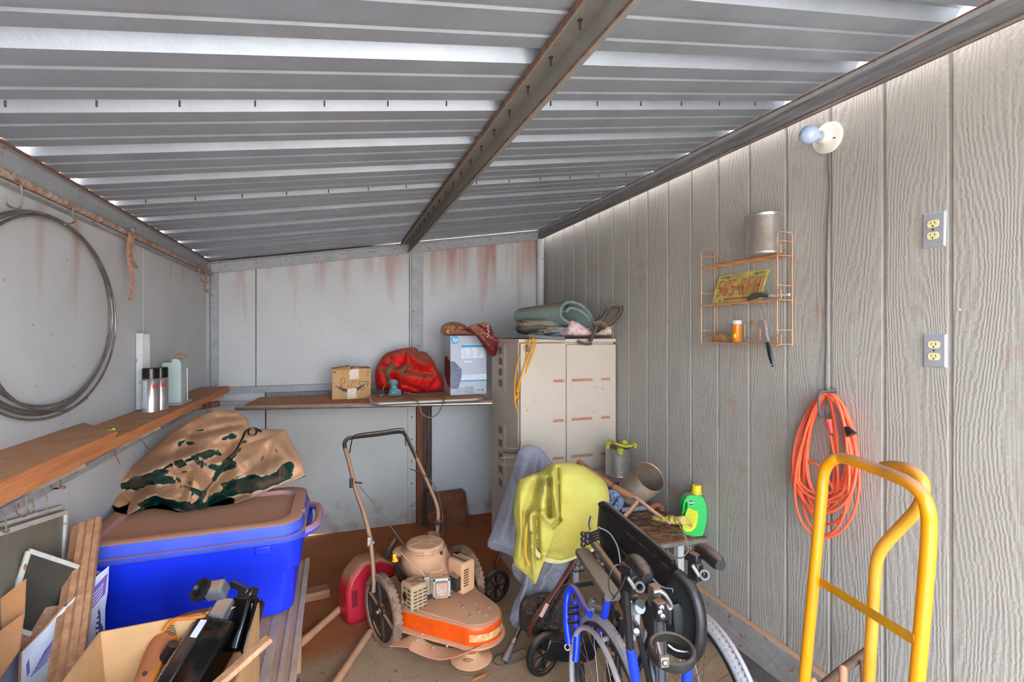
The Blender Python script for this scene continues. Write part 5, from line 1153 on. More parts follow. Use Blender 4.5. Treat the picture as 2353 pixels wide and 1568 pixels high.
# valve cover
c = at(1015, 1352, d=2.42); nd = (V(0, 0, EYE)-c); nd.z = .15; nd.normalize(); uu = V(0, 0, 1).cross(nd).normalized(); vv = nd.cross(uu)
RV2 = Matrix((uu, vv, nd)).transposed()
mb = MB(); mb.box(c, (.088, .098, .012), RV2); vc = mb.build('valve_cover', M_ALUM, t, bevel=.008, seg=3)
mb = MB(); mb.box(c+nd*.014, (.062, .070, .02), RV2); mb.build('raised_face', mat('dusty_aluminium', (200, 160, 132), .6, metal=.2, var=.2, vs=30), vc, bevel=.008, seg=3)
mb = MB(); add_text(mb, 'OHV', .025, c+nd*.0245-vv*.004, uu, vv, bold=.0008, depth=.0012); mb.build('embossed_letters', M_ALUM, vc)
for a, b in ((-1, -1), (1, -1), (1, 1), (-1, 1)):
    mb = MB(); mb.lathe(c+uu*.037*a+vv*.042*b+nd*.005, nd, [(.006, 0), (.006, .006), (.003, .008), (0, .006)], 8); mb.build('bolt', M_ENGD, vc)
mb = MB(); q = at(980, 1345, d=2.48); mb.box(q, (.03, .03, .09)); mb.cyl(at(992, 1330, d=2.45), at(998, 1352, d=2.43), .007); mb.cyl(at(965, 1332, d=2.46), at(972, 1345, d=2.44), .010); mb.build('spark_plug', M_ALUM, t, bevel=.003)
# air filter box
c = at(1060, 1318, d=2.56)
mb = MB(); mb.box(c, (.09, .12, .16), rotz(.5)); af = mb.build('air_filter_box', M_ENG, t, bevel=.014, seg=3)
for j in range(7):
    mb = MB(); mb.box(c+rotz(.5) @ V(-.022, -.0605, .045-j*.013), (.032, .003, .005), rotz(.5)); mb.build('vent_slot', M_ENGD, af)
mb = MB(); mb.box(c+V(-.01, .0, .084), (.018, .10, .01), rotz(.5)); mb.build('top_clip', M_ENGD, af, bevel=.002)
mb = MB(); q = at(1046, 1340, d=2.5); mb.box(q, (.03, .05, .07), rotz(.5)); mb.tube([at(1018, 1322, d=2.47), at(1030, 1320, d=2.46), at(1042, 1315, d=2.47), at(1048, 1322, d=2.47)], .002, 6, k=4); mb.build('carburettor', M_ENGD, t, bevel=.004)
# oil filler
mb = MB(); mb.tube([at(910, 1292, d=2.50), at(916, 1310, d=2.52), at(926, 1330, d=2.55)], lambda s: .011+.012*s, 12, k=4); mb.build('oil_filler_tube', M_BLACK, t)
mb = MB(); p = at(908, 1290, d=2.50); mb.lathe(p, (0, 0, 1), [(.016, 0), (.016, .008), (.010, .010), (.009, .02), (0, .022)], 14); mb.box(p+V(-.004, 0, .024), (.016, .006, .024)); mb.build('dipstick_cap', M_YEL, t, bevel=.002)
mb = MB(); p = at(996, 1233, d=2.78); mb.lathe(p, V(.25, -.1, 1), [(.034, -.016), (.036, -.014), (.036, .012), (.030, .016), (0, .017)], 14); mb.build('fuel_cap', M_TYRE, t, smooth=30)
# handle
hp = [(858, 1362, 2.58), (859, 1335, 2.60), (857, 1300, 2.64), (853, 1258, 2.70), (850, 1235, 2.74), (836, 1180, 2.83), (818, 1128, 2.92), (804, 1070, 3.03), (793, 1032, 3.09), (792, 1018, 3.11), (800, 1008, 3.13), (815, 1005, 3.15), (868, 999, 3.29), (915, 993, 3.42), (930, 998, 3.45), (940, 1018, 3.42), (958, 1055, 3.34), (982, 1108, 3.22), (1000, 1150, 3.12), (1007, 1178, 3.06), (1006, 1205, 3.01), (1004, 1235, 2.97), (1003, 1270, 2.92)]
P = [at(x, y, d=q) for x, y, q in hp]
mb = MB(); mb.tube(P[:9], .0125, 12, k=5); mb.build('handle_tube', M_STEELT, t)
mb = MB(); mb.tube(P[8:17], .0125, 12, k=5); mb.build('handle_top_bar', M_TUBEBLK, t)
mb = MB(); mb.tube(P[16:], .0125, 12, k=5); mb.build('handle_tube', M_STEELT, t)
mb = MB(); mb.tube([at(x, y, d=q) for x, y, q in ((803, 1042, 3.05), (807, 1020, 3.09), (812, 1004, 3.12), (824, 998, 3.14), (870, 992, 3.28), (920, 985, 3.42), (930, 992, 3.44), (932, 1020, 3.40), (935, 1024, 3.38))], .0035, 8, k=5); mb.build('bail_wire', M_BLACK, t)
mb = MB(); mb.cyl(at(815, 1108, d=2.94), at(832, 1111, d=2.93), .006); mb.box(at(807, 1110, d=2.94), (.022, .02, .06)); mb.build('handle_knob', M_ENGD, t, bevel=.006)
mb = MB(); mb.cyl(at(845, 1240, d=2.72), at(860, 1248, d=2.70), .007); mb.box(at(848, 1245, d=2.71), (.02, .02, .05)); mb.build('lower_clamp', M_ALUM, t, bevel=.004)
mb = MB(); mb.cyl(at(998, 1202, d=2.99), at(1016, 1200, d=2.98), .007); mb.box(at(1008, 1202, d=2.98), (.02, .02, .03)); mb.build('lower_clamp', M_ENGD, t, bevel=.004)
mb = MB(); mb.tube([at(826, 1118, d=2.92), at(870, 1172, d=2.85), at(928, 1252, d=2.72)], .0022, 6, k=4); mb.build('starter_rope', M_CORDG, t)
mb = MB(); mb.tube([at(x, y, d=q) for x, y, q in ((942, 1078, 3.3), (960, 1085, 3.27), (985, 1100, 3.2), (1003, 1125, 3.12), (1012, 1160, 3.04), (1018, 1200, 2.96), (1015, 1250, 2.88))], .003, 6, k=6); mb.build('throttle_cable', M_TUBEBLK, t)

# red fuel can
M_REDCAN = mat('red_fuel_can_plastic', (190, 30, 48), .45, var=.1, vs=6, dust=.97, dlo=.25, dhi=.6, dcol=(176, 122, 84))
b = at(845, 1432, Z=0); b = V(b.x+.005, b.y+.10, 0)
t = thing('fuel_can', b, 'red plastic fuel can with a dusty top behind the left mower wheel', 'fuel can')
Rz = rotz(.35)
mb = MB(); pr = [(-.13, .0), (-.145, .03), (-.15, .20), (-.12, .27), (-.05, .335), (.06, .325), (.14, .27), (.15, .22), (.145, .03), (.13, 0)]
mb.prism(pr, b-Rz @ V(0, .07, 0), Rz @ V(1, 0, 0), V(0, 0, 1), Rz @ V(0, .14, 0)); mb.build('can', M_REDCAN, t, bevel=.022, seg=4, smooth=60)
mb = MB(); mb.box(b+Rz @ V(-.105, -.071, .15), (.03, .006, .09), Rz); mb.build('grip_recess', mat('dark_red_recess', (120, 16, 30), .5), t, bevel=.002, smooth=0)
mb = MB(); mb.tube([b+Rz @ V(.10, 0, .28), b+Rz @ V(.14, 0, .33), b+Rz @ V(.19, .02, .37)], .016, 10, k=4); mb.build('spout', M_TUBEBLK, t)
# wooden handles on the floor
M_HANDLE = wood('dusty_wooden_handle', (200, 148, 112), (176, 124, 90), (12, 12, 12), dust=.5)
for a, b, q, lb in (((683, 1486), (800, 1383), (.03, .05), 'rounded wooden tool handle on the floor pointing at the fuel can, the shorter one'), ((742, 1612), (850, 1452), (.03, .04), 'long wooden tool handle on the floor running under the left mower wheel')):
    p0, p1 = at(*a, Z=q[0]), at(*b, Z=q[1]); mb = MB(); L = (p1-p0).length
    mb.lathe(p0, p1-p0, [(0, 0), (.016, .004), (.021, .02), (.021, .08), (.0185, .12), (.0185, L-.03), (.016, L)], 16); tag(mb.build('axe_handle', M_HANDLE), lb, 'handle')
# wood block
p = at(712, 1383, Z=0); mb = MB(); mb.box(p+V(.01, .03, .028), (.20, .085, .05), rotz(.12)); tag(mb.build('wood_block', wood('dusty_wood_block', (176, 124, 86), (150, 100, 66), (4, 30, 30)), smooth=0, bevel=.004), 'short dusty block of wood on the red dirt beside the blue tote', 'wood block')
# red-brown board leaning at the back
q = [at(988, 1222, Z=0), at(1088, 1217, Z=0)]; q[0].y = 4.02; q[1].y = 3.98
tl, tr = at(982, 1138, Y=4.2), at(1068, 1131, Y=4.2)
mb = MB(); w_ = V(0, .012, .0); mb.prism([(0, 0), (.33, 0), (.33, .30), (.30, .335), (-.02, .32)], q[0], (q[1]-q[0]).normalized(), (tl-q[0]).normalized(), w_); tag(mb.build('wood_board', mat('red_brown_board', (130, 78, 52), .85, var=.25, vs=9, bump=.3, bs=40), smooth=0, bevel=.004), 'small red-brown board leaning against the back wall near the cabinet', 'board')
mb = MB(); p = at(997, 1222, Z=0); mb.box((p.x-.01, 4.14, .15), (.075, .06, .30), rotz(.1)); mb.box((p.x-.05, 4.18, .12), (.03, .03, .24)); tag(mb.build('timber_stub', M_DARKWOOD, smooth=0, bevel=.006), 'short rotten timber stub standing behind the mower handle', 'timber')
# straw, twigs and shavings
M_STRAW = mat('dry_straw', (176, 140, 104), .9, var=.3, vs=40)
mb = MB(); random.seed(3)
for k in range(110):
    if k < 60: c = at(random.uniform(960, 1130), random.uniform(1195, 1235), Z=.01); c.x = min(c.x, 1.07) if c.y > 2.95 else c.x
    else: c = V(random.uniform(-.08, .9), random.uniform(2.0, 4.1), .004)
    a = random.uniform(0, 2*PI); L = random.uniform(.03, .13); d = V(math.cos(a), math.sin(a), 0)*L
    mb.tube([c, c+d*.5+V(0, 0, random.uniform(.004, .02)), c+d+V(random.uniform(-.02, .02), 0, .003)], .0011, 4, k=2)
tag(mb.build('dry_straw', M_STRAW), 'dry grass and straw bits scattered over the dirt floor', 'straw', kind='stuff')
mb = MB()
for k in range(260):
    c = V(random.uniform(-.1, 1.75), random.uniform(1.7, 4.1), .002); s = random.uniform(.002, .007); mb.ball(c, (s, s*.8, s*.5), 6, 4)
tag(mb.build('soil_crumbs', mat('soil_crumbs', (120, 92, 70), .95, var=.3, vs=50)), 'small clods and gravel crumbs on the floor', 'gravel', kind='stuff')
mb = MB(); p = at(1100, 1556, Z=.004); mb.box(p, (.07, .012, .006), rotz(.25)); tag(mb.build('wood_chip', M_PINE, smooth=0), 'thin orange wood chip on the concrete below the trimmer head', 'wood chip')
# ================================================================ rollator, cloths, wheelchair
M_MAROON = mat('maroon_metal_frame', (88, 44, 42), .35, metal=.3, var=.15, dust=.6, dlo=.4, dhi=.9)
M_BLKP = mat('black_rubber', (30, 30, 31), .55, var=.2, vs=20, dust=.6, dlo=.65, dhi=1.1, dcol=(164, 134, 112))
M_BLKM = mat('black_painted_metal', (34, 37, 42), .3, metal=.2, var=.15, dust=.5, dlo=.5, dhi=.95)
M_GRIPD = mat('dusty_grip', (78, 72, 62), .7, var=.15, dust=.6, dlo=.6, dhi=1.0)
M_JEAN = mat('grey_blue_cotton', (152, 152, 162), .9, var=.07, vs=5, bump=.3, bs=300, dust=.6, dlo=.6, dhi=.95, dcol=(176, 150, 134))
def towel_material():
    m = mat('yellow_waffle_towel', (210, 202, 104), .95, var=.05, vs=4, rgb2=(192, 170, 78), dust=.25, dlo=.7, dhi=1.1)
    b0 = m.node_tree.nodes['Principled BSDF']; b0.inputs['Specular IOR Level'].default_value = .1
    nt = m.node_tree; N = nt.nodes; L = nt.links; b = N['Principled BSDF']; geo = N.new('ShaderNodeNewGeometry')
    w = N.new('ShaderNodeTexWave'); w.wave_type = 'BANDS'; w.bands_direction = 'Z'; w.inputs['Scale'].default_value = 105; w.inputs['Distortion'].default_value = 2.2; w.inputs['Detail'].default_value = 2; L.new(geo.outputs['Position'], w.inputs['Vector'])
    bp = N.new('ShaderNodeBump'); bp.inputs['Strength'].default_value = .45; bp.inputs['Distance'].default_value = .003; L.new(w.outputs[0], bp.inputs['Height']); L.new(bp.outputs[0], b.inputs['Normal'])
    return m
M_TOWEL = towel_material()
M_TOWELI = mat('towel_inside_golden', (222, 176, 62), .95, var=.1, vs=8)
M_TRIMT = mat('pale_towel_binding', (222, 212, 150), .9, var=.1, vs=20)
M_BLUEM = mat('blue_powder_coat', (20, 62, 220), .3, metal=.1, var=.06, dust=.8, dlo=.5, dhi=.85, dcol=(176, 132, 108))
M_TYREG = mat('grey_wheelchair_tyre', (150, 152, 154), .8, var=.12, vs=30, bump=.25, bs=160, dust=.6, dlo=.6, dhi=1.1, dcol=(196, 150, 122))
M_RIM = mat('silver_push_rim', (186, 186, 196), .35, metal=.3, var=.08, vs=10, dust=.6, dlo=.5, dhi=.9, dcol=(180, 140, 110))
M_BLKFAB = mat('black_vinyl', (22, 22, 25), .42, var=.2, vs=8, bump=.12, bs=30, dust=.3, dlo=.5, dhi=1.0, dcol=(140, 122, 106))
M_MESHF = mat('black_mesh_fabric', (28, 29, 31), .75, var=.2, vs=90, bump=.7, bs=420)
M_PIPING = mat('grey_piping', (170, 172, 176), .5)
M_CHROME = mat('chrome', (150, 150, 152), .32, metal=.9, var=.05, dust=.5, dlo=.5, dhi=.9)
M_ARMPAD = mat('dusty_arm_pad', (94, 86, 76), .8, var=.15, vs=20, dust=.8, dlo=.3, dhi=.8, dcol=(166, 138, 112))
M_CLEAR = mat('crumpled_clear_bag', (170, 165, 155), .15, var=.3, vs=40, trans=.3)

def spoked_wheel(par, c, a, R, w, nsp=8, tm=M_BLKP, hm=M_BLKM, name='wheel'):
    u, v, ww = basis(a)
    mb = MB(); mb.lathe(c-ww*w/2, ww, [(R*.80, 0), (R*.95, 0), (R, w*.25), (R, w*.75), (R*.95, w), (R*.80, w), (R*.78, w/2), (R*.80, 0)], 48); wh = mb.build(name, tm, par, smooth=45)
    mb = MB(); mb.lathe(c-ww*w*.3, ww, [(R*.81, 0), (R*.81, w*.6), (R*.72, w*.6), (R*.72, 0), (R*.81, 0)], 48)
    mb.lathe(c-ww*w*.5, ww, [(0, 0), (R*.16, 0), (R*.18, w*.2), (R*.18, w), (0, w)], 20)
    for i in range(nsp):
        a0 = 2*PI*i/nsp
        for da in (-.09, .09):
            d = u*math.cos(a0+da)+v*math.sin(a0+da); d0 = u*math.cos(a0)+v*math.sin(a0); mb.bar(c+d0*R*.12, c+d*R*.77, .004, w*.45, up=ww)
    mb.build('spokes', hm, wh, smooth=30)
    mb = MB(); mb.lathe(c-ww*w*.62, ww, [(0, 0), (R*.08, .002), (R*.08, w*.2)], 12); mb.build('axle_cap', M_CHROME, wh)
    return wh
# rollator ------------------------------------------------------
rw1 = V(.935, 2.16, .098); rw2 = V(.915, 2.84, .098)
t = thing('rollator', V(1.1, 2.5, 0), 'maroon rollator walker draped with clothes and a yellow towel beside the wheelchair', 'walker')
axw = V(.16, -.98, 0)
spoked_wheel(t, rw1, V(.30, -.95, 0), .098, .032); spoked_wheel(t, rw2, V(.28, -.96, 0), .098, .032)
spoked_wheel(t, V(1.33, 2.24, .098), axw, .098, .032); spoked_wheel(t, V(1.32, 2.84, .098), axw, .098, .032)
for (w_, Yo, dx) in ((rw1, 0, 0), (rw2, .66, -.02)):
    top = V(1.165+dx, 2.16+Yo, .66)
    if Yo == 0:
        P = [w_+V(-.055, .0, .06), w_+V(-.04, 0, .12), w_+V(-.005, 0, .17), at(1275, 1360, d=2.36), at(1320, 1290, d=2.38), at(1336, 1255, d=2.40), at(1352, 1215, d=2.42)]
        P[0] = at(1217, 1462, d=2.35); P[1] = at(1219, 1440, d=2.35); P[2] = at(1232, 1418, d=2.35)
    else: P = [w_+V(0, 0, .10), w_+V(.01, 0, .16), w_+V(.10, 0, .36), top]
    mb = MB(); mb.tube(P, .0155, 12, k=5, flat=.75); mb.build('front_leg', M_MAROON, t)
    mb = MB(); mb.tube([V(1.32, w_.y+.04, .10), V(1.31, w_.y+.04, .2), V(1.20, w_.y+.03, .60)], .012, 10, k=4); mb.build('rear_leg', M_MAROON, t)
mb = MB(); mb.bar(at(1288, 1352, d=2.38), at(1372, 1338, d=2.42), .008, .022); mb.build('cross_bar', M_BLKM, t, smooth=0)
mb = MB(); mb.tube([at(1299, 1345, d=2.40), at(1275, 1392, d=2.40), at(1250, 1440, d=2.40), at(1262, 1400, d=2.44)][:3], .007, 8, k=4); mb.build('brace', M_BLKM, t)
mb = MB(); p0_, p1_ = at(1258, 1388, d=2.335), at(1242, 1418, d=2.325); mb.bar(p0_, p1_, .018, .003, up=(-_s, -_c, 0)); mb.build('frame_label', mat('pale_pink_label', (196, 150, 140), .5), t, smooth=0)
for pts in (((1175, 1036, 2.97), (1200, 1036, 2.93)), ((1290, 1100, 2.50), (1330, 1095, 2.47))):
    mb = MB(); mb.tube([at(x, y, d=q) for x, y, q in ((1155, 1034, 2.94), (1170, 1036, 2.94), (1200, 1037, 2.96), (1230, 1040, 2.98))] if pts[0][0] == 1175 else [at(x, y, d=q) for x, y, q in ((1262, 1102, 2.42), (1300, 1100, 2.44), (1345, 1104, 2.46))], .0175, 12, k=4); mb.build('hand_grip', M_GRIPD, t)
mb = MB(); mb.tube([at(x, y, d=2.95) for x, y in ((1195, 1051), (1170, 1052), (1152, 1053), (1149, 1056), (1154, 1066), (1158, 1071), (1168, 1067), (1180, 1070), (1195, 1066))], .0045, 8, k=4, flat=.8); mb.build('brake_lever', M_STEELT, t)
mb = MB(); mb.cyl(at(1205, 1040, d=2.98), V(1.12, 2.82, .62), .012); mb.build('handle_post', M_MAROON, t)
mb = MB(); mb.cyl(at(1345, 1104, d=2.46), V(1.17, 2.17, .64), .012); mb.build('handle_post', M_MAROON, t)
# wire basket
mb = MB(); B0 = [V(1.12, 2.24, .42), V(1.40, 2.24, .42), V(1.40, 2.74, .42), V(1.12, 2.74, .42)]
for z, s in ((.56, 0), (.50, .01), (.44, .02), (.40, .03)):
    mb.tube([V(1.13+s, 2.24+s, z), V(1.38-s, 2.24+s, z), V(1.38-s, 2.74-s, z), V(1.13+s, 2.74-s, z)], .0028, 6, closed=True)
for k in range(9):
    x = 1.16+k*.024; mb.tube([V(x, 2.24, .56), V(x, 2.27, .40), V(x, 2.71, .40), V(x, 2.74, .56)], .0018, 5)
for k in range(12):
    y = 2.28+k*.04; mb.tube([V(1.13, y, .56), V(1.16, y, .40), V(1.35, y, .40), V(1.38, y, .56)], .0018, 5)
mb.build('wire_basket', M_BLKM, t)
mb = cloth_mb([(1195, 1390), (1215, 1372), (1250, 1362), (1290, 1372), (1300, 1400), (1290, 1445), (1262, 1470), (1235, 1462), (1215, 1455), (1195, 1440)], 2.52, .09, cr=.03, crf=.05, n=100, rings=20, back=.15)
tag(mb.build('fabric_bag', mat('dark_dusty_fabric', (62, 56, 50), .85, var=.2, vs=6, dust=.3, dlo=.3, dhi=1.2, dna=.1)), 'dark slumped fabric bag hanging low under the rollator', 'bag')
mb = MB(); c = at(1298, 1485, d=2.42); mb.box(c+V(.02, .02, -.02), (.30, .10, .10), rotz(.1) @ Matrix.Rotation(.35, 3, 'Y')); t2 = thing('black_case', c, 'black case with white lettering lying behind the front rollator wheel', 'case'); mb.build('case_body', M_BLACK, t2, bevel=.01)
nd = (V(0, 0, EYE)-c).normalized(); uu = V(0, 0, 1).cross(nd).normalized(); vv = nd.cross(uu)
mb = MB(); add_text(mb, 'OW', .040, at(1312, 1496, d=2.33), uu*.8-vv*.55, vv*.8+uu*.55, bold=.001); mb.build('white_lettering', M_WHITEC, t2)
# cane with rubber foot
t2 = thing('walking_cane', at(1168, 1508, Z=0), 'black adjustable cane with a rubber foot leaning under the draped trousers', 'cane')
f0 = at(1160, 1506, d=2.42); f0.z = .012
mb = MB(); mb.cyl(f0+(at(1222, 1380, d=2.62)-f0)*.12, at(1222, 1380, d=2.62), .011); mb.build('shaft', M_BLKM, t2)
mb = MB(); a = at(1222, 1380, d=2.62)-f0; mb.lathe(f0, a, [(.022, 0), (.020, .02), (.015, .06), (.013, .085), (.0, .085)], 14); mb.build('rubber_foot', M_GREYPL, t2)
mb = MB(); q = at(1172, 1482, d=2.44); mb.cyl(f0+a*.28, f0+a*.36, .0145); mb.build('locking_collar', M_CHROME, t2)
mb = MB(); P = [at(x, y, Z=.006) for x, y in ((1180, 1500), (1205, 1490), (1212, 1505), (1190, 1520), (1150, 1530), (1133, 1518), (1145, 1505), (1175, 1502))]; mb.tube(P, .0028, 6, k=7); tag(mb.build('thin_cable', M_TUBEBLK), 'thin dark loop of cable on the concrete beside the cane', 'cable')

# grey trousers
t3 = thing('trousers', at(1200, 1200, d=2.8), 'grey-blue cotton trousers draped over the far handle of the rollator', 'trousers')
pts = [(1190, 1040), (1203, 1025), (1225, 1024), (1248, 1037), (1266, 1060), (1285, 1080), (1290, 1110), (1285, 1200), (1275, 1290), (1240, 1320), (1212, 1300), (1205, 1345), (1192, 1320), (1180, 1285), (1155, 1270), (1128, 1262), (1120, 1250), (1130, 1220), (1150, 1165), (1170, 1105), (1180, 1070)]
R = [(1215, 1035, 1150, 1240, 14, .035), (1235, 1045, 1200, 1260, 10, -.035), (1250, 1060, 1225, 1250, 12, .03), (1185, 1110, 1180, 1270, 7, -.025), (1195, 1180, 1190, 1300, 8, .03), (1265, 1070, 1238, 1100, 8, -.03), (1125, 1245, 1185, 1265, 3, .012)]
mb = cloth_mb(pts, lambda x, y: 2.93-max(0, y-1100)*.0004, .07, R, cr=.01, crf=.03, n=180, rings=40, back=.05, prof=.5, seed=4); mb.build('upper_leg', M_JEAN, t3, smooth=60)
pts = [(1205, 1290), (1260, 1270), (1318, 1255), (1320, 1285), (1300, 1320), (1285, 1345), (1262, 1366), (1238, 1390), (1205, 1420), (1190, 1448), (1178, 1440), (1170, 1420), (1180, 1385), (1200, 1345)]
R = [(1215, 1300, 1185, 1430, 8, .03), (1240, 1290, 1212, 1380, 8, -.03), (1280, 1280, 1240, 1360, 9, .03), (1260, 1330, 1275, 1350, 7, -.02)]
mb = cloth_mb(pts, 2.62, .05, R, cr=.008, crf=.04, n=140, rings=30, back=.03, prof=.5, smooth=False, seed=8); mb.build('lower_leg', M_JEAN, t3, smooth=60)
pts = [(1178, 1295), (1205, 1290), (1235, 1320), (1250, 1345), (1243, 1360), (1222, 1356), (1195, 1340), (1180, 1320)]
mb = cloth_mb(pts, 2.74, .03, [(1185, 1310, 1240, 1350, 5, .02)], n=90, rings=18, back=.02); mb.build('cuff', M_JEAN, t3, smooth=60)
# yellow towel
t4 = thing('towel', at(1290, 1180, d=2.4), 'thick pale yellow towel draped over the near handle of the rollator', 'towel')
pts = [(1192, 1104), (1215, 1092), (1246, 1082), (1258, 1070), (1278, 1063), (1305, 1062), (1338, 1070), (1368, 1088), (1390, 1108), (1399, 1130), (1400, 1165), (1396, 1210), (1382, 1245), (1360, 1262), (1335, 1272), (1310, 1284), (1282, 1292), (1260, 1288), (1246, 1282), (1240, 1305), (1236, 1328), (1229, 1343), (1214, 1326), (1196, 1312), (1181, 1296), (1180, 1270), (1186, 1225), (1180, 1180), (1184, 1140)]
R = [(1232, 1100, 1214, 1170, 12, -.05), (1240, 1092, 1262, 1130, 12, .05), (1262, 1100, 1262, 1185, 5, -.075), (1268, 1082, 1283, 1190, 9, .06), (1282, 1075, 1287, 1195, 3.2, -.06, 1), (1286, 1195, 1270, 1212, 5, -.04), (1250, 1120, 1245, 1175, 13, .045), (1245, 1180, 1272, 1208, 8, .03), (1218, 1180, 1222, 1280, 10, .05), (1232, 1190, 1236, 1280, 6, -.07), (1205, 1180, 1202, 1300, 6, -.045), (1192, 1130, 1200, 1230, 8, .03), (1240, 1270, 1290, 1275, 8, -.02), (1222, 1230, 1226, 1320, 6, .045), (1310, 1100, 1370, 1160, 40, .02)]
mb = cloth_mb(pts, lambda x, y: 2.42-max(0, (y-1100))*.0003, .13, R, nz=.012, nf=.02, n=260, rings=64, back=.10, prof=.5, seed=1, c=(1290, 1180)); mb.build('towel_body', M_TOWEL, t4, smooth=70)
mb = MB(); P = [at(x, y, d=q) for x, y, q in ((1216, 1225, 2.30), (1222, 1250, 2.28), (1234, 1272, 2.29), (1250, 1284, 2.31), (1275, 1290, 2.33), (1300, 1287, 2.35), (1330, 1275, 2.37), (1362, 1262, 2.39), (1385, 1246, 2.41))]; mb.tube(P, .012, 8, k=6, flat=.6); mb.build('hem_binding', M_TRIMT, t4)
mb = cloth_mb([(1206, 1215), (1213, 1200), (1217, 1230), (1220, 1270), (1224, 1296), (1214, 1300), (1204, 1275), (1203, 1240)], 2.285, .012, n=60, rings=12, back=.02); mb.build('inner_fold', M_TOWELI, t4, smooth=60)

# ---------------------------------------------------------------- wheelchair
t = thing('wheelchair', V(1.07, 1.5, 0), 'folded black and blue wheelchair standing in front of the desk and rollator', 'wheelchair')
def wc_wheel(c, th, name='rear_wheel', R=.305, rim=None):
    g = V(math.sin(th), math.cos(th), 0); h = V(g.y, -g.x, 0)
    mb = MB(); mb.torus(c, h, R-.016, .016, 96, 14); w = mb.build(name, M_TYREG, t)
    mb = MB()
    for i in range(110):
        a = 2*PI*i/110; d = g*math.cos(a)+V(0, 0, 1)*math.sin(a); tn = h.cross(d)
        for s in (-.0075, .0, .0075):
            mb.bar(c+d*(R-.0012)+h*s-tn*.0052, c+d*(R-.0012)+h*s+tn*.0052, .0052, .003, up=d)
    mb.build('tread_block', M_TYREG, w, smooth=0)
    mb = MB(); mb.lathe(c-h*.010, h, [(R-.045, 0), (R-.028, 0), (R-.028, .02), (R-.045, .02), (R-.05, .01), (R-.045, 0)], 72); mb.build('wheel_rim', M_BLKM, w, smooth=40)
    for i in range(24):
        mb = MB(); a = 2*PI*i/24; s = 1 if i % 2 else -1; d = g*math.cos(a)+V(0, 0, 1)*math.sin(a); d2 = g*math.cos(a+s*.7)+V(0, 0, 1)*math.sin(a+s*.7)
        mb.cyl(c+d2*.022+h*(.022*s), c+d*(R-.046), .0014, n=6); mb.build('spoke', M_CHROME, w)
    mb = MB(); mb.lathe(c-h*.035, h, [(0, 0), (.012, 0), (.024, .008), (.018, .016), (.018, .054), (.024, .062), (.012, .07), (0, .07)], 20); mb.build('hub', M_CHROME, w)
    return w, g, h
w1, g1, h1 = wc_wheel(V(.902, 1.507, .306), .059)
cr = V(.853, 1.489, .306); gg = V(math.sin(.106), math.cos(.106), 0); hh = V(gg.y, -gg.x, 0)
mb = MB(); mb.torus(cr, hh, .270, .0095, 90, 12); mb.build('push_rim', M_RIM, w1)
for a in (.35, 1.6, 2.85, 4.1, 5.36):
    d = gg*math.cos(a)+V(0, 0, 1)*math.sin(a); mb = MB(); mb.tube([cr+d*.270, V(.902, 1.507, .306)+(g1*math.cos(a)+V(0, 0, 1)*math.sin(a))*.262], .008, 8); mb.build('rim_tab', M_RIM, w1)
w2, g2, h2 = wc_wheel(V(1.252, 1.49, .306), -.01)
mb = MB(); mb.torus(V(1.252, 1.49, .306)+h2*.048, h2, .27, .0095, 90, 12); mb.build('push_rim', M_RIM, w2)
# back posts
def pt(pts): return [at(x, y, d=q) for x, y, q in pts]
mb = MB(); mb.tube(pt(((1437, 1296, 1.50), (1436, 1340, 1.50), (1440, 1400, 1.50), (1447, 1480, 1.50), (1452, 1500, 1.50))), .0125, 14, k=4); mb.build('back_post', M_BLKM, t)
mb = MB(); mb.tube(pt(((1448, 1490, 1.50), (1460, 1560, 1.50), (1472, 1680, 1.51), (1480, 1760, 1.52))), .0155, 14, k=3); mb.build('frame_tube', M_BLUEM, t)
mb = MB(); mb.tube(pt(((1600, 1262, 1.58), (1596, 1320, 1.58), (1590, 1350, 1.58), (1585, 1450, 1.58), (1582, 1540, 1.57))), .0125, 14, k=4); mb.build('back_post', M_BLKM, t)
mb = MB(); mb.tube(pt(((1582, 1525, 1.50), (1578, 1568, 1.50), (1572, 1760, 1.5))), .0155, 14, k=3); mb.build('frame_tube', M_BLUEM, t)
# push grips
def grip(pts, r):
    P = spline(pt(pts), 6); n = len(P)
    mb = MB(); mb.tube(P, lambda s: r*(.75+.35*math.sin(min(1, s*2.2)*PI/2))*(1+.05*math.cos(s*40))*(1 if s < .93 else .75), 16); return mb.build('push_grip', M_BLKP, t)
grip(((1446, 1290, 1.49), (1460, 1292, 1.46), (1475, 1308, 1.42), (1488, 1330, 1.38)), .021)
grip(((1602, 1264, 1.58), (1615, 1266, 1.56), (1635, 1280, 1.51), (1656, 1300, 1.46)), .021)
def brake(x, y, d, s=1):
    mb = MB(); mb.box(at(x, y, d=d), (.03*s, .04, .055), rotz(.2)); b = mb.build('brake_clamp', M_BLKM, t, bevel=.005)
    mb = MB(); mb.lathe(at(x+18, y+8, d=d-.02), V(-_s, -_c, .25), [(.016, -.01), (.016, .012), (.010, .012), (.010, -.01), (.016, -.01)], 20); mb.build('clamp_ring', M_GREYPL, b)
    mb = MB(); mb.bar(at(x-8, y-14, d=d-.03), at(x+10, y+14, d=d-.035), .01, .012); mb.build('clamp_lever', M_CHROME, b, bevel=.003)
    mb = MB(); mb.box(at(x-6, y-32, d=d), (.028, .05, .03), rotz(.2)); mb.build('lever_housing', M_BLKM, b, bevel=.005)
brake(1450, 1340, 1.48); brake(1598, 1312, 1.55)
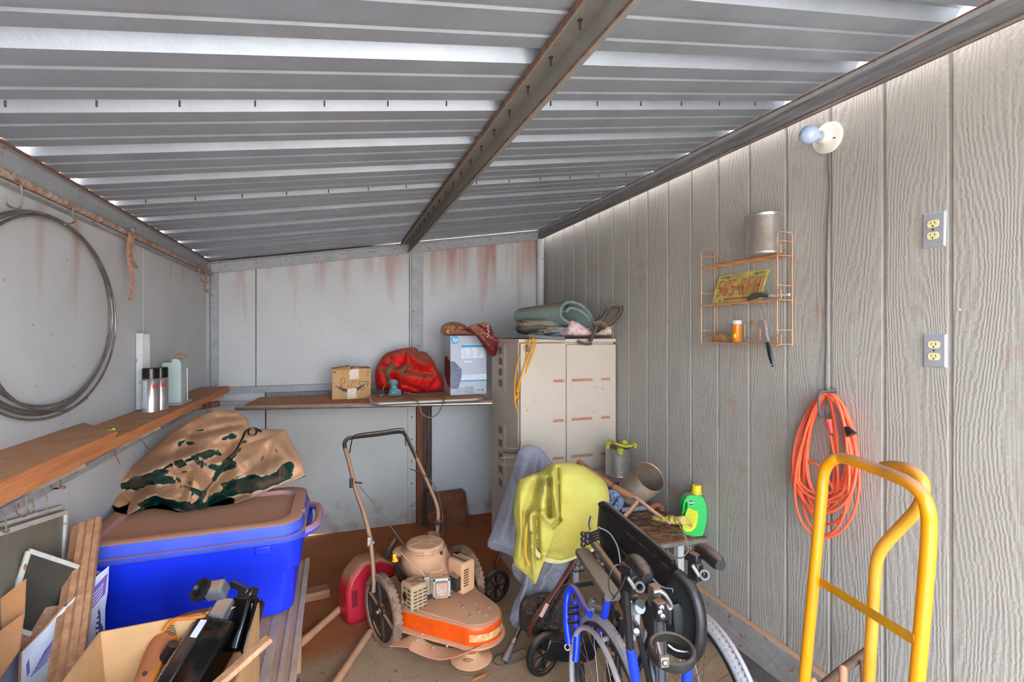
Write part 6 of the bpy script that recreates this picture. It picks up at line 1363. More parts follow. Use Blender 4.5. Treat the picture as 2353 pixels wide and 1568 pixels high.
for pts in (((1440, 1300, 1.48), (1415, 1300, 1.46), (1400, 1325, 1.46), (1400, 1355, 1.48), (1412, 1375, 1.55)), ((1440, 1316, 1.48), (1430, 1345, 1.47), (1415, 1368, 1.52), (1408, 1378, 1.62)), ((1530, 1265, 1.50), (1550, 1280, 1.50), (1568, 1282, 1.52), (1582, 1268, 1.54), (1596, 1263, 1.57)), ((1375, 1212, 1.90), (1400, 1225, 1.85), (1418, 1255, 1.78), (1425, 1290, 1.70), (1428, 1320, 1.66))):
    mb = MB(); mb.tube(pt(pts), .0025, 6, k=6); mb.build('brake_cable', M_PIPING if pts[0][0] == 1375 else M_TUBEBLK, t)
# arm pad on blue supports
a_, b_ = at(1336, 1266, d=2.06), at(1408, 1372, d=1.70)
ax = (b_-a_).normalized(); uu = V(0, 0, 1).cross(ax).normalized(); vv = ax.cross(uu)
L = (b_-a_).length
mb = MB(); loft(mb, [[a_+ax*k+uu*x*sc+vv*(y*sc) for x, y in rloop(0, 0, .062, .034, .012, 5)] for k, sc in ((0, .6), (.012, .95), (.03, 1), (L-.012, 1), (L, .9))]); mb.build('arm_pad', M_ARMPAD, t, smooth=50)
mb = MB(); mb.tube(pt(((1396, 1378, 1.74), (1390, 1410, 1.76), (1378, 1450, 1.80))), .013, 12, k=3); mb.build('arm_support', M_BLUEM, t)
mb = MB(); mb.tube([at(1412, 1368, d=1.72), at(1408, 1385, d=1.72)], .012, 10); mb.build('arm_support', M_BLKM, t)
# seat rail tube
mb = MB(); mb.tube(pt(((1350, 1228, 2.02), (1400, 1298, 1.86), (1440, 1350, 1.74), (1468, 1386, 1.66))), .0155, 14, k=4); mb.build('seat_rail', M_GRIPD, t)
mb = MB(); mb.cyl(at(1466, 1383, d=1.665), at(1470, 1390, d=1.64), .0175); mb.build('rail_cap', M_BLKP, t)
mb = MB(); mb.cyl(at(1455, 1400, d=1.68), at(1472, 1396, d=1.64), .02); mb.box(at(1458, 1425, d=1.68), (.02, .04, .07)); mb.build('pale_bracket', M_PIPING, t, bevel=.004)
# lever + joint block at the upper left of the back
mb = MB()
for k in range(4): mb.cyl(at(1344, 1232+k*6, d=1.97), at(1380, 1217+k*7, d=1.93), .0045, n=10)
for k in range(5): mb.ball(at(1340+(k % 2)*10, 1228+k*6, d=1.96), .012, 10, 7)
mb.build('swing_joint', M_BLKM, t)
mb = MB(); mb.tube(pt(((1356, 1218, 1.93), (1354, 1206, 1.93), (1356, 1194, 1.93), (1358, 1187, 1.93))), .008, 10, k=4, flat=.45); mb.build('release_lever', M_CHROME, t)
# folded seat / back cushion: upright padded slab
def slab(name, pts, dfun, th, m, ridges=(), prof=.18, par=t, cr=0, n=200):
    mb = cloth_mb(pts, dfun, th, ridges, cr=cr, crf=.03, n=n, rings=34, back=th, prof=prof, smooth=False); return mb.build(name, m, par, smooth=60)
pf = lambda x, y: 2.03-(x-1375)*.0022
slab('seat_cushion', [(1376, 1162), (1382, 1156), (1392, 1155), (1402, 1160), (1440, 1192), (1480, 1225), (1520, 1258), (1548, 1284), (1562, 1310), (1566, 1335), (1548, 1352), (1545, 1372), (1528, 1384), (1480, 1362), (1452, 1370), (1440, 1430), (1420, 1380), (1390, 1310), (1378, 1250), (1372, 1210)], pf, .035, M_BLKFAB, [(1380, 1215, 1545, 1372, 4, -.008), (1392, 1180, 1545, 1310, 3, -.008), (1430, 1250, 1470, 1200, 3, -.006), (1500, 1250, 1530, 1310, 5, .006)], cr=.004)
mb = MB(); mb.tube([at(x, y, d=pf(x, y)-.045) for x, y in ((1378, 1160), (1392, 1158), (1420, 1180), (1470, 1222), (1520, 1264), (1548, 1292))], .009, 8, k=5); mb.build('cushion_edge', M_BLKP, t)
mb = MB(); mb.tube([at(x, y, d=pf(x, y)-.045) for x, y in ((1500, 1330), (1515, 1345), (1530, 1352), (1546, 1354), (1546, 1364))], .003, 6, k=5); mb.build('piping', M_PIPING, t)
bf = lambda x, y: 1.66-(x-1540)*.0016
slab('backrest_shell', [(1548, 1308), (1560, 1318), (1585, 1345), (1603, 1375), (1613, 1410), (1617, 1450), (1614, 1485), (1604, 1508), (1590, 1518), (1560, 1515), (1530, 1500), (1500, 1480), (1480, 1440), (1470, 1400), (1500, 1365), (1530, 1340)], bf, .05, M_MESHF, [(1605, 1380, 1614, 1490, 12, .02), (1540, 1500, 1600, 1512, 8, .012)], prof=.25)
mb = MB(); mb.tube([at(x, y, d=q) for x, y, q in ((1556, 1318, 1.60), (1575, 1335, 1.57), (1594, 1362, 1.54), (1607, 1400, 1.52), (1611, 1445, 1.51), (1606, 1490, 1.51), (1592, 1512, 1.53))], .020, 12, k=5, flat=.8); mb.build('backrest_bolster', M_BLKFAB, t)
slab('lumbar_pad', [(1545, 1390), (1560, 1386), (1570, 1400), (1578, 1440), (1582, 1455), (1565, 1462), (1550, 1455), (1546, 1425)], 1.575, .012, mat('dark_green_pad', (24, 34, 32), .6), par=t, n=60)
mb = MB(); mb.tube([at(x, y, d=1.55) for x, y in ((1535, 1482), (1550, 1493), (1570, 1498), (1590, 1497), (1604, 1494))], .003, 6, k=5); mb.build('piping', M_PIPING, t)
# dark scissor frame behind
for pts in (((1460, 1430, 1.6), (1500, 1600, 1.62)), ((1505, 1440, 1.75), (1440, 1600, 1.7)), ((1430, 1420, 1.72), (1415, 1560, 1.75))):
    mb = MB(); q = pt(pts); mb.bar(q[0], q[1], .024, .012); mb.build('cross_brace', M_BLKM, t, smooth=0, bevel=.002)
mb = MB(); mb.lathe(at(1461, 1452, d=1.56), V(-_s, -_c, .2), [(.012, 0), (.012, .006), (.006, .009), (0, .009)], 14); mb.build('pivot_bolt', M_CHROME, t)
# slotted upright bar with clamp and cup holder
mb = MB(); a_, b_ = at(1514, 1400, d=1.33), at(1522, 1640, d=1.33); mb.bar(a_, b_, .030, .018, up=(_s, _c, 0)); ub = mb.build('accessory_bar', mat('slate_bar', (70, 76, 84), .4, metal=.3), t, smooth=0, bevel=.002)
mb = MB()
for s in (-.009, .009): mb.bar(a_+V(_c, -_s, 0)*s+V(-_s, -_c, 0)*.0095, b_+V(_c, -_s, 0)*s+V(-_s, -_c, 0)*.0095, .004, .002, up=(_s, _c, 0))
mb.build('bar_groove', M_BLKM, ub, smooth=0)
mb = MB(); mb.box(at(1516, 1402, d=1.31), (.036, .032, .050)); cl = mb.build('clamp_block', M_BLKM, t, bevel=.006)
for x, y in ((1520, 1396), (1516, 1407), (1522, 1416)):
    mb = MB(); mb.lathe(at(x, y, d=1.285), V(-_s, -_c, .2), [(.006, 0), (.006, .004), (.003, .005), (.003, .002), (0, .002)], 10); mb.build('bolt', M_CHROME, cl)
mb = MB(); mb.box(at(1504, 1370, d=1.36), (.026, .03, .06)); mb.build('lever_mount', M_GRIPD, t, bevel=.004)
mb = MB(); mb.tube([at(x, y, d=1.30) for x, y in ((1502, 1360), (1514, 1358), (1527, 1366), (1538, 1382), (1542, 1394), (1536, 1398), (1531, 1388))], .0085, 10, k=5, flat=.7); mb.build('clamp_lever', M_CHROME, t)
mb = MB(); mb.cyl(at(1536, 1398, d=1.31), at(1535, 1432, d=1.31), .009); mb.build('threaded_rod', M_BLKM, t)
c = at(1543, 1497, d=1.22)
mb = MB(); mb.lathe(c-V(0, 0, .012), (-.05, -.10, 1), [(.049, 0), (.056, 0), (.058, .006), (.057, .022), (.052, .026), (.047, .023), (.049, 0)], 56); ch = mb.build('cup_holder', M_BLKP, t, smooth=45)
mb = MB(); q = at(1526, 1521, d=1.165); mb.box(q, (.022, .012, .024), rotz(-.2)); mb.lathe(q+V(-_s, -_c, .1)*.006, V(-_s, -_c, .1), [(.007, 0), (.007, .004), (.003, .006), (0, .006)], 12); mb.cyl(q+V(0, .01, 0), q+V(.01, .04, .02), .005); mb.build('holder_bolt', M_CHROME, ch, bevel=.002)
# front frame
mb = MB(); mb.tube(pt(((1308, 1480, 1.93), (1303, 1440, 1.95), (1302, 1390, 1.97), (1306, 1362, 1.98), (1316, 1352, 1.97), (1328, 1362, 1.94), (1342, 1388, 1.88), (1358, 1412, 1.82))), .0145, 12, k=5); mb.build('front_frame', M_BLUEM, t)
mb = MB(); mb.tube(pt(((1322, 1380, 1.93), (1324, 1430, 1.92), (1326, 1470, 1.90), (1322, 1520, 1.88))), .013, 12, k=3); mb.build('front_post', M_BLUEM, t)
mb = MB(); mb.torus(at(1326, 1370, d=1.945), at(1342, 1388, d=1.88)-at(1316, 1352, d=1.97), .0155, .003, 16, 6); mb.build('clamp_band', M_BLKM, t)
for y in (1398, 1412, 1432):
    mb = MB(); mb.cyl(at(1306, y, d=1.93), at(1328, y-2, d=1.90), .006, n=8); mb.build('frame_bolt', M_BLKM, t)
mb = cloth_mb([(1350, 1385), (1358, 1374), (1370, 1376), (1375, 1388), (1368, 1400), (1366, 1412), (1358, 1408), (1352, 1398)], 1.84, .03, cr=.012, crf=.12, n=60, rings=12, back=.03); mb.build('plastic_wrap', M_CLEAR, t)
mb = MB(); mb.tube(pt(((1368, 1392, 1.82), (1380, 1398, 1.80), (1390, 1408, 1.79))), .010, 10, k=3); mb.build('wheel_lock', M_GREYPL, t)
for c_ in (V(1.00, 1.93, .07), V(1.20, 1.96, .07)):
    spoked_wheel(t, c_, V(1, -.2, 0), .07, .03, 6, name='front_caster')
    mb = MB(); mb.tube([c_+V(.025, 0, 0), c_+V(.03, .02, .09), c_+V(0, .02, .12), c_+V(0, .01, .36)], .010, 8, k=3); mb.build('caster_fork', M_BLKM, t)
mb = MB(); mb.tube([V(1.00, 1.94, .40), V(1.02, 1.7, .42), V(.98, 1.5, .42), V(.97, 1.36, .40)], .0125, 10, k=3); mb.build('side_rail', M_BLKM, t)
mb = MB(); mb.tube([V(.93, 1.507, .306), V(1.23, 1.49, .306)], .012, 10); mb.build('axle', M_BLKM, t)
# ================================================================ desk corner
M_DESK = mat('dirt_covered_desk', (168, 112, 78), .9, var=.25, vs=14, bump=.4, bs=60)
M_DESKE = mat('grey_desk_edge', (128, 122, 112), .7, var=.2)
M_TIN = mat('ribbed_tin', (196, 192, 186), .28, metal=.8, var=.12, vs=10)
M_TINR = mat('rusty_ribbed_tin', (158, 148, 134), .5, metal=.5, var=.25, vs=9, rgb2=(150, 116, 92))
M_GREENP = mat('bright_green_plastic', (48, 196, 92), .35, var=.06, vs=6, dust=.8, dlo=.5, dhi=.85, dcol=(150, 130, 90))
M_YELP = mat('yellow_label', (226, 222, 40), .5, var=.05)
M_CAPY = mat('yellow_cap', (250, 214, 30), .4, dust=.8, dlo=.6, dhi=.9)
M_LIME = mat('lime_yellow_rubber', (200, 198, 54), .6, var=.2, vs=14, fleck=.6)
M_GLOVE = mat('dirty_lime_glove', (206, 206, 96), .85, rgb2=(166, 106, 74), vs=20, bump=.4, bs=120)
M_DENIM = mat('light_blue_cloth', (134, 156, 188), .9, var=.15, vs=20, bump=.3, bs=200)
M_DBLUE = mat('dark_blue_plastic_bin', (34, 58, 112), .5, var=.15, dust=.5, dlo=.6, dhi=.95)
M_COPPER = mat('copper_coated_wire', (224, 164, 118), .5, metal=.3, var=.12, vs=30)
zd = .548
t = thing('desk', (1.6, 2.5, 0), 'low desk top covered in red dirt against the right wall in front of the cabinet', 'desk')
mb = MB(); mb.hexa([(1.44, 2.13, zd-.022), (1.853, 2.105, zd-.022), (1.853, 2.96, zd-.022), (1.44, 2.96, zd-.022)], [(1.44, 2.13, zd), (1.853, 2.105, zd), (1.853, 2.96, zd), (1.44, 2.96, zd)]); mb.build('top', M_DESK, t, smooth=0, bevel=.002)
mb = MB(); mb.hexa([(1.44, 2.122, zd-.024), (1.853, 2.097, zd-.024), (1.853, 2.106, zd-.024), (1.44, 2.131, zd-.024)], [(1.44, 2.122, zd-.003), (1.853, 2.097, zd-.003), (1.853, 2.106, zd-.003), (1.44, 2.131, zd-.003)]); mb.build('front_edge', M_DESKE, t, smooth=0)
for x, y in ((1.48, 2.25), (1.48, 2.9), (1.79, 2.9), (1.79, 2.25)):
    mb = MB(); mb.box((x, y, zd/2-.012), (.04, .04, zd-.024)); mb.build('leg', M_WHITEP, t, smooth=0, bevel=.003)
# green bottle
dB = 2.60
t = thing('plant_food_bottle', at(1596, 1232, d=dB+.03), 'bright green plastic bottle with yellow cap and label standing on the desk corner', 'bottle')
def zp(x, y): return (1360+x/5.226, 980+y/5.226+4)
out = [zp(*p) for p in ((1120, 1285), (1090, 1230), (1085, 1130), (1120, 1040), (1150, 960), (1146, 885), (1120, 900), (1105, 960), (1098, 1010), (1092, 985), (1098, 920), (1118, 860), (1150, 818), (1196, 808), (1320, 818), (1352, 860), (1376, 930), (1386, 1040), (1380, 1130), (1356, 1230), (1334, 1300), (1240, 1308))]
mb = MB(); P = [at(x, y, d=dB) for x, y in out]; tv = V(_s, _c, 0)*.055; n = len(P)
mb.add(P+[p+tv for p in P], [tuple(range(n)), tuple(reversed(range(n, 2*n)))]+[(i, i+n, (i+1) % n+n, (i+1) % n) for i in range(n)]); mb.build('body', M_GREENP, t, smooth=40, bevel=.012, seg=3)
mb = MB(); mb.tube([at(*zp(x, y), d=dB+.03) for x, y in ((1135, 850), (1108, 900), (1098, 960), (1096, 1030), (1094, 1090), (1100, 1150))], .0085, 10, k=4); mb.build('handle', M_GREENP, t)
b0_, b1_ = at(*zp(1258, 828), d=dB+.028), at(*zp(1258, 770), d=dB+.028)
mb = MB(); mb.lathe(b0_-V(0, 0, .01), (0, 0, 1), [(.027, 0), (.026, .02), (.024, .03), (.026, .034), (.026, .038), (0, .038)], 24); mb.build('neck', M_GREENP, t)
mb = MB(); mb.lathe(b1_-V(0, 0, .004), (0, 0, 1), [(.0285, -.002), (.0285, .004), (.025, .006), (.024, .04), (.021, .044), (0, .044)], 28); mb.build('cap', M_CAPY, t)
def bp(pts, e, m, nm):
    mb = MB(); P = [at(*zp(x, y), d=dB-e) for x, y in pts]; n = len(P); tv = V(_s, _c, 0)*.0014
    mb.add(P+[p+tv for p in P], [tuple(range(n)), tuple(reversed(range(n, 2*n)))]+[(i, i+n, (i+1) % n+n, (i+1) % n) for i in range(n)]); return mb.build(nm, m, t, smooth=0)
bp(((1152, 965), (1262, 998), (1275, 1040), (1268, 1120), (1245, 1200), (1190, 1246), (1130, 1245), (1092, 1200), (1098, 1120), (1130, 1040)), .002, M_YELP, 'front_label')
bp([(1192+28*math.cos(a*PI/8), 900+26*math.sin(a*PI/8)) for a in range(16)], .002, mat('dark_badge', (60, 60, 74), .5), 'round_badge')
bp(((1165, 892), (1222, 892), (1222, 908), (1165, 908)), .0035, M_WHITEC, 'badge_stripe')
mb = MB()
for k in range(13):
    y = 985+k*18; x0, x1 = 1150-(k*4), 1258-max(0, (k-5))*9; a, b = at(*zp(x0, y), d=dB-.0038), at(*zp(x1, y+5), d=dB-.0038); mb.bar(a, b, .0006, .0013)
mb.build('label_print', mat('brown_print', (128, 118, 30), .6), t, smooth=0)
# tins
def tin(name, base, ax, label, m, r=.078, h=.178, open_=True):
    t = thing(name, base, label, 'tin can'); pr = [(r, 0), (r+.0015, .002), (r, .005)]
    k = 0; z = .010
    while z < h-.012: pr += [(r+.0012, z), (r-.0012, z+.0038)]; z += .0076
    pr += [(r, h-.006), (r+.002, h-.002), (r+.0005, h), (r-.003, h-.003)]
    if open_: pr += [(r-.004, .004), (0, .004)]
    else: pr += [(r-.005, h-.006), (0, h-.006)]
    pr = [(0, 0)]+pr
    mb = MB(); mb.lathe(base, ax, pr, 48); mb.build('can', m, t, smooth=40); return t
cb = at(1420, 1092, d=3.16); cb.z = .722; cb.x = min(cb.x, 1.77)
tin('tin_can', cb, (0, 0, 1), 'upright ribbed tin can holding a yellow wrench, by the cabinet', M_TIN)
t = thing('yellow_wrench', cb+V(0, 0, .18), 'dirty yellow plastic wrench and bits sticking out of the upright tin can', 'wrench')
dq = 3.10
mb = MB(); mb.tube([at(x, y, d=q) for x, y, q in ((1396, 1030, 3.12), (1398, 1020, 3.10), (1406, 1016, 3.08), (1420, 1022, 3.04), (1436, 1026, 3.03), (1452, 1025, 3.03), (1462, 1024, 3.04))], .012, 10, k=5, flat=.8); mb.build('handle', M_LIME, t)
mb = MB(); mb.box(at(1458, 1024, d=3.035), (.02, .02, .034)); mb.build('end_block', M_LIME, t, bevel=.003)
mb = MB(); mb.cyl(at(1424, 1044, d=3.08), at(1426, 1030, d=3.08), .02); mb.ball(at(1436, 1018, d=3.14), .02, 12, 8); mb.build('round_knob', M_LIME, t)
mb = MB(); random.seed(5)
for k in range(26):
    a = cb+V(random.uniform(-.05, .05), random.uniform(-.05, .05), .15); mb.cyl(a, a+V(random.uniform(-.04, .04), random.uniform(-.04, .04), random.uniform(.03, .08)), .0018, n=5)
tag(mb.build('twigs', M_STRAW), 'dry twigs standing in the upright tin can with the yellow wrench', 'twigs', kind='stuff')
t = thing('plastic_bin', (1.66, 2.76, zd), 'upturned dark blue plastic bin on the back of the desk', 'bin')
mb = MB(); bl_ = lambda w, d, r, z: [(x, y, z) for x, y in rloop(1.655, 2.76, w, d, r, 6)]
loft(mb, [bl_(.39, .36, .03, zd+.002), bl_(.39, .36, .03, zd+.02), bl_(.37, .34, .03, zd+.022), bl_(.35, .32, .03, zd+.165), bl_(.34, .31, .03, zd+.172)]); mb.build('shell', M_DBLUE, t, smooth=40)
mb = MB(); mb.tube([(x, y, zd+.02) for x, y in rloop(1.655, 2.76, .395, .365, .03, 6)], .005, 6, closed=True); mb.build('rim', M_DBLUE, t)
bb, tp = at(1452, 1134, d=2.76), at(1491, 1098, d=2.64)
tin('tin_can', bb, tp-bb, 'rusty open tin can lying tilted on its side on the desk', M_TINR, r=.084, h=(tp-bb).length*1.08)
# spade handle
t = thing('garden_spade', at(1455, 1140, d=2.6), 'old spade with a dusty D-shaped handle lying across the desk', 'spade')
mb = MB(); mb.tube([at(1330, 1062, d=2.86), at(1368, 1092, d=2.72), at(1412, 1120, d=2.62), at(1455, 1143, d=2.54)], .017, 14, k=4); mb.build('shaft', wood('dusty_shaft', (186, 128, 92), (150, 96, 64), (10, 10, 10)), t)
mb = MB(); mb.torus(at(1410, 1119, d=2.62), at(1455, 1143, d=2.54)-at(1412, 1120, d=2.62), .018, .002, 20, 6); mb.build('collar', M_SCREW, t)
mb = MB(); mb.tube([at(1452, 1141, d=2.545), at(1466, 1148, d=2.52), at(1500, 1175, d=2.48), at(1540, 1204, d=2.46)], .012, 10, k=4, flat=.8); mb.build('handle_arm', M_STEELT, t)
mb = MB(); mb.tube([at(1452, 1141, d=2.545), at(1464, 1152, d=2.52), at(1450, 1172, d=2.46), at(1425, 1198, d=2.40)], .011, 10, k=4); mb.build('handle_arm', M_STEELT, t)
t = thing('metal_pipe', at(1480, 1168, d=2.6), 'short blue-grey pipe with a rusty elbow lying behind the spade handle', 'pipe')
mb = MB(); mb.cyl(at(1430, 1172, d=2.66), at(1500, 1166, d=2.60), .012); mb.build('pipe', mat('blue_grey_pipe', (140, 146, 158), .5, var=.15, dust=.4), t)
mb = MB(); mb.tube([at(x, y, d=q) for x, y, q in ((1496, 1167, 2.60), (1508, 1160, 2.60), (1518, 1164, 2.60), (1521, 1176, 2.59))], .015, 10, k=4); mb.build('elbow', M_REDWOOD, t)
mb = cloth_mb([(1395, 1128), (1412, 1126), (1425, 1136), (1434, 1150), (1430, 1166), (1418, 1176), (1400, 1174), (1388, 1160)], 2.60, .05, [(1400, 1140, 1430, 1150, 3, .03), (1405, 1165, 1420, 1140, 3, -.03)], cr=.02, crf=.09, n=100, rings=20, back=.06)
tag(mb.build('blue_rag', M_DENIM, smooth=60), 'crumpled light blue rag between the yellow towel and the spade handle', 'rag')
# glove
t = thing('work_glove', at(1535, 1200, Z=zd), 'stiff dirty lime green work glove lying on the desk beside the bottle', 'glove')
mb = cloth_mb([(1497, 1188), (1506, 1184), (1520, 1188), (1540, 1184), (1558, 1188), (1568, 1198), (1566, 1205), (1552, 1206), (1535, 1204), (1518, 1200), (1503, 1196)], 2.50, .04, [(1520, 1188, 1525, 1202, 3, .02), (1535, 1186, 1538, 1204, 2, -.02), (1548, 1188, 1550, 1204, 2, -.02)], cr=.012, crf=.1, n=90, rings=16, back=.03); mb.build('glove', M_GLOVE, t, smooth=60)
for k in range(4):
    p = at(1556+k*3, 1192+k*4, d=2.47); mb = MB(); mb.tube([p, p+V(.03, -.01, .004), p+V(.05, -.02, -.012)], .009, 10, k=3); mb.build('finger', M_GLOVE, t)
# cords and twigs on the desk
mb = MB()
for a, b, c_ in ((1470, 1182, 34), (1490, 1178, 42), (1478, 1190, 46)):
    mb.tube([at(a+c_*math.cos(i*PI/8), b+c_*.30*math.sin(i*PI/8), Z=zd+.012+.004*(i % 3)) for i in range(16)], .0042, 6, closed=True, k=3)
tag(mb.build('cord_coil', M_TUBEBLK), 'loosely coiled dusty cord lying on the desk under the spade handle', 'cord')
mb = MB(); random.seed(11)
for k in range(170):
    c = V(random.uniform(1.46, 1.82), random.uniform(2.14, 2.62), zd+random.uniform(.002, .03)) if k % 3 else at(random.uniform(1540, 1580), random.uniform(1190, 1235), Z=zd+.01)
    c.x = min(c.x, 1.80); a = random.uniform(0, 2*PI); L = random.uniform(.03, .12); d = V(math.cos(a), math.sin(a), random.uniform(-.05, .1))*L
    e = c+d; e.x = min(e.x, 1.85); e.z = max(e.z, zd+.002); m_ = (c+e)/2+V(0, 0, .01); mb.tube([c, m_, e], .0013, 4, k=2)
tag(mb.build('dry_twigs', M_STRAW), 'scattered dry twigs and pine needles on the desk', 'twigs', kind='stuff')
mb = MB(); mb.tube([at(x, y, d=q) for x, y, q in ((1562, 1208, 2.46), (1570, 1225, 2.42), (1578, 1245, 2.38), (1582, 1270, 2.40), (1584, 1300, 2.42))], .004, 6, k=5); tag(mb.build('hanging_root', M_STRAW), 'single brown root strand hanging over the front edge of the desk', 'root')

# ================================================================ right wall fittings
# wire rack
YA, YB2 = 1.58, 2.04; XW, XF = 1.846, 1.762
t = thing('wire_rack', (1.80, 1.81, 1.58), 'three tier copper coloured wire rack hung on the right wall', 'wire rack')
zs = (1.582, 1.772, 1.962); r = .0026
for y in (YA, YB2):
    zt2 = 2.062
    mb = MB(); mb.tube([(XW, y, 1.575), (XW, y, zt2-.012), (XW-.008, y, zt2), (XF+.008, y, zt2), (XF, y, zt2-.012), (XF, y, 1.575), (XF, y, 1.575)], r, 8)
    for z in zs:
        mb.tube([(XW+.004, y, z), (XF-.006, y, z)], r*.9, 6); mb.tube([(XW, y, z+.062), (XF-.006, y, z+.062)], r*.9, 6)
    mb.build('end_frame', M_COPPER, t)
for z in zs:
    mb = MB(); mb.tube([(XF-.003, YA-.012, z), (XF-.003, YB2+.012, z)], r, 8); mb.tube([(XW, YA, z), (XW, YB2, z)], r, 8); mb.tube([(XW, YA, z+.03), (XW, YB2, z+.03)], r*.8, 6)
    for k in range(1, 7): mb.tube([(XF+(XW-XF)*k/7, YA, z+.002), (XF+(XW-XF)*k/7, YB2, z+.002)], r*.6, 6)
    for k in range(1, 4): mb.tube([(XF, YA+(YB2-YA)*k/4, z-.001), (XW, YA+(YB2-YA)*k/4, z-.001)], r*.8, 6)
    mb.tube([(XF-.002, YA-.0, z+.005), (XF-.004, YA-.022, z+.005), (XF-.004, YA-.022, z+.04), (XF-.002, YA, z+.04)], r, 6)
    mb.build('tier', M_COPPER, t)
mb = MB(); mb.tube([(XW, 1.75, 1.60), (XW, 1.75, 1.675), (XW, 1.84, 1.675), (XW, 1.84, 1.60)], r*.8, 6); mb.lathe((XR-.001, 1.80, 1.682), (-1, 0, 0), [(.008, 0), (.008, .003), (0, .006)], 10); mb.build('hanging_loop', M_COPPER, t)
tin('tin_can', V(1.768, 1.655, 1.969), (0, 0, 1), 'shiny ribbed tin can standing on the top tier of the wire rack', M_TIN, r=.077, h=.178)
# number plate
A, B = at(1643, 697, X=1.782), at(1749, 689, X=1.782); D_, C_ = at(1663, 640, X=1.838), at(1772, 625, X=1.838)
zb = 1.777; A.z = zb; B.z = zb
u = (B-A).normalized(); W = .305; hgt = .152; vv = (V(.052, 0, .143)).normalized(); A = B-u*W
nn = u.cross(vv).normalized()
if nn.x > 0: nn = -nn
t = thing('licence_plate', (A+B)/2, 'dented yellow licence plate with red characters leaning on the middle tier of the rack', 'licence plate')
M_PLATE = mat('tarnished_yellow_plate', (208, 186, 92), .5, rgb2=(164, 146, 96), vs=14, metal=.1)
mb = MB()
def PL_(x, y, e=0): return A+u*(W*x)+vv*(hgt*y)+nn*e
n_ = 26; mb.grid(lambda a, b: PL_(a, b, .002*math.sin(a*7)*math.sin(b*5)+.002), 24, 12, thick=tuple(nn*-.0012)); mb.build('plate', M_PLATE, t, smooth=40)
mb = MB(); mb.tube([PL_(a, b, .003) for a, b in ((.02, .04), (.98, .04), (.98, .96), (.02, .96))], .0016, 6, closed=True); mb.build('embossed_border', M_PLATE, t)
MRED = mat('worn_red_enamel', (170, 50, 34), .5, var=.3, vs=60, rgb2=(150, 110, 60))
mb = MB()
GL = {'5': [[(1, 1), (.1, 1), (.1, .55), (.7, .58), (.95, .4), (.9, .1), (.5, 0), (.05, .06)]], '6': [[(.9, 1), (.3, .85), (.05, .45), (.1, .1), (.5, 0), (.9, .12), (.9, .42), (.5, .52), (.12, .4)]],
      'R': [[(.05, 0), (.05, 1), (.7, 1), (.92, .8), (.7, .52), (.05, .52)], [(.5, .52), (.95, 0)]], 'F': [[(.05, 0), (.05, 1), (.95, 1)], [(.05, .55), (.75, .55)]], 'H': [[(.05, 0), (.05, 1)], [(.95, 0), (.95, 1)], [(.05, .52), (.95, .52)]]}
flip = 1 if u.y < 0 else -1
for ch, x in zip('565RFH', (.07, .21, .345, .56, .70, .84)):
    for st in GL[ch]: mb.tube([PL_(x+.085*p[0], .24+.52*p[1], .0045) for p in st], .0042, 6)
mb.build('raised_characters', MRED, t)
mb = MB(); c = PL_(.495, .5, .005); mb.torus(c, nn, .0065, .0018, 18, 6)
for i in range(4):
    d = (u*math.cos(i*PI/2)+vv*math.sin(i*PI/2)); mb.bar(c+d*.008, c+d*.016, .0024, .0012, up=nn)
mb.build('sun_symbol', MRED, t)
mb = MB()
for x0 in (.05, .72):
    mb.tube([PL_(x0+.022*k, .90+(.03 if k % 2 else -.03), .004) for k in range(10)], .0012, 5)
mb.build('green_zigzag', mat('green_zigzag', (60, 120, 60), .5), t)
mb = MB()
for x in (.22, .78): mb.lathe(PL_(x, .88, .0022), nn, [(.005, 0), (.005, .0015), (0, .0015)], 10)
for x in (.18, .82): mb.lathe(PL_(x, .08, .0022), nn, [(.004, 0), (.004, .0015), (0, .0015)], 10)
mb.build('bolt_hole', M_BLACK, t)
mb = MB(); mb.bar(PL_(.25, .12, .0035), PL_(.75, .12, .0035), .008, .001, up=nn); mb.build('worn_slogan', MRED, t, smooth=0)
# small hand tool on the middle tier
t = thing('hand_tool', at(1745, 688, X=1.775), 'small hand tool with a rubber grip and pale shaft on the rack middle tier', 'hand tool')
P = [at(x, y, X=1.770) for x, y in ((1720, 689), (1732, 681), (1750, 677), (1768, 680))]
for p in P: p.z = max(p.z, 1.786)
mb = MB(); mb.tube(P, lambda s: .005+.008*math.sin(PI*min(1, .15+s*.8)), 12, k=5); mb.build('grip', M_GRIPD, t)
mb = MB(); mb.tube([P[-1], P[-1]+V(0, -.05, -.002), P[-1]+V(0, -.10, -.002)], .0055, 10); mb.build('shaft', mat('pale_green_shaft', (196, 200, 180), .5), t)
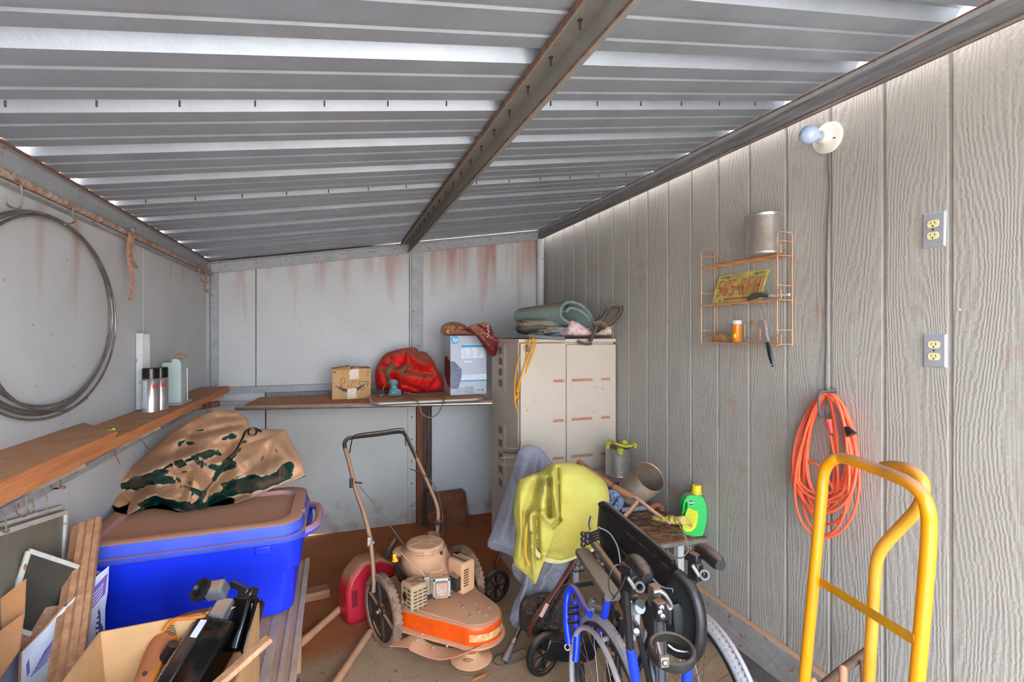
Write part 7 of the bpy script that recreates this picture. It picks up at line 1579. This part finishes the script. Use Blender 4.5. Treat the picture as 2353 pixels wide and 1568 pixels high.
# bottom tier: twine, pill bottle, paint brush
t = thing('twine_roll', V(1.802, 1.955, 1.588), 'roll of natural twine on the bottom tier of the rack', 'twine')
c = V(1.802, 1.955, 1.609); mb = MB()
mb.lathe(c-V(.0, .045, 0), (0, 1, 0), [(0, 0), (.016, 0), (.020, .006), (.022, .02), (.022, .07), (.020, .084), (.016, .09), (0, .09)], 24)
for k in range(10): mb.torus(c+V(0, -.04+.009*k, 0), (.12*(-1)**k, 1, .1), .0215, .0022, 22, 5)
mb.build('roll', mat('jute_twine', (196, 150, 100), .95, var=.3, vs=80, bump=1.0, bs=200), t)
t = thing('pill_bottle', V(1.790, 1.835, 1.588), 'orange pill bottle with white cap on the bottom tier of the rack', 'pill bottle')
c = V(1.790, 1.832, 1.588); mb = MB(); mb.lathe(c, (0, 0, 1), [(.020, 0), (.0215, .003), (.0215, .082), (.018, .086), (0, .086)], 28); mb.build('bottle', mat('amber_plastic', (240, 138, 16), .15, var=.1, trans=.25), t)
mb = MB(); mb.lathe(c+V(0, 0, .084), (0, 0, 1), [(.0225, 0), (.0225, .006), (.021, .007), (.021, .018), (0, .0185)], 28); mb.build('cap', M_WHITEP, t)
mb = MB(); mb.ball(c+V(-.018, -.006, .03), (.006, .008, .012), 8, 6); mb.build('yellow_label', M_YELP, t)
t = thing('paint_brush', V(1.755, 1.70, 1.60), 'old paint brush with a black handle standing upright in the bottom tier of the rack', 'paint brush')
q = [at(x, y, X=1.752) for x, y in ((1752, 737), (1757, 768), (1763, 787), (1776, 843))]
mb = MB(); mb.bar(q[0], q[1]+(q[0]-q[1])*.1, .030, .012, up=(1, 0, 0)); mb.build('bristles', mat('stiff_bristles', (166, 146, 136), .9, var=.3, vs=150), t, smooth=0, bevel=.003)
mb = MB(); mb.bar(q[1]+(q[0]-q[1])*.12, q[2], .026, .013, up=(1, 0, 0)); mb.build('ferrule', M_TIN, t, smooth=0, bevel=.002)
mb = MB(); mb.tube([q[2], q[2]*.7+q[3]*.3, q[2]*.4+q[3]*.6, q[3]], lambda s: .007+.004*math.sin(s*PI), 12, k=4, flat=.7); mb.build('handle', M_BLACK, t)
mb = MB(); mb.lathe(q[3]+V(-.006, 0, .008), (-1, 0, 0), [(.002, 0), (.0035, .002), (.002, .002)], 8); mb.build('hang_hole', M_WHITEP, t)
# lamp holder
c = at(1905, 318, X=XR); c.x = XR-.001
t = thing('lamp_holder', c, 'white porcelain lamp holder with a bare bulb high on the right wall', 'wall lamp')
ax = V(-1, 0, 0)
mb = MB(); mb.lathe(c, ax, [(.060, 0), (.062, .004), (.060, .012), (.052, .017), (.034, .019), (.026, .026), (.024, .046), (.021, .050), (0, .050)], 48); mb.build('base', mat('ivory_porcelain', (228, 224, 210), .25, var=.04, dust=.3, dlo=.7, dhi=1), t, smooth=40)
b = c+ax*.050; axb = V(-1, .05, .0)
mb = MB(); mb.lathe(b, axb, [(.013, 0), (.014, .010), (.018, .020), (.027, .030), (.0335, .044), (.035, .058), (.031, .074), (.019, .086), (0, .091)], 32); mb.build('bulb', mat('frosted_bluish_bulb', (186, 204, 236), .15, var=.05, dust=.9, dlo=.75, dhi=1.05), t, smooth=180)
mb = MB()
for dz in (-.04, .04): mb.ball(c+V(-.018, dz*.9, dz*.35), (.003, .006, .003), 8, 5)
mb.build('screw_hole', M_SCREW, t)
mb = MB(); P = [at(x, y, X=XR-.006) for x, y in ((1905, 352), (1904, 380), (1907, 430), (1903, 500), (1901, 560), (1900, 640), (1899, 720), (1899, 800), (1897, 870), (1898, 900))]; mb.tube(P, .0048, 8, k=6, flat=.7)
tag(mb.build('lamp_cable', mat('grey_cable', (110, 106, 104), .7)), 'thin dark cable running straight down the right wall from the bare bulb', 'cable')
# sockets
def socket(px, py0, py1, label, tilt=0):
    z1, z0_ = at(px, py0, X=XR).z, at(px, py1, X=XR).z; y = at(px, (py0+py1)/2, X=XR).y; zc = (z0_+z1)/2
    t = thing('electrical_outlet', V(XR-.001, y, zc), label, 'outlet', 'grey outlets on the right wall')
    R_ = Matrix.Rotation(tilt, 3, 'X')
    def q(dy, dz, e): return V(XR-e, y, zc)+R_ @ V(0, dy, dz)
    hw, hh_ = .035, (z1-z0_)/2
    mb = MB(); a4 = [q(-hw, -hh_, 0), q(hw, -hh_, 0), q(hw, hh_, 0), q(-hw, hh_, 0)]; s = .0055
    b4 = [q(-hw+s, -hh_+s, .006), q(hw-s, -hh_+s, .006), q(hw-s, hh_-s, .006), q(-hw+s, hh_-s, .006)]; mb.hexa(a4, b4); mb.build('face_plate', mat('grey_plastic_plate', (158, 158, 164), .35, var=.04) if 'grey_plastic_plate' not in bpy.data.materials else bpy.data.materials['grey_plastic_plate'], t, smooth=0, bevel=.0012)
    MI = bpy.data.materials.get('ivory_receptacle') or mat('ivory_receptacle', (236, 222, 166), .4, var=.04)
    MS = bpy.data.materials.get('outlet_slot') or mat('outlet_slot', (120, 92, 56), .7)
    for s_ in (1, -1):
        mb = MB(); pts = []
        for i in range(28):
            a = 2*PI*i/28; yy = .0172*math.cos(a); zz = max(-.0118, min(.0118, .0172*math.sin(a))); pts.append((yy, zz))
        o = q(0, s_*.0195, .0058); mb.prism(pts, o, V(0, 1, 0), R_ @ V(0, 0, 1), V(-.0028, 0, 0)); rc = mb.build('receptacle', MI, t, smooth=0, bevel=.0006)
        for dy, hgt_ in ((.0062, .0072), (-.0062, .0086)):
            mb = MB(); mb.box(q(dy, s_*.0195+.0025, .0088), (.0006, .0022, hgt_)); mb.build('slot', MS, rc, smooth=0)
        mb = MB(); mb.lathe(q(0, s_*.0195-.0070, .0084), V(-1, 0, 0), [(.0026, 0), (.0026, .0007), (0, .0007)], 10); mb.build('earth_hole', M_BLACK, rc)
    mb = MB(); mb.lathe(q(0, 0, .0055), V(-1, 0, 0), [(.0032, 0), (.0028, .0018), (0, .002)], 10); mb.build('plate_screw', M_SCREW, t)
    return t
socket(2147, 487, 570, 'upper of the two grey double outlets on the right wall', .02)
socket(2149, 766, 846, 'lower of the two grey double outlets on the right wall')
# orange extension cord coil
M_OCORD = mat('orange_cord', (246, 104, 66), .45, var=.06, vs=20, dust=.25, dlo=.7, dhi=1)
hk_ = at(1899, 908, X=1.80)
t = thing('extension_cord', hk_, 'orange extension cord coiled and hung on a hook on the right wall', 'cord')
random.seed(21); mb = MB()
for k in range(13):
    w0 = random.uniform(48, 80); w1_ = random.uniform(48, 82); bt = random.choice((1140, 1150, 1165, 1180, 1190, 1205, 1235)) + random.uniform(-6, 6); cx_ = random.uniform(1888, 1898); tx = random.uniform(1893, 1908); tl = random.uniform(-.25, .25)
    if k == 0: w0, w1_, bt, cx_ = 80, 84, 1236, 1894
    if k == 1: w0, w1_, bt, cx_ = 82, 70, 1150, 1893
    if k > 10: w0, w1_, bt = 40+10*(k-10), 30, 1120+30*(k-10)
    P = []
    for i in range(20):
        a = 2*PI*i/20; f = (1-math.cos(a))/2; y = 906+(bt-906)*f; w = w0 if math.sin(a) < 0 else w1_
        x = tx*(1-f)+cx_*f+w*math.sin(a)*(.55+.45*f)*1.12+tl*30*f; Xq = 1.812+.035*math.sin(a*1.0+k)+.006*(k % 4)-.02*f
        P.append(at(x, y, X=min(1.845, Xq)))
    mb.tube(P, .0052, 8, closed=True, k=4)
P = [at(x, y, X=q) for x, y, q in ((1908, 1000, 1.80), (1916, 1040, 1.80), (1925, 1085, 1.79), (1920, 1130, 1.80), (1880, 1070, 1.80), (1828, 1065, 1.81), (1818, 1110, 1.82))]; mb.tube(P, .0052, 8, k=6)
mb.build('cord', M_OCORD, t)
mb = MB(); a, b = at(1903, 964, X=1.782), at(1910, 996, X=1.782); mb.tube([a, a*.5+b*.5, b], lambda s: .014-.006*s, 12, flat=.8); mb.build('plug', mat('pinkish_red_plug', (236, 84, 80), .4), t)
mb = MB(); a, b = at(1945, 982, X=1.775), at(1957, 1000, X=1.775); mb.cyl(a, b, .009, .018, 16); mb.build('socket_end', M_BLACK, t)
for s in (-.006, .006):
    mb = MB(); mb.bar(at(1902, 964, X=1.782)+V(0, s, 0), at(1900, 948, X=1.782)+V(0, s, 0), .0015, .006); mb.build('prong', M_CHROME, t, smooth=0)
mb = MB(); mb.tube([V(XR-.002, hk_.y+.002, hk_.z+.02), hk_+V(.03, 0, .015), hk_+V(-.03, 0, .008), hk_+V(-.042, 0, -.02), hk_+V(-.035, 0, -.075), hk_+V(-.02, 0, -.085)], .0045, 8, k=5); mb.build('strap', M_GREYPL, t)
mb = MB(); mb.tube([V(XR, hk_.y, hk_.z+.008), V(XR-.06, hk_.y, hk_.z-.004), V(XR-.085, hk_.y, hk_.z+.02)], .004, 8, k=4); tag(mb.build('wall_hook', M_WIRE), 'small metal wall hook that holds up the orange cord', 'hook')
# nail heads on the siding
mb = MB(); p = at(2205, 712, X=XR); mb.lathe(V(XR, p.y, p.z), (-1, 0, 0), [(.004, 0), (.0035, .002), (0, .0025)], 10); struct(mb.build('trim_24', M_WHITEP))

# ================================================================ yellow hand truck
M_YPAINT = mat('yellow_gloss_paint', (226, 146, 4), .28, var=.04, vs=5, dust=.95, dlo=.45, dhi=.85, dcol=(190, 140, 110), spec=.6)
M_YPAINT2 = mat('faded_yellow_paint', (214, 156, 50), .4, var=.15, vs=4, rgb2=(208, 130, 10), dust=.9, dlo=.5, dhi=.9, dcol=(190, 140, 110))
t = thing('hand_truck', V(1.40, .95, 0), 'yellow tubular hand truck standing beside the right wall nearest the camera', 'hand truck')
rT = .0165
Lf = [(1848, 1568, 1.55), (1860, 1440, 1.55), (1874, 1290, 1.55), (1887, 1150, 1.55), (1891, 1100, 1.55), (1900, 1072, 1.54), (1915, 1057, 1.52), (1934, 1053, 1.50), (1968, 1062, 1.44), (2020, 1081, 1.36), (2060, 1097, 1.29), (2092, 1113, 1.245), (2117, 1136, 1.215), (2131, 1168, 1.20), (2135, 1210, 1.20), (2130, 1300, 1.20), (2120, 1420, 1.20), (2107, 1568, 1.20)]
P = pt(Lf)
def downto(p, q, z=.14): d = (p-q).normalized(); s = (z-p.z)/d.z; return p+d*s
P = [downto(P[0], P[2])]+P+[downto(P[-1], P[-3])]
P = [V(p.x, p.y, p.z) for p in P]
mb = MB(); mb.tube(P, rT, 18, k=6); mb.build('main_frame', M_YPAINT, t, smooth=60)
B2 = pt([(1996, 1568, 1.42), (2001, 1480, 1.42), (2007, 1380, 1.42), (2011, 1320, 1.42), (2016, 1285, 1.415), (2030, 1256, 1.40), (2062, 1220, 1.37), (2098, 1182, 1.33), (2114, 1158, 1.31), (2121, 1130, 1.30), (2119, 1106, 1.305), (2107, 1090, 1.32), (2085, 1077, 1.35), (2055, 1072, 1.40), (2030, 1073, 1.45)])
B2 = [downto(B2[0], B2[2])]+B2
mb = MB(); mb.tube(B2, .0155, 16, k=6); mb.build('rear_brace', M_YPAINT2, t, smooth=60)
mb = MB(); mb.bar(at(1880, 1334, d=1.55), at(2101, 1472, d=1.20), .004, .026, up=(0, 0, 1)); mb.build('cross_bar', mat('ochre_cross_bar', (206, 146, 20), .4), t, smooth=0)
lo1, lo2 = P[0], P[-1]
mb = MB(); mb.bar(lo1, lo2, .03, .03); mb.build('axle_bar', M_YPAINT, t, smooth=0)
dd_ = (lo2-lo1).normalized()
for q in (lo1-dd_*.05, lo2+dd_*.05): spoked_wheel(t, V(q.x, q.y, .125), dd_, .125, .05, 6, name='wheel')
nn_ = V(-dd_.y, dd_.x, 0); nn_ = nn_ if nn_.x < 0 else -nn_
mb = MB(); a, b = V(lo1.x, lo1.y, .02)+nn_*.03, V(lo2.x, lo2.y, .02)+nn_*.03; mb.hexa([a, b, b+nn_*.12, a+nn_*.12], [a+V(0, 0, .006), b+V(0, 0, .006), b+nn_*.12+V(0, 0, .006), a+nn_*.12+V(0, 0, .006)]); mb.bar(a, lo1, .03, .01); mb.bar(b, lo2, .03, .01); mb.build('toe_plate', M_YPAINT2, t, smooth=0)
# low wooden frame beside it
M_BARK = wood('bare_weathered_wood', (146, 116, 98), (108, 84, 70), (8, 8, 8))
t = thing('wooden_stand', at(1950, 1540, d=1.72), 'low weathered stand of round wooden rails behind the hand truck', 'stand')
p0_, p1_ = at(1840, 1620, d=1.82), at(1998, 1494, d=1.66)
mb = MB(); mb.tube([p0_, (p0_+p1_)/2+V(0, 0, .006), p1_, p1_+(p1_-p0_)*.06], .014, 12, k=4); mb.build('rail', M_BARK, t)
mb = MB(); q = at(1937, 1538, d=1.66); mb.tube([q, q-V(0, 0, .2), V(q.x, q.y, 0)], .0125, 12, k=3); mb.ball(q, .0125, 12, 8); mb.build('leg', M_HANDLE, t)
mb = MB(); q = at(1868, 1566, d=1.74); mb.tube([q, q-V(0, 0, .2), V(q.x, q.y, 0)], .0125, 12, k=3); mb.ball(q, .0135, 12, 8); mb.build('leg', M_HANDLE, t)
mb = MB(); q = at(1985, 1520, d=1.66); q2 = V(q.x+.05, q.y+.02, 0); mb.tube([q, (q+q2)/2, q2], .012, 12, k=3); mb.build('leg', M_BARK, t)
